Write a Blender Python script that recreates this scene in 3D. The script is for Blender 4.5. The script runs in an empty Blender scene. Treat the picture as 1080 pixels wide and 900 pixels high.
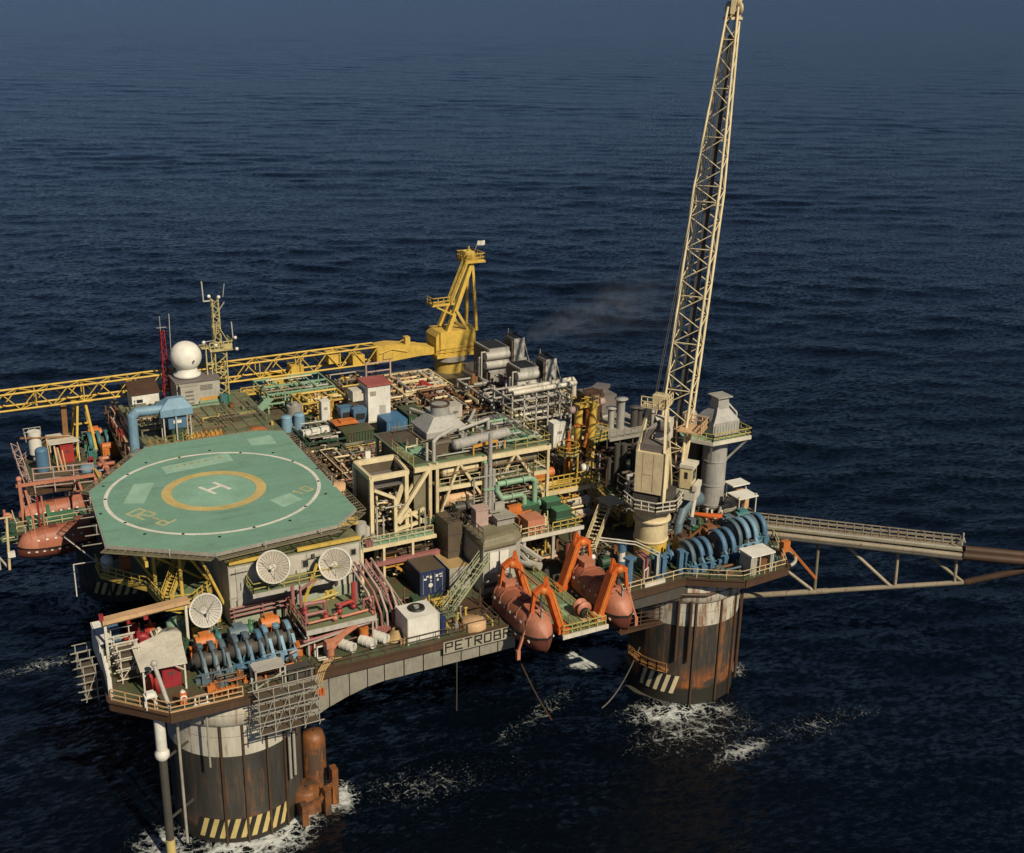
import bpy, math, random
from mathutils import Vector, Matrix
random.seed(20)
PI = math.pi
SC = bpy.context.scene
COL = SC.collection
V = Vector

class MB:
    """collects faces in platform coordinates; build() links them as ONE mesh object"""
    def __init__(s):
        s.v = []; s.f = []; s.mi = []; s.sm = []; s.cur = 0
    def add(s, vs, fs, smooth=False):
        o = len(s.v)
        s.v += [tuple(p) for p in vs]
        for f in fs:
            s.f.append([i + o for i in f]); s.mi.append(s.cur); s.sm.append(smooth)
        return s
    def m(s, i):
        s.cur = i; return s
    def box(s, x0, x1, y0, y1, z0, z1):
        vs = [(x, y, z) for z in (z0, z1) for y in (y0, y1) for x in (x0, x1)]
        return s.add(vs, [(0, 2, 3, 1), (4, 5, 7, 6), (0, 1, 5, 4), (2, 6, 7, 3), (0, 4, 6, 2), (1, 3, 7, 5)])
    def cbox(s, c, d, rz=0.0, tilt=None):
        M = Matrix.Rotation(rz, 3, 'Z')
        if tilt: M = M @ Matrix.Rotation(tilt[1], 3, tilt[0])
        c = V(c)
        vs = [c + M @ V((x * d[0] / 2, y * d[1] / 2, z * d[2] / 2)) for z in (-1, 1) for y in (-1, 1) for x in (-1, 1)]
        return s.add(vs, [(0, 2, 3, 1), (4, 5, 7, 6), (0, 1, 5, 4), (2, 6, 7, 3), (0, 4, 6, 2), (1, 3, 7, 5)])
    def bar(s, p, q, w, h=None, up=(0, 0, 1)):
        p = V(p); q = V(q); h = h or w
        d = (q - p).normalized(); u = V(up)
        if abs(d.dot(u)) > .98: u = V((0, 1, 0)) if abs(d.y) < .9 else V((1, 0, 0))
        r = d.cross(u).normalized(); u = r.cross(d)
        vs = [b + r * (x * w / 2) + u * (y * h / 2) for b in (p, q) for x, y in ((-1, -1), (1, -1), (1, 1), (-1, 1))]
        return s.add(vs, [(3, 2, 1, 0), (4, 5, 6, 7), (0, 1, 5, 4), (1, 2, 6, 5), (2, 3, 7, 6), (3, 0, 4, 7)])
    def cyl(s, p, q, r, r2=None, n=12, cap=True):
        p = V(p); q = V(q); r2 = r if r2 is None else r2
        d = (q - p).normalized()
        a = V((0, 0, 1)) if abs(d.z) < .9 else V((1, 0, 0))
        x = d.cross(a).normalized(); y = d.cross(x)
        vs = []
        for b, rr in ((p, r), (q, r2)):
            for i in range(n):
                t = 2 * PI * i / n
                vs.append(b + x * (rr * math.cos(t)) + y * (rr * math.sin(t)))
        s.add(vs, [(i, (i + 1) % n, n + (i + 1) % n, n + i) for i in range(n)], True)
        if cap:
            s.add(vs[:n], [tuple(range(n))[::-1]]); s.add(vs[n:], [tuple(range(n))])
        return s
    def tube(s, pts, r, n=8):
        pts = [V(p) for p in pts]
        for a, b in zip(pts, pts[1:]): s.cyl(a, b, r, n=n)
        for a in pts[1:-1]: s.ball(a, r * 1.04, n=n, k=4)
        return s
    def ball(s, c, r, n=12, k=6, sc=(1, 1, 1)):
        c = V(c); vs = []; fs = []
        for j in range(k + 1):
            t = PI * j / k
            for i in range(n):
                u = 2 * PI * i / n
                vs.append(c + V((r * sc[0] * math.sin(t) * math.cos(u), r * sc[1] * math.sin(t) * math.sin(u), r * sc[2] * math.cos(t))))
        for j in range(k):
            for i in range(n):
                fs.append((j * n + i, (j + 1) * n + i, (j + 1) * n + (i + 1) % n, j * n + (i + 1) % n))
        return s.add(vs, fs, True)
    def lathe(s, c, prof, n=24, a0=0, a1=2 * PI, axis='z'):
        c = V(c); full = abs(a1 - a0 - 2 * PI) < 1e-6
        m = n if full else n + 1
        vs = []
        for r, z in prof:
            for i in range(m):
                t = a0 + (a1 - a0) * i / n
                p = V((r * math.cos(t), r * math.sin(t), z))
                if axis == 'x': p = V((p.z, p.x, p.y))
                elif axis == 'y': p = V((p.y, p.z, p.x))
                vs.append(c + p)
        fs = []
        for j in range(len(prof) - 1):
            for i in range(n):
                k = (i + 1) % m
                fs.append((j * m + i, j * m + k, (j + 1) * m + k, (j + 1) * m + i))
        return s.add(vs, fs, True)
    def prism(s, poly, z0, z1):
        n = len(poly)
        vs = [(x, y, z0) for x, y in poly] + [(x, y, z1) for x, y in poly]
        return s.add(vs, [tuple(range(n))[::-1], tuple(range(n, 2 * n))] + [(i, (i + 1) % n, n + (i + 1) % n, n + i) for i in range(n)])
    def rail(s, pts, h=1.1, step=1.5, r=.035, toe=False):
        pts = [V(p) for p in pts]
        for a, b in zip(pts, pts[1:]):
            L = (b - a).length; n = max(1, round(L / step))
            for i in range(n + 1):
                p = a.lerp(b, i / n); s.bar(p, p + V((0, 0, h)), r * 2)
            for k in (.5, 1.0):
                o = V((0, 0, h * k)); s.bar(a + o, b + o, r * 2)
            if toe: s.bar(a + V((0, 0, .08)), b + V((0, 0, .08)), .03, .16)
        return s
    def stair(s, a, b, w=.9, rails=True):
        a = V(a); b = V(b); d = b - a; hd = V((d.x, d.y, 0)); side = V((-hd.y, hd.x, 0)).normalized() * (w / 2)
        for q in (-1, 1):
            s.bar(a + side * q, b + side * q, .08, .25)
            if rails:
                o = V((0, 0, 1.0))
                s.bar(a + side * q + o, b + side * q + o, .07); s.bar(a + side * q + o * .5, b + side * q + o * .5, .06)
                n = max(1, int(d.length / 1.6))
                for i in range(n + 1):
                    p = a.lerp(b, i / n) + side * q; s.bar(p, p + o, .06)
        n = max(2, int(abs(d.z) / .25))
        for i in range(1, n):
            p = a.lerp(b, i / n); s.bar(p - side, p + side, .26, .04, up=(0, 0, 1))
        return s
    def truss(s, p, q, w0, h0, w1, h1, n, rc, rb, up=(0, 0, 1)):
        """four-chord lattice boom from p to q"""
        p = V(p); q = V(q); d = (q - p).normalized(); u = V(up)
        if abs(d.dot(u)) > .98: u = V((0, 1, 0))
        r = d.cross(u).normalized(); u = r.cross(d)
        S = []
        for i in range(n + 1):
            t = i / n; c = p.lerp(q, t); w = w0 + (w1 - w0) * t; h = h0 + (h1 - h0) * t
            S.append([c + r * (x * w / 2) + u * (y * h / 2) for x, y in ((-1, -1), (1, -1), (1, 1), (-1, 1))])
        for k in range(4):
            s.cyl(S[0][k], S[-1][k], rc, n=6)
        for i in range(n):
            for k in range(4):
                k2 = (k + 1) % 4
                a, b = (S[i][k], S[i + 1][k2]) if (i + k) % 2 else (S[i][k2], S[i + 1][k])
                s.cyl(a, b, rb, n=5, cap=False)
            if i % 3 == 0:
                for k in range(4): s.cyl(S[i][k], S[i][(k + 1) % 4], rb, n=5, cap=False)
        return s
    def build(s, name, mats, parent=None):
        if not isinstance(mats, (list, tuple)): mats = [mats]
        off = V((0, 0, 0)); p = parent
        while p is not None:
            off += p.location; p = p.parent
        loc = None
        if parent is None:
            xs, ys, zs = zip(*s.v)
            loc = V(((min(xs) + max(xs)) / 2, (min(ys) + max(ys)) / 2, min(zs))); off = loc
        me = bpy.data.meshes.new(name)
        me.from_pydata([(a - off.x, b - off.y, c - off.z) for a, b, c in s.v], [], s.f)
        for m in mats: me.materials.append(m)
        me.polygons.foreach_set('material_index', s.mi)
        me.polygons.foreach_set('use_smooth', s.sm)
        me.update()
        o = bpy.data.objects.new(name, me); COL.objects.link(o)
        if parent is not None: o.parent = parent
        else: o.location = loc
        return o

def tag(o, label, cat, group=None, kind=None):
    if label: o['label'] = label
    if cat: o['category'] = cat
    if group: o['group'] = group
    if kind: o['kind'] = kind
    return o
def thing(name, label, cat, loc, group=None):
    o = bpy.data.objects.new(name, None); COL.objects.link(o)
    o.location = loc; o.empty_display_size = .5
    return tag(o, label, cat, group)
def solo(name, label, cat, mb, mat, group=None, kind=None):
    return tag(mb.build(name, mat), label, cat, group, kind)
def dup(root, loc, rz=None, label=None, group=None, mats=None):
    """a copy of a thing with copies of its parts and sub-parts; mats = {old material: new} re-paints it"""
    def cp(o, par):
        c = o.copy(); COL.objects.link(c); c.parent = par
        if mats and o.type == 'MESH' and any(m in mats for m in o.data.materials):
            c.data = o.data.copy()
            for i, m in enumerate(c.data.materials):
                if m in mats: c.data.materials[i] = mats[m]
        for ch in list(o.children):
            if ch.name != c.name: cp(ch, c)
        return c
    r = cp(root, None); r.location = loc
    if rz is not None: r.rotation_euler = (0, 0, rz)
    if label: r['label'] = label
    if group: r['group'] = group
    return r
def turn(root, rz):
    root.rotation_euler = (0, 0, rz); return root

# ------------------------------------------------------------------ materials
def nd(nt, t, **kw):
    n = nt.nodes.new(t)
    for k, v in kw.items():
        if k in n.inputs: n.inputs[k].default_value = v
        else: setattr(n, k, v)
    return n
def ramp(nt, fac, stops):
    r = nt.nodes.new('ShaderNodeValToRGB'); e = r.color_ramp.elements
    while len(e) < len(stops): e.new(.5)
    for i, (p, c) in enumerate(stops):
        e[i].position = p; e[i].color = (c, c, c, 1) if not isinstance(c, tuple) else (*c, 1)
    nt.links.new(fac, r.inputs[0]); return r.outputs[0]
def mix(nt, fac, a, b, mode='MIX'):
    n = nt.nodes.new('ShaderNodeMix'); n.data_type = 'RGBA'; n.blend_type = mode
    for sock, v in ((n.inputs[0], fac), (n.inputs[6], a), (n.inputs[7], b)):
        if isinstance(v, bpy.types.NodeSocket): nt.links.new(v, sock)
        elif isinstance(v, tuple): sock.default_value = (*v, 1) if len(v) == 3 else v
        else: sock.default_value = v
    return n.outputs[2]
RUST = (.13, .052, .02)
def paint(name, col, rust=.35, rough=.55, metal=0.0, grime=.45, streak=True, rustcol=RUST, scale=1.0, second=None, fine=.5):
    """weathered paint: patchy tone, fine mottling, brown grime and rust patches that run downwards"""
    m = bpy.data.materials.new(name); m.use_nodes = True
    nt = m.node_tree; b = nt.nodes['Principled BSDF']; L = nt.links
    g = nd(nt, 'ShaderNodeNewGeometry')
    mp = nd(nt, 'ShaderNodeMapping'); L.new(g.outputs['Position'], mp.inputs[0])
    mp.inputs['Scale'].default_value = (1, 1, .22 if streak else 1)
    n1 = nd(nt, 'ShaderNodeTexNoise', Scale=.42 * scale, Detail=6.0, Roughness=.68); L.new(g.outputs['Position'], n1.inputs[0])
    n2 = nd(nt, 'ShaderNodeTexNoise', Scale=1.5 * scale, Detail=7.0, Roughness=.74); L.new(mp.outputs[0], n2.inputs[0])
    n3 = nd(nt, 'ShaderNodeTexNoise', Scale=3.1 * scale, Detail=6.0, Roughness=.78); L.new(mp.outputs[0], n3.inputs[0])
    dark = tuple(c * .5 for c in col); lite = tuple(min(.85, c * 1.25) for c in col)
    c = mix(nt, ramp(nt, n1.outputs[0], [(.3, 0.0), (.7, 1.0)]), dark, lite)
    c = mix(nt, .5, c, tuple(col))
    if second: c = mix(nt, ramp(nt, n1.outputs[0], [(.44, 0.0), (.56, 1.0)]), c, second)
    c = mix(nt, ramp(nt, n3.outputs[0], [(.36, fine), (.52, 0.0)]), c, tuple(x * .35 + .008 for x in col))
    gr = ramp(nt, n3.outputs[0], [(.5, 0.0), (.68, grime)])
    c = mix(nt, gr, c, tuple(x * .16 + y for x, y in zip(col, (.030, .022, .012))))
    lo = .70 - .22 * rust
    rs = ramp(nt, n2.outputs[0], [(lo, 0.0), (lo + .07, min(1, .4 + rust))])
    c = mix(nt, rs, c, rustcol)
    L.new(c, b.inputs['Base Color'])
    b.inputs['Roughness'].default_value = rough; b.inputs['Metallic'].default_value = metal
    return m
MT = {}
for k, col, kw in [
    ('heli_green', (.195, .365, .275), dict(rust=.0, grime=.3, rough=.75, streak=False, fine=.22, scale=.6, second=(.165, .325, .245))),
    ('heli_patch', (.29, .47, .36), dict(rust=.0, grime=.2, rough=.75, streak=False, fine=.2)),
    ('line_white', (.74, .72, .62), dict(rust=.0, grime=.2, rough=.7, streak=False)),
    ('line_yellow', (.56, .44, .17), dict(rust=.0, grime=.35, rough=.7, streak=False)),
    ('worn_yellow', (.47, .45, .24), dict(rust=.0, grime=.3, rough=.7, streak=False)),
    ('deck_green', (.075, .105, .05), dict(rust=.6, grime=.75, streak=False, second=(.085, .06, .035), fine=.6)),
    ('deck_brown', (.15, .12, .075), dict(rust=.5, grime=.75, streak=False, second=(.08, .068, .045), fine=.6)),
    ('grate_green', (.165, .25, .145), dict(rust=.34, grime=.6, streak=False, second=(.17, .17, .085), fine=.6)),
    ('grate_olive', (.21, .205, .115), dict(rust=.4, grime=.65, streak=False, second=(.11, .14, .075), fine=.6)),
    ('cream', (.66, .55, .33), dict(rust=.3, grime=.5)),
    ('cream_clean', (.72, .60, .37), dict(rust=.18, grime=.4, fine=.35)),
    ('offwhite', (.62, .585, .49), dict(rust=.16, grime=.3)),
    ('white', (.72, .70, .63), dict(rust=.14, grime=.3, fine=.25)),
    ('dome_white', (.74, .71, .63), dict(rust=.0, grime=.03, fine=.05)),
    ('wall_grey', (.50, .48, .41), dict(rust=.16, grime=.32)),
    ('house_grey', (.39, .38, .325), dict(rust=.12, grime=.25)),
    ('roof_grey', (.17, .15, .14), dict(rust=.2, grime=.4)),
    ('steel', (.34, .325, .28), dict(rust=.3, grime=.45, rough=.5)),
    ('steel_light', (.45, .435, .39), dict(rust=.2, grime=.35)),
    ('galv', (.36, .355, .33), dict(rust=.14, grime=.3, rough=.42)),
    ('dark_steel', (.07, .066, .058), dict(rust=.4, grime=.5)),
    ('black', (.018, .017, .016), dict(rust=.2, grime=.3)),
    ('brown', (.10, .078, .052), dict(rust=.45, grime=.5)),
    ('olive', (.20, .18, .115), dict(rust=.25, grime=.4)),
    ('rust', (.19, .085, .035), dict(rust=.55, grime=.5)),
    ('rust_dark', (.075, .042, .024), dict(rust=.5, grime=.6)),
    ('rusty_pipe', (.26, .13, .045), dict(rust=.5, grime=.4)),
    ('yellow', (.64, .43, .075), dict(rust=.26, grime=.5)),
    ('yellow_dirty', (.60, .42, .09), dict(rust=.32, grime=.5)),
    ('yellow_green', (.46, .39, .12), dict(rust=.4, grime=.5)),
    ('orange', (.60, .12, .018), dict(rust=.35, grime=.55)),
    ('orange_dull', (.55, .17, .035), dict(rust=.3, grime=.35)),
    ('amber', (.60, .30, .05), dict(rust=.25, grime=.4)),
    ('boat', (.36, .12, .065), dict(rust=.1, grime=.55, rough=.55)),
    ('boat_dark', (.17, .05, .032), dict(rust=.05, grime=.5)),
    ('boat_pale', (.46, .18, .11), dict(rust=.1, grime=.5, rough=.55)),
    ('salmon', (.50, .20, .12), dict(rust=.25, grime=.35)),
    ('tan', (.58, .37, .20), dict(rust=.2, grime=.28)),
    ('pink', (.33, .135, .125), dict(rust=.3, grime=.5)),
    ('pink_pale', (.46, .33, .29), dict(rust=.25, grime=.4)),
    ('red', (.38, .035, .03), dict(rust=.2, grime=.4)),
    ('red_roof', (.36, .10, .08), dict(rust=.1, grime=.25)),
    ('crimson', (.30, .02, .03), dict(rust=.2, grime=.35)),
    ('blue', (.075, .17, .28), dict(rust=.4, grime=.65)),
    ('blue_pale', (.18, .32, .43), dict(rust=.3, grime=.5)),
    ('blue_grey', (.10, .155, .19), dict(rust=.45, grime=.6)),
    ('blue_box', (.05, .16, .30), dict(rust=.2, grime=.3)),
    ('teal', (.05, .17, .18), dict(rust=.2, grime=.4)),
    ('navy', (.018, .034, .10), dict(rust=.16, grime=.3)),
    ('green_dark', (.03, .075, .045), dict(rust=.3, grime=.5)),
    ('green', (.06, .19, .10), dict(rust=.25, grime=.45)),
    ('mint', (.24, .40, .27), dict(rust=.22, grime=.45)),
    ('rust_orange', (.24, .085, .022), dict(rust=.6, grime=.8, second=(.07, .045, .03), scale=.8, rustcol=(.30, .10, .02))),
    ('walk_rusty', (.34, .29, .21), dict(rust=.62, grime=.6)),
    ('dish_grey', (.47, .43, .36), dict(rust=.08, grime=.35)),
    ('girder', (.27, .255, .21), dict(rust=.3, grime=.5)),
    ('heli_mid', (.235, .42, .315), dict(rust=.0, grime=.35, rough=.75, streak=False, fine=.3, scale=.8)),
    ('mast', (.50, .43, .20), dict(rust=.3, grime=.5)),
    ('board', (.36, .335, .26), dict(rust=.3, grime=.45)),
    ('sage', (.36, .38, .24), dict(rust=.25, grime=.5)),
    ('sand_rope', (.42, .29, .13), dict(rust=.0, grime=.5)),
    ('glass', (.02, .022, .025), dict(rust=.0, grime=.1, rough=.12)),
    ('rubber', (.012, .012, .012), dict(rust=.0, grime=.1, rough=.8)),
]:
    MT[k] = paint('paint_' + k, col, **kw)

def add_seams(m):
    """plate seams, scuffs and a few dark landing streaks in a deck paint"""
    nt = m.node_tree; b = nt.nodes['Principled BSDF']; L = nt.links; src = b.inputs['Base Color'].links[0].from_socket
    g = nd(nt, 'ShaderNodeNewGeometry'); mp = nd(nt, 'ShaderNodeMapping'); L.new(g.outputs['Position'], mp.inputs[0]); mp.inputs['Rotation'].default_value = (0, 0, .0)
    br = nd(nt, 'ShaderNodeTexBrick', Scale=1.0); L.new(mp.outputs[0], br.inputs['Vector'])
    br.inputs['Brick Width'].default_value = 6.0; br.inputs['Row Height'].default_value = 2.2; br.inputs['Mortar Size'].default_value = .022; br.inputs['Mortar Smooth'].default_value = .4
    br.inputs['Color1'].default_value = (1, 1, 1, 1); br.inputs['Color2'].default_value = (.90, .91, .90, 1); br.inputs['Mortar'].default_value = (.72, .70, .66, 1)
    mp2 = nd(nt, 'ShaderNodeMapping'); L.new(g.outputs['Position'], mp2.inputs[0]); mp2.inputs['Scale'].default_value = (.12, 1.6, 1); mp2.inputs['Rotation'].default_value = (0, 0, .5)
    n = nd(nt, 'ShaderNodeTexNoise', Scale=1.0, Detail=5.0, Roughness=.6); L.new(mp2.outputs[0], n.inputs[0])
    c = mix(nt, .85, src, br.outputs[0], 'MULTIPLY')
    c = mix(nt, ramp(nt, n.outputs[0], [(.57, 0.0), (.72, .5)]), c, (.07, .11, .085))
    L.new(c, b.inputs['Base Color'])
def column_paint(name, z_white, z_boot, rust, water):
    """hull column: grey-white top course, near-black body, rusty splash zone, wet boot; horizontal plate seams"""
    m = bpy.data.materials.new(name); m.use_nodes = True
    nt = m.node_tree; b = nt.nodes['Principled BSDF']; L = nt.links
    g = nd(nt, 'ShaderNodeNewGeometry'); sp = nd(nt, 'ShaderNodeSeparateXYZ'); L.new(g.outputs['Position'], sp.inputs[0])
    mp = nd(nt, 'ShaderNodeMapping'); L.new(g.outputs['Position'], mp.inputs[0]); mp.inputs['Scale'].default_value = (1, 1, .12)
    n1 = nd(nt, 'ShaderNodeTexNoise', Scale=.6, Detail=6.0, Roughness=.7); L.new(mp.outputs[0], n1.inputs[0])
    n2 = nd(nt, 'ShaderNodeTexNoise', Scale=.5, Detail=6.0, Roughness=.7); L.new(g.outputs['Position'], n2.inputs[0])
    n3 = nd(nt, 'ShaderNodeTexNoise', Scale=2.2, Detail=5.0, Roughness=.7); L.new(mp.outputs[0], n3.inputs[0])
    def mth(op, a, c=None):
        n = nt.nodes.new('ShaderNodeMath'); n.operation = op
        for i, v in enumerate((a, c)):
            if v is None: continue
            if isinstance(v, bpy.types.NodeSocket): L.new(v, n.inputs[i])
            else: n.inputs[i].default_value = v
        return n.outputs[0]
    z = mth('ADD', sp.outputs['Z'], mth('MULTIPLY', mth('SUBTRACT', n2.outputs[0], .5), .5))
    white = mix(nt, ramp(nt, n1.outputs[0], [(.42, 0.0), (.62, .8)]), (.50, .48, .41), (.33, .30, .235))
    dark = mix(nt, ramp(nt, n1.outputs[0], [(.35, 0.0), (.65, 1.0)]), (.022, .022, .020), (.060, .057, .048))
    c = mix(nt, mth('GREATER_THAN', sp.outputs['Z'], z_white), dark, white)
    seam = mth('LESS_THAN', mth('ABSOLUTE', mth('SUBTRACT', mth('FRACT', mth('MULTIPLY', sp.outputs['Z'], .37)), .5)), .012)
    c = mix(nt, mth('MULTIPLY', seam, .5), c, (.03, .022, .016))
    r1 = ramp(nt, n3.outputs[0], [(.60 - .12 * rust, 0.0), (.70 - .1 * rust, .85)])
    c = mix(nt, r1, c, (.14, .06, .025))
    r0 = ramp(nt, n1.outputs[0], [(.60 - .14 * rust, 0.0), (.66 - .12 * rust, .9)])
    c = mix(nt, mth('MULTIPLY', r0, ramp(nt, n2.outputs[0], [(.38, 0.0), (.6, 1.0)])), c, (.19, .075, .026))
    lowz = nt.nodes.new('ShaderNodeMapRange'); L.new(z, lowz.inputs[0])
    lowz.inputs[1].default_value = z_boot + .9 + 2.2 * water; lowz.inputs[2].default_value = z_boot + .2
    r2 = mth('MULTIPLY', lowz.outputs[0], ramp(nt, n2.outputs[0], [(.40, 0.0), (.52, 1.0)]))
    c = mix(nt, mth('MULTIPLY', r2, water), c, mix(nt, ramp(nt, n3.outputs[0], [(.4, 0.0), (.6, 1.0)]), (.32, .10, .02), (.10, .045, .022)))
    wet = nt.nodes.new('ShaderNodeMapRange'); L.new(z, wet.inputs[0])
    wet.inputs[1].default_value = z_boot + .3; wet.inputs[2].default_value = z_boot - .25
    c = mix(nt, wet.outputs[0], c, (.02, .018, .013))
    L.new(c, b.inputs['Base Color']); b.inputs['Roughness'].default_value = .6
    return m
add_seams(MT['heli_green'])
# ------------------------------------------------------------------ camera, light, sky
CAMP = (-52.734, -131.061, 79.066); YAW, PITCH, ROLL, FPX = .49674, .34850, .01946, 1276.43
cam = bpy.data.cameras.new('camera'); co = bpy.data.objects.new('camera', cam); COL.objects.link(co)
fw = V((math.sin(YAW) * math.cos(PITCH), math.cos(YAW) * math.cos(PITCH), -math.sin(PITCH)))
rt = V((math.cos(YAW), -math.sin(YAW), 0)); up = rt.cross(fw)
r2 = rt * math.cos(ROLL) + up * math.sin(ROLL); u2 = -rt * math.sin(ROLL) + up * math.cos(ROLL)
co.matrix_world = Matrix(((r2.x, u2.x, -fw.x, CAMP[0]), (r2.y, u2.y, -fw.y, CAMP[1]), (r2.z, u2.z, -fw.z, CAMP[2]), (0, 0, 0, 1)))
cam.sensor_fit = 'HORIZONTAL'; cam.sensor_width = 36; cam.lens = FPX / 1080 * 36
cam.clip_start = 1; cam.clip_end = 90000
SC.camera = co
SUN = V((.13, -.74, .64)).normalized()
el = math.asin(SUN.z); az = math.atan2(SUN.x, SUN.y)
w = bpy.data.worlds.new('World'); SC.world = w; w.use_nodes = True
sky = w.node_tree.nodes.new('ShaderNodeTexSky'); sky.sky_type = 'NISHITA'; sky.sun_disc = False
sky.sun_elevation = el; sky.sun_rotation = az; sky.air_density = .46; sky.dust_density = .15; sky.ozone_density = 2.6
w.node_tree.links.new(sky.outputs[0], w.node_tree.nodes['Background'].inputs[0])
w.node_tree.nodes['Background'].inputs[1].default_value = .05
sl = bpy.data.lights.new('sun', 'SUN'); sl.energy = 4.8; sl.angle = math.radians(.6); sl.color = (1, .87, .66)
so = bpy.data.objects.new('sun', sl); COL.objects.link(so); so.rotation_euler = (-SUN).to_track_quat('-Z', 'Y').to_euler()
so.location = SUN * 300
vs_ = SC.view_settings; SC.display_settings.display_device = 'sRGB'
vs_.view_transform = 'Standard'; vs_.look = 'None'; vs_.gamma = 1; vs_.exposure = .04; vs_.use_curve_mapping = False
SC.cycles.max_bounces = 6; SC.cycles.use_denoising = True

# ------------------------------------------------------------------ sea: one displaced sheet out past the horizon
import numpy as np
def make_sea():
    rng = np.random.default_rng(7)
    cx, cy = -45.0, -118.0
    th = np.concatenate([np.linspace(-1.0, 1.0, 900), np.linspace(1.0, 2 * PI - 1.0, 130)[1:-1]]) + YAW
    rr = [0.0, 12.0]
    while rr[-1] < 60000:
        r = rr[-1]; rr.append(r + max(.55, r * .0052) if r < 2200 else r * 1.06)
    rr = np.array(rr[1:]); nt_, nr = len(th), len(rr)
    R, T = np.meshgrid(rr, th, indexing='ij')
    X = cx + R * np.sin(T); Y = cy + R * np.cos(T); Z = np.zeros_like(X)
    dt = np.gradient(th); step = np.maximum(R * np.abs(dt)[None, :], np.gradient(rr)[:, None])
    wd = math.atan2(.80, .60) + .35            # waves run along this heading
    for i in range(90):
        lam = 2.6 * (48 / 2.6) ** rng.random()
        a = .0105 * lam ** .93 * (.5 + rng.random()); a *= .34 if lam > 20 else (.75 if lam > 11 else 1.0)
        d = wd + rng.normal() * .48
        k = 2 * PI / lam
        fade = np.clip(lam / (step * 3.0) - .6, 0, 1)
        ph = k * (X * math.cos(d) + Y * math.sin(d)) + rng.random() * 2 * PI
        Z += fade * a * (np.sin(ph) + .28 * np.sin(2 * ph + .6))
    env = .75 + .35 * np.sin(X / 83 + 1.3) * np.sin(Y / 61) + .2 * np.sin((X + Y) / 37)
    Z *= env * .34
    co_ = np.stack([X, Y, Z], -1).reshape(-1, 3)
    i, j = np.meshgrid(np.arange(nr - 1), np.arange(nt_), indexing='ij'); j2 = (j + 1) % nt_
    F = np.stack([i * nt_ + j, i * nt_ + j2, (i + 1) * nt_ + j2, (i + 1) * nt_ + j], -1).reshape(-1, 4)[:, ::-1]
    co_ = np.vstack([co_, [[cx, cy, 0]]]); c0 = len(co_) - 1
    tri = np.stack([np.full(nt_, c0), (np.arange(nt_) + 1) % nt_, np.arange(nt_)], -1)
    me = bpy.data.meshes.new('sea')
    nq, ntr = len(F), len(tri)
    me.vertices.add(len(co_)); me.vertices.foreach_set('co', co_.ravel())
    me.loops.add(nq * 4 + ntr * 3); me.loops.foreach_set('vertex_index', np.concatenate([F.ravel(), tri.ravel()]).astype(np.int32))
    me.polygons.add(nq + ntr)
    me.polygons.foreach_set('loop_start', np.concatenate([np.arange(nq) * 4, nq * 4 + np.arange(ntr) * 3]).astype(np.int32))
    me.polygons.foreach_set('use_smooth', np.ones(nq + ntr, bool))
    me.update(calc_edges=True); me.validate()
    o = bpy.data.objects.new('sea', me); COL.objects.link(o); o['kind'] = 'structure'
    o['label'] = 'dark navy open sea with small wind waves and foam'
    return o
sea = make_sea()
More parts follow.
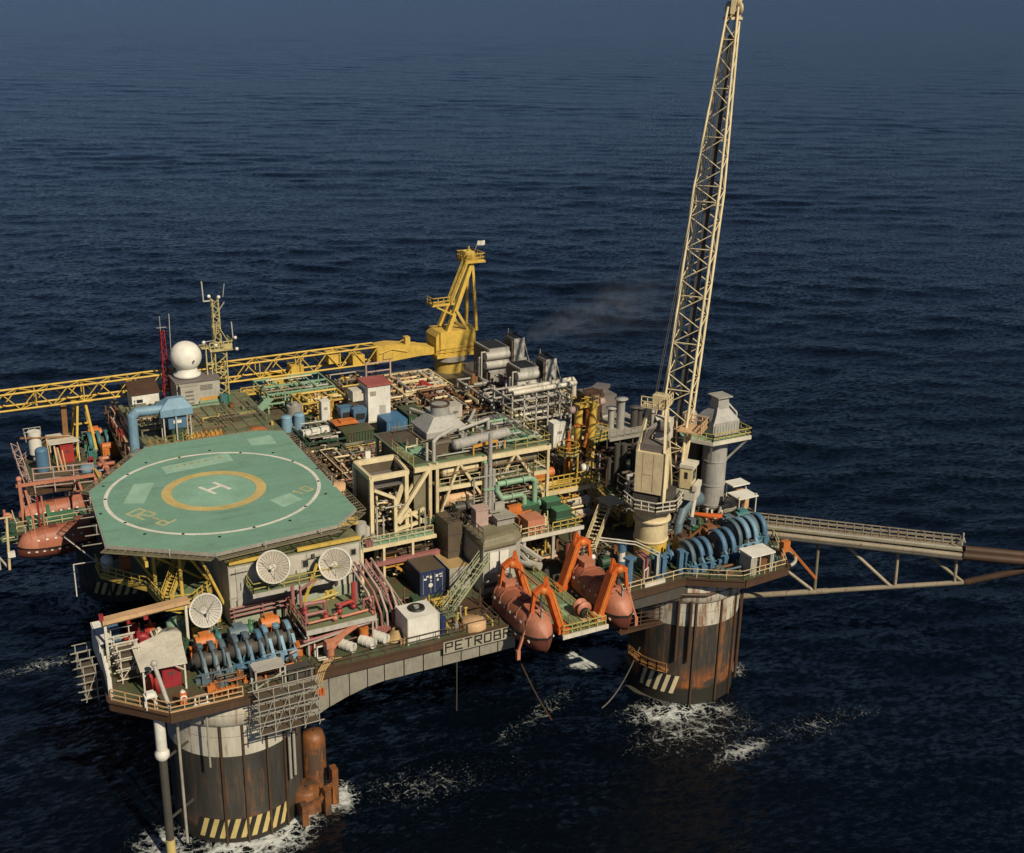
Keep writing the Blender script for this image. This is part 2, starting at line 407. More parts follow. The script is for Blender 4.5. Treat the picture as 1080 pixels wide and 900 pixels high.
def sea_mat():
    m = bpy.data.materials.new('sea_water'); m.use_nodes = True
    nt = m.node_tree; b = nt.nodes['Principled BSDF']; L = nt.links
    g = nd(nt, 'ShaderNodeNewGeometry'); P = g.outputs['Position']
    def mth(op, a, c=None):
        n = nt.nodes.new('ShaderNodeMath'); n.operation = op
        for i, v in enumerate((a, c)):
            if v is None: continue
            if isinstance(v, bpy.types.NodeSocket): L.new(v, n.inputs[i])
            else: n.inputs[i].default_value = v
        return n.outputs[0]
    def noise(scale, detail, rough, sc=(1, 1, 1), rot=0.0, dist=0.0):
        mp = nd(nt, 'ShaderNodeMapping'); L.new(P, mp.inputs[0]); mp.inputs['Scale'].default_value = sc; mp.inputs['Rotation'].default_value = (0, 0, rot)
        n = nd(nt, 'ShaderNodeTexNoise', Scale=scale, Detail=detail, Roughness=rough, Distortion=dist); L.new(mp.outputs[0], n.inputs[0]); return n.outputs[0]
    ca = .50   # crest axis
    h = mth('ADD', mth('MULTIPLY', noise(.42, 4, .6, (.55, 1, 1), ca), .42), mth('MULTIPLY', noise(1.5, 5, .62, (.6, 1, 1), ca + .2), .16))
    bp = nd(nt, 'ShaderNodeBump', Strength=.85, Distance=1.0); L.new(h, bp.inputs['Height'])
    # facets finer than a pixel: random slopes taken straight from noise, so that far water keeps its roughness
    mp_ = nd(nt, 'ShaderNodeMapping'); L.new(P, mp_.inputs[0]); mp_.inputs['Rotation'].default_value = (0, 0, ca); mp_.inputs['Scale'].default_value = (.6, 1, 1)
    nv = nd(nt, 'ShaderNodeTexNoise', Scale=1.3, Detail=7.0, Roughness=.7); L.new(mp_.outputs[0], nv.inputs[0])
    sb = nd(nt, 'ShaderNodeVectorMath', operation='SUBTRACT'); L.new(nv.outputs['Color'], sb.inputs[0]); sb.inputs[1].default_value = (.5, .5, .5)
    am = nt.nodes.new('ShaderNodeMapRange'); L.new(noise(.018, 3, .6, (.5, 1, 1), ca), am.inputs[0]); am.inputs[1].default_value = .35; am.inputs[2].default_value = .65; am.inputs[3].default_value = 1.0; am.inputs[4].default_value = 2.1
    cm = nd(nt, 'ShaderNodeCombineXYZ'); L.new(am.outputs[0], cm.inputs[0]); L.new(am.outputs[0], cm.inputs[1]); amp = cm.outputs[0]
    ma = nd(nt, 'ShaderNodeVectorMath', operation='MULTIPLY_ADD'); L.new(sb.outputs[0], ma.inputs[0]); L.new(amp, ma.inputs[1]); L.new(bp.outputs[0], ma.inputs[2])
    no = nd(nt, 'ShaderNodeVectorMath', operation='NORMALIZE'); L.new(ma.outputs[0], no.inputs[0])
    L.new(no.outputs[0], b.inputs['Normal'])
    # foam: streaky lace where the swell breaks on the legs, a discharge splash, a few whitecaps
    wob = noise(.16, 4, .65)
    warp = nd(nt, 'ShaderNodeTexNoise', Scale=.5, Detail=4.0, Roughness=.6); L.new(P, warp.inputs[0])
    wp = nd(nt, 'ShaderNodeVectorMath', operation='MULTIPLY_ADD'); L.new(warp.outputs['Color'], wp.inputs[0]); wp.inputs[1].default_value = (2.6, 2.6, 0); L.new(P, wp.inputs[2])
    def web(sc):
        v = nd(nt, 'ShaderNodeTexVoronoi', feature='DISTANCE_TO_EDGE', Scale=sc); L.new(wp.outputs[0], v.inputs['Vector']); return v.outputs['Distance']
    fine = noise(2.6, 6, .75, (1, 1, 1), 0, .8)
    web1, web2 = web(.55), web(1.5)
    tot = None
    for (x, y, sx, sy, rot, s) in FOAM:
        mp = nd(nt, 'ShaderNodeMapping', vector_type='TEXTURE'); L.new(P, mp.inputs[0])
        mp.inputs['Location'].default_value = (x, y, 0); mp.inputs['Rotation'].default_value = (0, 0, rot); mp.inputs['Scale'].default_value = (sx, sy, 1000)
        ln = nd(nt, 'ShaderNodeVectorMath', operation='LENGTH'); L.new(mp.outputs[0], ln.inputs[0])
        v = mth('MULTIPLY', mth('MAXIMUM', mth('SUBTRACT', 1.0, mth('ADD', ln.outputs['Value'], mth('MULTIPLY', mth('SUBTRACT', wob, .5), 1.1))), 0.0), s)
        tot = v if tot is None else mth('MAXIMUM', tot, v)
    caps = ramp(nt, mth('MULTIPLY', noise(.055, 4, .7, (.5, 1, 1), ca), noise(.021, 2, .5)), [(.435, 0.0), (.53, .32)])
    tot = mth('MAXIMUM', tot, caps)
    # lace threads widen with the strength of the broken water, and close up into froth in its core
    t1 = mth('SUBTRACT', mth('MULTIPLY', tot, .42), web1); t2 = mth('SUBTRACT', mth('MULTIPLY', tot, .34), mth('MULTIPLY', web2, 1.3))
    fm = mth('MAXIMUM', mth('MULTIPLY', t1, 5.0), mth('MULTIPLY', t2, 5.5))
    fm = mth('ADD', fm, mth('MULTIPLY', mth('SUBTRACT', fine, .56), 2.0))
    fm = mth('ADD', fm, mth('MULTIPLY', mth('SUBTRACT', tot, .62), 1.6)) if False else fm
    fm = ramp(nt, mth('MULTIPLY', fm, mth('GREATER_THAN', tot, .012)), [(.05, 0.0), (.85, .8)])
    L.new(mix(nt, fm, SEA_COL, (.60, .64, .63)), b.inputs['Base Color'])
    ro = nt.nodes.new('ShaderNodeMapRange'); L.new(fm, ro.inputs[0]); ro.inputs[3].default_value = .22; ro.inputs[4].default_value = .9
    L.new(ro.outputs[0], b.inputs['Roughness'])
    b.inputs['IOR'].default_value = 1.333
    return m
SEA_COL = (.0008, .0024, .0052)
FOAM = [(-26.6, -33.5, 10.5, 4.6, .1, .85), (-35.5, -31, 4.5, 5, .2, .6), (-18.8, -31, 4, 4, 0, .85), (22.5, -33.8, 8, 3.6, -.3, .7),
        (24.2, -43.5, 5.5, 2.2, .1, .5), (21.5, -38.0, 10, 5, -.1, .36), (20.6, -19.4, 5.0, 3.4, -.4, 1.9), (-35, 25, 7, 9, .3, .6),
        (34.4, -28.5, 2.5, 4, 0, .5), (-9, -33, 12, 4, -.2, .2), (36, -43, 12, 3, 0, .2), (-41.5, 9.5, 8, 2.5, .1, .36), (8, -27, 11, 2, .4, .25)]
sea.data.materials.append(sea_mat())
# ------------------------------------------------------------------ hull: deck plate, girders, four columns
DZ = 17.0
deck_poly = [(-39.2, -30.2), (-34.9, -34.7), (-26, -34.9), (-21, -33.7), (1.2, -33.7), (1.2, -32.7), (-.8, -32.2), (-.8, -27.4), (1.2, -27.2), (1.2, -22.5), (13.9, -22.5), (13.9, -33.5), (22.9, -33.2),
             (25.3, -34.8), (28.5, -36.7), (34.9, -36.3), (38.6, -30), (40.3, -24), (40.3, 24), (38.5, 34), (33, 40), (-24, 40), (-34.5, 41.5),
             (-39, 34), (-39, 24.5), (-33, 24.5), (-32.4, 17.2), (-27, 17), (-27, -17.8), (-38.4, -18.6)]
hull = thing('platform_deck', 'rusty green working deck of the oil platform spanning its four columns', 'deck', (0, 0, DZ))
MB().prism(deck_poly, 16.4, DZ).build('deck_plate', MT['deck_green'], hull)
b = MB()
n = len(deck_poly)
for i in range(n):
    p, q = deck_poly[i], deck_poly[(i + 1) % n]
    d = (V(q) - V(p)).normalized(); o = V((d.y, -d.x)) * .1
    b.bar((p[0] + o.x, p[1] + o.y, 16.55), (q[0] + o.x, q[1] + o.y, 16.6), .18, .8)
    b.bar((p[0] + o.x * 1.8, p[1] + o.y * 1.8, 17.06), (q[0] + o.x * 1.8, q[1] + o.y * 1.8, 17.06), .3, .12)
b.build('edge_beam', MT['rust_dark'], hull)
b = MB()
def panelled(b, x0, x1, y, z0, z1, step):
    k = max(1, round((x1 - x0) / step))
    for i in range(k):
        a = x0 + (x1 - x0) * i / k; c = x0 + (x1 - x0) * (i + 1) / k - .12
        b.box(a, c, y - .05, y + 1.4, z0, z1)
panelled(b, -13.6, 1.2, -33.35, 13.95, 15.95, 2.1)
for x0, x1, za, zb in ((-21.6, -19.4, 11.6, 12.6), (-19.4, -17.3, 12.6, 13.3), (-17.3, -15.4, 13.3, 13.75), (-15.4, -13.6, 13.75, 13.95)):
    vs = [(x0, -33.4, za), (x1 - .1, -33.4, zb), (x1 - .1, -33.4, 15.95), (x0, -33.4, 15.95)]
    vs += [(x, -31.9, z) for x, y, z in vs]
    b.add(vs, [(0, 1, 2, 3), (7, 6, 5, 4), (0, 4, 5, 1), (1, 5, 6, 2), (3, 2, 6, 7), (0, 3, 7, 4)])
b.build('side_girder', MT['girder'], hull)
b = MB()
b.box(-26.6, -1, -31.5, 31.5, 13.6, 16.38).box(-1, 14.2, -22.3, 31.5, 13.6, 16.376).box(14.2, 31, -31.5, 31.5, 13.6, 16.38).box(-31, -26.6, -31.5, -21.5, 13.6, 16.37).box(-31, -26.6, 21, 31.5, 13.6, 16.37)
b.box(13.9, 24, -33.1, -31.6, 14.6, 16.38)
b.box(31, 34, -20, 34, 13.9, 16.37)
b.build('deck_box', MT['dark_steel'], hull)
# name board with black letters
nb = MB().box(-7.45, .95, -33.95, -33.82, 15.55, 16.98).build('name_board', MT['board'], hull)
LET = {'P': [(0, 0, 0, 1), (0, 1, .6, 1), (.6, 1, .6, .5), (.6, .5, 0, .5)], 'E': [(0, 0, 0, 1), (0, 1, .6, 1), (0, .5, .5, .5), (0, 0, .6, 0)],
       'T': [(.3, 0, .3, 1), (0, 1, .6, 1)], 'R': [(0, 0, 0, 1), (0, 1, .6, 1), (.6, 1, .6, .5), (.6, .5, 0, .5), (.2, .5, .6, 0)],
       'O': [(0, 0, 0, 1), (.6, 0, .6, 1), (0, 0, .6, 0), (0, 1, .6, 1)],
       'B': [(0, 0, 0, 1), (0, 1, .55, 1), (.55, 1, .55, .5), (0, .5, .6, .5), (.6, .5, .6, 0), (.6, 0, 0, 0)],
       'A': [(0, 0, .3, 1), (.3, 1, .6, 0), (.13, .4, .47, .4)], 'S': [(.6, 1, 0, 1), (0, 1, 0, .5), (0, .5, .6, .5), (.6, .5, .6, 0), (.6, 0, 0, 0)],
       '2': [(0, 1, .6, 1), (.6, 1, .6, .5), (.6, .5, 0, .5), (0, .5, 0, 0), (0, 0, .6, 0)], '0': [(0, 0, 0, 1), (.6, 0, .6, 1), (0, 0, .6, 0), (0, 1, .6, 1)],
       '1': [(.3, 0, .3, 1), (.1, .8, .3, 1)], '-': [(.1, .5, .5, .5)], 'H': [(0, 0, 0, 1), (.6, 0, .6, 1), (0, .5, .6, .5)]}
def letters(b, s, o, xd, ud, h, pitch, t=.16, thick=.02, wd=1.0):
    """stroke lettering: o = lower left, xd/ud unit reading and up directions"""
    o = V(o); xd = V(xd).normalized(); ud = V(ud).normalized(); nn = xd.cross(ud)
    for i, ch in enumerate(s):
        c = o + xd * (pitch * i)
        for k, (x0, y0, x1, y1) in enumerate(LET.get(ch, [])):
            p = c + xd * (x0 * h * wd) + ud * (y0 * h); q = c + xd * (x1 * h * wd) + ud * (y1 * h); d = (q - p).normalized()
            b.bar(p - d * (t * h * .5), q + d * (t * h * .5), t * h, thick + .002 * k, up=nn)
    return b
letters(MB(), 'PETROBR', (-7.2, -33.97, 15.8), (1, 0, 0), (0, 0, 1), .95, 1.1, t=.17, thick=.03, wd=1.25).build('lettering', MT['black'], nb)
# edge railings, part of the deck
b = MB()
b.rail([(-39.1, -29.9, 17), (-34.85, -34.5, 17), (-28.2, -34.7, 17)], step=1.4, r=.04, toe=True)
b.build('corner_railing', MT['tan'], hull)
MB().rail([(-20.6, -33.4, 17), (-.9, -33.4, 17), (-1.0, -27.6, 17)], step=1.8, r=.03).build('front_railing', MT['brown'], hull)
b = MB().rail([(14.0, -33.2, 17), (22.8, -32.9, 17), (25.2, -34.5, 17), (28.4, -36.4, 17), (34.8, -36.1, 17), (38.3, -30, 17), (40, -24, 17), (40, 0, 17)], step=1.6)
b.build('side_railing', MT['cream'], hull)
b = MB().rail([(-23, 39.8, 17), (-34.4, 41.2, 17), (-38.8, 33.9, 17), (-38.8, 24.7, 17), (-33.2, 24.7, 17)], step=1.8)
b.build('stern_railing', MT['pink_pale'], hull)
# white bulwark along the west edge of the near corner
b = MB()
b.bar((-39.15, -29.6, 18.1), (-38.4, -18.9, 18.1), .14, 2.2)
for i in range(9):
    t = i / 8; b.box(-38.95 + .75 * t - .1, -38.95 + .75 * t + .12, -29.4 + 10.4 * t - .06, -29.4 + 10.4 * t + .06, 17, 19.1)
b.build('bulwark', MT['white'], hull)

cp = column_paint('hull_column_paint', 10.0, 1.7, .16, .35)
cp2 = column_paint('hull_column_paint_rusty', 10.4, 2.2, .62, 1.0)
RC = 6.45
def column(x, y, label, mat, haz, rails, top=16.35):
    t = thing('hull_column', label, 'column', (x, y, 0), 'hull columns of the platform')
    MB().lathe((x, y, 0), [(RC, -6), (RC, 0), (RC, 1.5), (RC, 5), (RC, 10), (RC, 13), (RC, top - 2.6)], n=56).build('shell', mat, t)
    MB().lathe((x, y, 0), [(RC + .06, top - 3), (RC + .55, top - 2.4), (RC + .55, top - .02), (RC - 1, top - .02)], n=48).build('collar', mat, t)
    a0, a1, z0, z1, nn = haz
    if nn:
        by = MB(); bk = MB()
        for i in range(nn * 2):
            p = a0 + (a1 - a0) * i / (nn * 2); q = a0 + (a1 - a0) * (i + 1) / (nn * 2); sh = (q - p) * 1.3
            r = RC + .05
            vs = []
            for k in range(4):
                z = z0 + (z1 - z0) * k / 3; s_ = sh * k / 3
                for u in (p, (p + q) / 2, q): vs.append((x + r * math.cos(u + s_), y + r * math.sin(u + s_), z))
            fs = [(k * 3 + j, k * 3 + j + 1, k * 3 + j + 4, k * 3 + j + 3) for k in range(3) for j in range(2)]
            (by if i % 2 else bk).add(vs, fs, True)
        by.build('hazard_stripe', MT['cream_clean' if mat is cp2 else 'line_yellow'], t); bk.build('hazard_band', MT['black'], t)
    for a, r in rails:
        cx, cy = x + (RC + .12) * math.cos(a), y + (RC + .12) * math.sin(a)
        MB().cbox((cx, cy, 7), (.17, .2, 15), a).build('guide_rail', MT['rust_dark'], t)
    return t
D = math.radians
colA = column(-27.36, -27.36, 'near-corner hull column, white above and black below, with yellow hazard stripes at the waterline', cp,
              (D(214), D(296), .7, 2.9, 9), [(D(a), 0) for a in (244, 262, 282, 300)])
colC = column(27.36, -27.36, 'badly rusted right-hand hull column standing under the cream crane', cp2, (D(184), D(228), 1.4, 3.8, 5), [(D(a), 0) for a in (246, 274, 298)])
colB = column(-27.36, 27.36, 'far left hull column in shade behind the helideck, yellow stripes above the water', cp, (D(212), D(268), 1.2, 3.0, 6), [(D(a), 0) for a in (240, 275)])
colD = column(27.36, 27.36, 'hidden hull column at the back of the platform', cp2, (0, 0, 0, 0, 0), [])
colD['label'] = 'far hull column hidden behind the process modules'
# rusty fairlead tower on the right of the near column
b = MB().lathe((-19.9, -29.2, 0), [(1.2, -5), (1.2, 6.6), (1.0, 7.3), (.1, 7.5)], n=18).lathe((-21.6, -31.2, 0), [(1.5, -5), (1.5, 2.4), (1.35, 2.6), (.1, 2.6)], n=18).box(-22.4, -20.4, -32.6, -30.6, -4, 1.6)
b.build('fairlead_tower', MT['rust_orange'], colA)
b = MB()
for x, y, z in ((-22.6, -33.6, 2.4), (-20.0, -33.0, 3.0), (-18.7, -31.6, 4.2)): b.box(x - .32, x + .32, y - .5, y + .5, -4, z)
b.bar((-22.6, -33.6, 2.0), (-20, -33, 2.2), .3).bar((-20, -33, 2.4), (-18.7, -31.6, 2.6), .3)
b.build('fairlead_box', MT['rust_orange'], colA)
b = MB().tube([(-35.6, -33.0, 16.4), (-35.6, -33.0, 12.2)], .5, n=14).lathe((-35.6, -33.0, 0), [(.5, 12.5), (.68, 12.2), (.68, 11.8), (.5, 11.5)], n=14)
b.build('riser_sleeve', MT['white'], colA)
b = MB().cyl((-35.6, -33, 11.8), (-35.6, -33, 2.2), .4, n=12)
for z in (11.2, 4.6): b.bar((-35.6, -33, z), (-32.7, -30.9, z), .18)
b.build('riser_pipe', MT['dark_steel'], colA)
MB().cyl((-35.6, -33, 2.5), (-35.6, -33, -3), .44, n=12).build('riser_tip', MT['line_yellow'], colA)
b = MB().cyl((-33.9, -32.4, 15), (-33.9, -32.4, 1), .14).cyl((-31.5, -33.9, 15.2), (-31.5, -33.9, 9.8), .1)
for a in (303, 309): b.cyl((-27.36 + 6.9 * math.cos(D(a)), -27.36 + 6.9 * math.sin(D(a)), 15.5), (-27.36 + 6.9 * math.cos(D(a)), -27.36 + 6.9 * math.sin(D(a)), 5.5), .16)
b.build('service_pipe', MT['steel'], colA)
# right column: walkway collar, ladder and hanging stub pipes
b = MB().lathe((27.36, -27.36, 0), [(6.5, 4.5), (7.4, 4.5), (7.4, 4.62), (6.5, 4.62)], n=14, a0=D(176), a1=D(222))
pts = [(27.36 + 7.35 * math.cos(D(a)), -27.36 + 7.35 * math.sin(D(a)), 4.6) for a in range(176, 224, 9)]
b.rail(pts, h=1.1, step=1.2, r=.06); b.build('walkway', MT['rusty_pipe'], colC)
b = MB().lathe((27.36, -27.36, 0), [(6.5, .2), (8.6, -.2), (8.7, -1.2), (6.5, -1.2)], n=16, a0=D(172), a1=D(226)); b.build('boat_fender', MT['dark_steel'], colC)
b = MB()
for a in (228, 240, 318, 322):
    cx, cy = 27.36 + 6.75 * math.cos(D(a)), -27.36 + 6.75 * math.sin(D(a)); b.cyl((cx, cy, 15), (cx, cy, 1 if a > 300 else 6), .2)
b.tube([(19.5, -29.6, 15.2), (21.4, -32.4, 14.9), (25.2, -34.2, 14.8), (30.2, -34.1, 15.0)], .22)
b.build('service_pipe', MT['rust_dark'], colC)
b = MB()
for k in range(5): b.bar((15.5, -31.5, 11.5 + k * .55), (21, -31.8, 11.2 + k * .55), .09)
for x in (15.5, 18.2, 20.8): b.bar((x, -31.6, 11.3), (x, -31.6, 16), .12)
b.box(15.3, 21.2, -32, -31, 11.0, 11.12); b.build('access_cage', MT['rust_dark'], colC)
b = MB().box(19.6, 20.8, -28.8, -27.6, 5.2, 5.35).rail([(19.6, -28.8, 5.3), (19.6, -27.6, 5.3)], step=.6).bar((20.2, -28.2, 5.2), (21.1, -27.8, 3.4), .1)
b.build('landing', MT['rusty_pipe'], colC)
# near column: hanging scaffold at the deck edge and one on the west side
def scaffold(name, label, x0, x1, y0, y1, z0, z1, nx, ny, nz, mat, rot=0):
    t = thing(name, label, 'scaffold', ((x0 + x1) / 2, (y0 + y1) / 2, z0))
    b = MB()
    for i in range(nx + 1):
        for j in range(ny + 1):
            x = x0 + (x1 - x0) * i / nx; y = y0 + (y1 - y0) * j / ny; b.bar((x, y, z0 - .4), (x, y, z1 + .9), .09)
    b.build('standard', mat, t); b = MB(); q = MB()
    for k in range(nz + 1):
        z = z0 + (z1 - z0) * k / nz
        for j in range(ny + 1):
            y = y0 + (y1 - y0) * j / ny; b.bar((x0 - .5, y, z), (x1 + .5, y, z), .085); b.bar((x0 - .3, y, z + .9), (x1 + .3, y, z + .9), .07)
        for i in range(nx + 1):
            x = x0 + (x1 - x0) * i / nx; b.bar((x, y0 - .3, z), (x, y1 + .3, z), .085)
        q.box(x0 + .1, x1 - .1, y0 + .1, (y0 + y1) / 2, z + .05, z + .1)
    for i in range(nx):
        xa = x0 + (x1 - x0) * i / nx; xb = x0 + (x1 - x0) * (i + 1) / nx; b.bar((xa, y0, z0), (xb, y0, z1), .07)
    b.build('ledger', mat, t); q.build('scaffold_board', MT['brown'], t)
    return t
scaffold('hanging_scaffold', 'grey tube scaffold hung over the deck edge in front of the blue winches', -27.3, -21.6, -36.6, -34.9, 13.6, 17.4, 4, 1, 3, MT['steel'])
scaffold('side_scaffold', 'small rusty tube scaffold outside the white bulwark', -40.6, -39.5, -24.5, -20.0, 14.4, 17.0, 1, 3, 3, MT['steel'])
# ------------------------------------------------------------------ helideck
HZ = 26.2; HC = (-22.9, -7.3)
hv = [(-35.2, -1.8), (-36.2, -16.3), (-27.0, -22.8), (-13.9, -21.7), (-10.7, -18.7), (-10.2, 7.7), (-13.2, 9.2), (-26.8, 9.2)]
hd = thing('helideck', 'green eight-sided helideck with white circle, yellow ring and letter H', 'helideck', (HC[0], HC[1], HZ))
MB().prism(hv, HZ - .35, HZ).build('deck_plate', MT['heli_green'], hd)
def ring(r0, r1, z, n=72): return MB().add([(HC[0] + r * math.cos(2 * PI * i / n), HC[1] + r * math.sin(2 * PI * i / n), z) for r in (r0, r1) for i in range(n)],
                                          [(i, (i + 1) % n, n + (i + 1) % n, n + i) for i in range(n)])
ring(11.25, 11.65, HZ + .014).build('landing_circle', MT['line_white'], hd)
MB().cyl((HC[0], HC[1], HZ + .003), (HC[0], HC[1], HZ + .008), 4.5, n=64).build('centre_disc', MT['heli_mid'], hd)
ring(4.55, 5.65, HZ + .014).build('aiming_ring', MT['line_yellow'], hd)
b = MB(); ca, sa = (.37, -.93), (.93, .37)
b.bar((-24.15, -5.75, HZ + .02), (-23.05, -8.35, HZ + .02), .42, .012); b.bar((-22.4, -5.05, HZ + .02), (-21.2, -7.75, HZ + .02), .42, .012)
b.bar((-23.45, -6.98, HZ + .017), (-21.95, -6.35, HZ + .017), .42, .012); b.build('landing_mark', MT['line_white'], hd)
letters(MB(), 'P-20', (-28.6, -13.3, HZ + .012), (-2.6, 4.2, 0), (-4.2, -2.6, 0), 1.7, 1.42, t=.16, thick=.008).build('deck_number', MT['worn_yellow'], hd)
letters(MB(), '10', (-14.9, -12.6, HZ + .012), (2.2, 1.0, 0), (-1.0, 2.2, 0), 1.35, 1.25, t=.16, thick=.008).build('weight_mark', MT['worn_yellow'], hd)
for poly in ([(-30.4, -1.7), (-28.3, -2.3), (-30.6, -7.6), (-32.6, -6.7)], [(-18.3, -12.6), (-15.7, -11.6), (-15.0, -13.9), (-17.5, -15.0)],
             [(-15.1, 6.8), (-12.1, 6.9), (-12.2, 3.7), (-15.2, 4.4)], [(-26.6, 2.0), (-18.5, 3.1), (-18.5, .5), (-26.5, -.3)]):
    MB().prism(poly, HZ + .002, HZ + .007).build('repainted_patch', MT['heli_patch'], hd)
b = MB()
rnd = random.Random(3)
for i in range(8):
    x = -25.8 + i * .85; b.bar((x, .6 + .12 * i, HZ + .012), (x + .25, 1.9 + .1 * i, HZ + .012), .12 + .08 * rnd.random(), .006)
    b.bar((x, 1.3 + .1 * i, HZ + .012), (x + .45, 1.5 + .12 * i, HZ + .012), .1, .006)
b.build('worn_paint', MT['worn_yellow'], hd)
for i in range(20):
    a = 2 * PI * (i + .3) / 20; r = 11.45 if i % 2 else 12.4
    MB().cyl((HC[0] + r * math.cos(a), HC[1] + r * math.sin(a), HZ + .015), (HC[0] + r * math.cos(a), HC[1] + r * math.sin(a), HZ + .05), .17, n=8).build('tie_down', MT['black'], hd)
# safety net round the edge: frame tubes and mesh strands, as one part; gutter below
b = MB(); g = MB()
m = len(hv)
for i in range(m):
    p, q = V((*hv[i], HZ)), V((*hv[(i + 1) % m], HZ)); d = (q - p).normalized(); o = V((d.y, -d.x, 0))
    lo = V((0, 0, -.42)); hi = V((0, 0, -.3))
    g.bar(p + o * .06 + V((0, 0, -.2)), q + o * .06 + V((0, 0, -.2)), .1, .36)
    if i == 0:
        for k in range(6): MB().bar(p.lerp(q, .1 + .16 * k) + o * .1 + lo, p.lerp(q, .1 + .16 * k) + o * (1.6 + .5 * (k % 2)) + lo, .08).build('outrigger', MT['steel'], hd)
        continue
    a1, b1 = p + o * .1 + lo, q + o * .1 + lo; a2, b2 = p + o * 1.15 + hi, q + o * 1.15 + hi
    b.bar(a2, b2, .09)
    for k in (.25, .5, .75): b.bar(a1.lerp(a2, k), b1.lerp(b2, k), .05)
    nn = int((q - p).length / .7)
    for k in range(nn + 1): b.bar(a1.lerp(b1, k / nn), a2.lerp(b2, k / nn), .05 if k % 3 else .1)
b.build('safety_net', MT['olive'], hd); g.build('gutter', MT['steel'], hd)
b = MB()
for y in range(-20, 9, 4): b.box(-34.8 if -17 < y < 0 else -28, -11, y - .12, y + .12, HZ - 1.15, HZ - .36)
for x in (-33, -27, -21, -15): b.box(x - .15, x + .15, -19.5, 8, HZ - 1.75, HZ - 1.16)
b.build('deck_beam', MT['yellow_dirty'], hd)
for (x, y), (x2, y2) in (((-33, -16), (-26, -15)), ((-33, -10), (-26, -11)), ((-33, -4), (-26, -5)), ((-29, -19.5), (-25.8, -17)), ((-34, -14), (-31, -13)), ((-28, -20.5), (-25.9, -20.5))):
    MB().cyl((x, y, HZ - 1.2), (x2, y2, 19.2), .16, n=8).build('support_strut', MT['yellow_dirty'], hd)
for x, y in ((-31.5, -15), (-30.5, -9), (-29.5, -18)): MB().cyl((x, y, 19.8), (x, y, HZ - 1.2), .2, n=8).build('support_strut', MT['yellow_dirty'], hd)
for x, y in ((-36.3, -12), (-35.6, -4.5), (-31, -21), (-22, -23.2), (-16, -22.7), (-10.2, -10), (-9.8, 2)): MB().cyl((x, y, HZ - .6), (x, y, HZ + .35), .05, n=6).ball((x, y, HZ + .36), .1, n=6, k=4).build('edge_light', MT['steel_light'], hd)
# ------------------------------------------------------------------ accommodation block below and behind the helideck
lq = thing('quarters_block', 'grey two-storey living quarters block under the helideck', 'building', (-17, 4, DZ))
b = MB(); b.box(-25.6, -11.5, -22.0, 9.0, DZ, 23.9).box(-25.6, -8.6, 9.0, 32.0, DZ, 23.9)
b.build('wall', MT['wall_grey'], lq)
b = MB()
for x in (-25.6, -23.2, -20.0, -17.4, -14.6, -11.56): b.box(x - .06, x + .06, -22.07, -21.95, DZ, 23.9)
b.box(-25.7, -11.4, -22.1, -21.9, 23.9, 24.2); b.box(-25.7, -11.4, -22.08, -21.94, 20.35, 20.5)
for y in range(-19, 31, 4): b.box(-25.68, -25.55, y - .08, y + .08, DZ, 23.9)
b.build('seam', MT['house_grey'], lq)
MB().box(-25.72, -11.4, -22.12, 8.9, 24.0, 24.2).box(-25.72, -8.45, 8.9, 32.1, 24.0, 24.2).build('roof', MT['grate_olive'], lq)
b = MB(); rg = random.Random(5)
for i in range(9): b.box(-25 + 1.85 * i, -24.95 + 1.85 * i, 9.5, 30.5, 24.2, 24.26)
for i in range(11): b.box(-25.2, -8.8, 10 + 2 * i, 10.05 + 2 * i, 24.2, 24.255)
b.build('roof_rib', MT['brown'], lq)
for k in range(16):
    x = rg.uniform(-24.5, -11); y = rg.uniform(10.5, 27.5); w_, d_ = rg.uniform(.8, 2.6), rg.uniform(.7, 1.7)
    MB().box(x, x + w_, y, y + d_, 24.205, 24.245 + .008 * (k % 3)).build('roof_patch', MT[('grate_green', 'brown', 'yellow_green', 'deck_green', 'rust', 'grate_olive')[k % 6]], lq)
for x, z, w_, h_ in ((-17.9, 22.3, .55, .75), (-14.9, 22.6, .5, .6), (-12.6, 22.6, .5, .6)):
    wf = MB().box(x - .1, x + w_ + .1, -22.1, -21.98, z - .1, z + h_ + .1).build('window', MT['steel'], lq)
    MB().box(x, x + w_, -22.13, -22.09, z, z + h_).build('pane', MT['glass'], wf)
dr = MB().box(-16.6, -15.6, -22.1, -21.98, 21.3, 23.4).build('door', MT['steel_light'], lq); MB().box(-15.75, -15.68, -22.16, -22.1, 22.2, 22.4).build('handle', MT['black'], dr)
MB().box(-24.9, -22.6, -22.12, -22.0, 18.6, 23.6).build('cladding_panel', MT['steel_light'], lq)
MB().box(-25.5, -11.6, -22.11, -22.0, DZ, 19.3).build('painted_plinth', paint('paint_pale_green_wall', (.36, .40, .31), rust=.3, grime=.4), lq)
b = MB(); b.bar((-25.6, -22.25, 24.5), (-21.7, -22.25, 24.5), .3, .4); b.bar((-18.5, -22.25, 24.5), (-11.6, -22.25, 24.5), .3, .35); b.build('eave_beam', MT['yellow_dirty'], lq)
b = MB()
for i in range(40):
    x = -25.4 + i * .42 + rg.uniform(-.1, .1); z = rg.choice((18.2, 19.5, 20.6, 21.2, 23.2))
    if rg.random() < .5: b.bar((x, -22.2, z), (x, -22.2, z + rg.uniform(.4, 1.6)), .06)
    elif rg.random() < .6: b.bar((x, -22.2, z), (x + rg.uniform(.5, 2.2), -22.2, z), .07)
    else: b.box(x, x + .3, -22.3, -22.05, z, z + .4)
b.build('wall_fitting', MT['dark_steel'], lq)
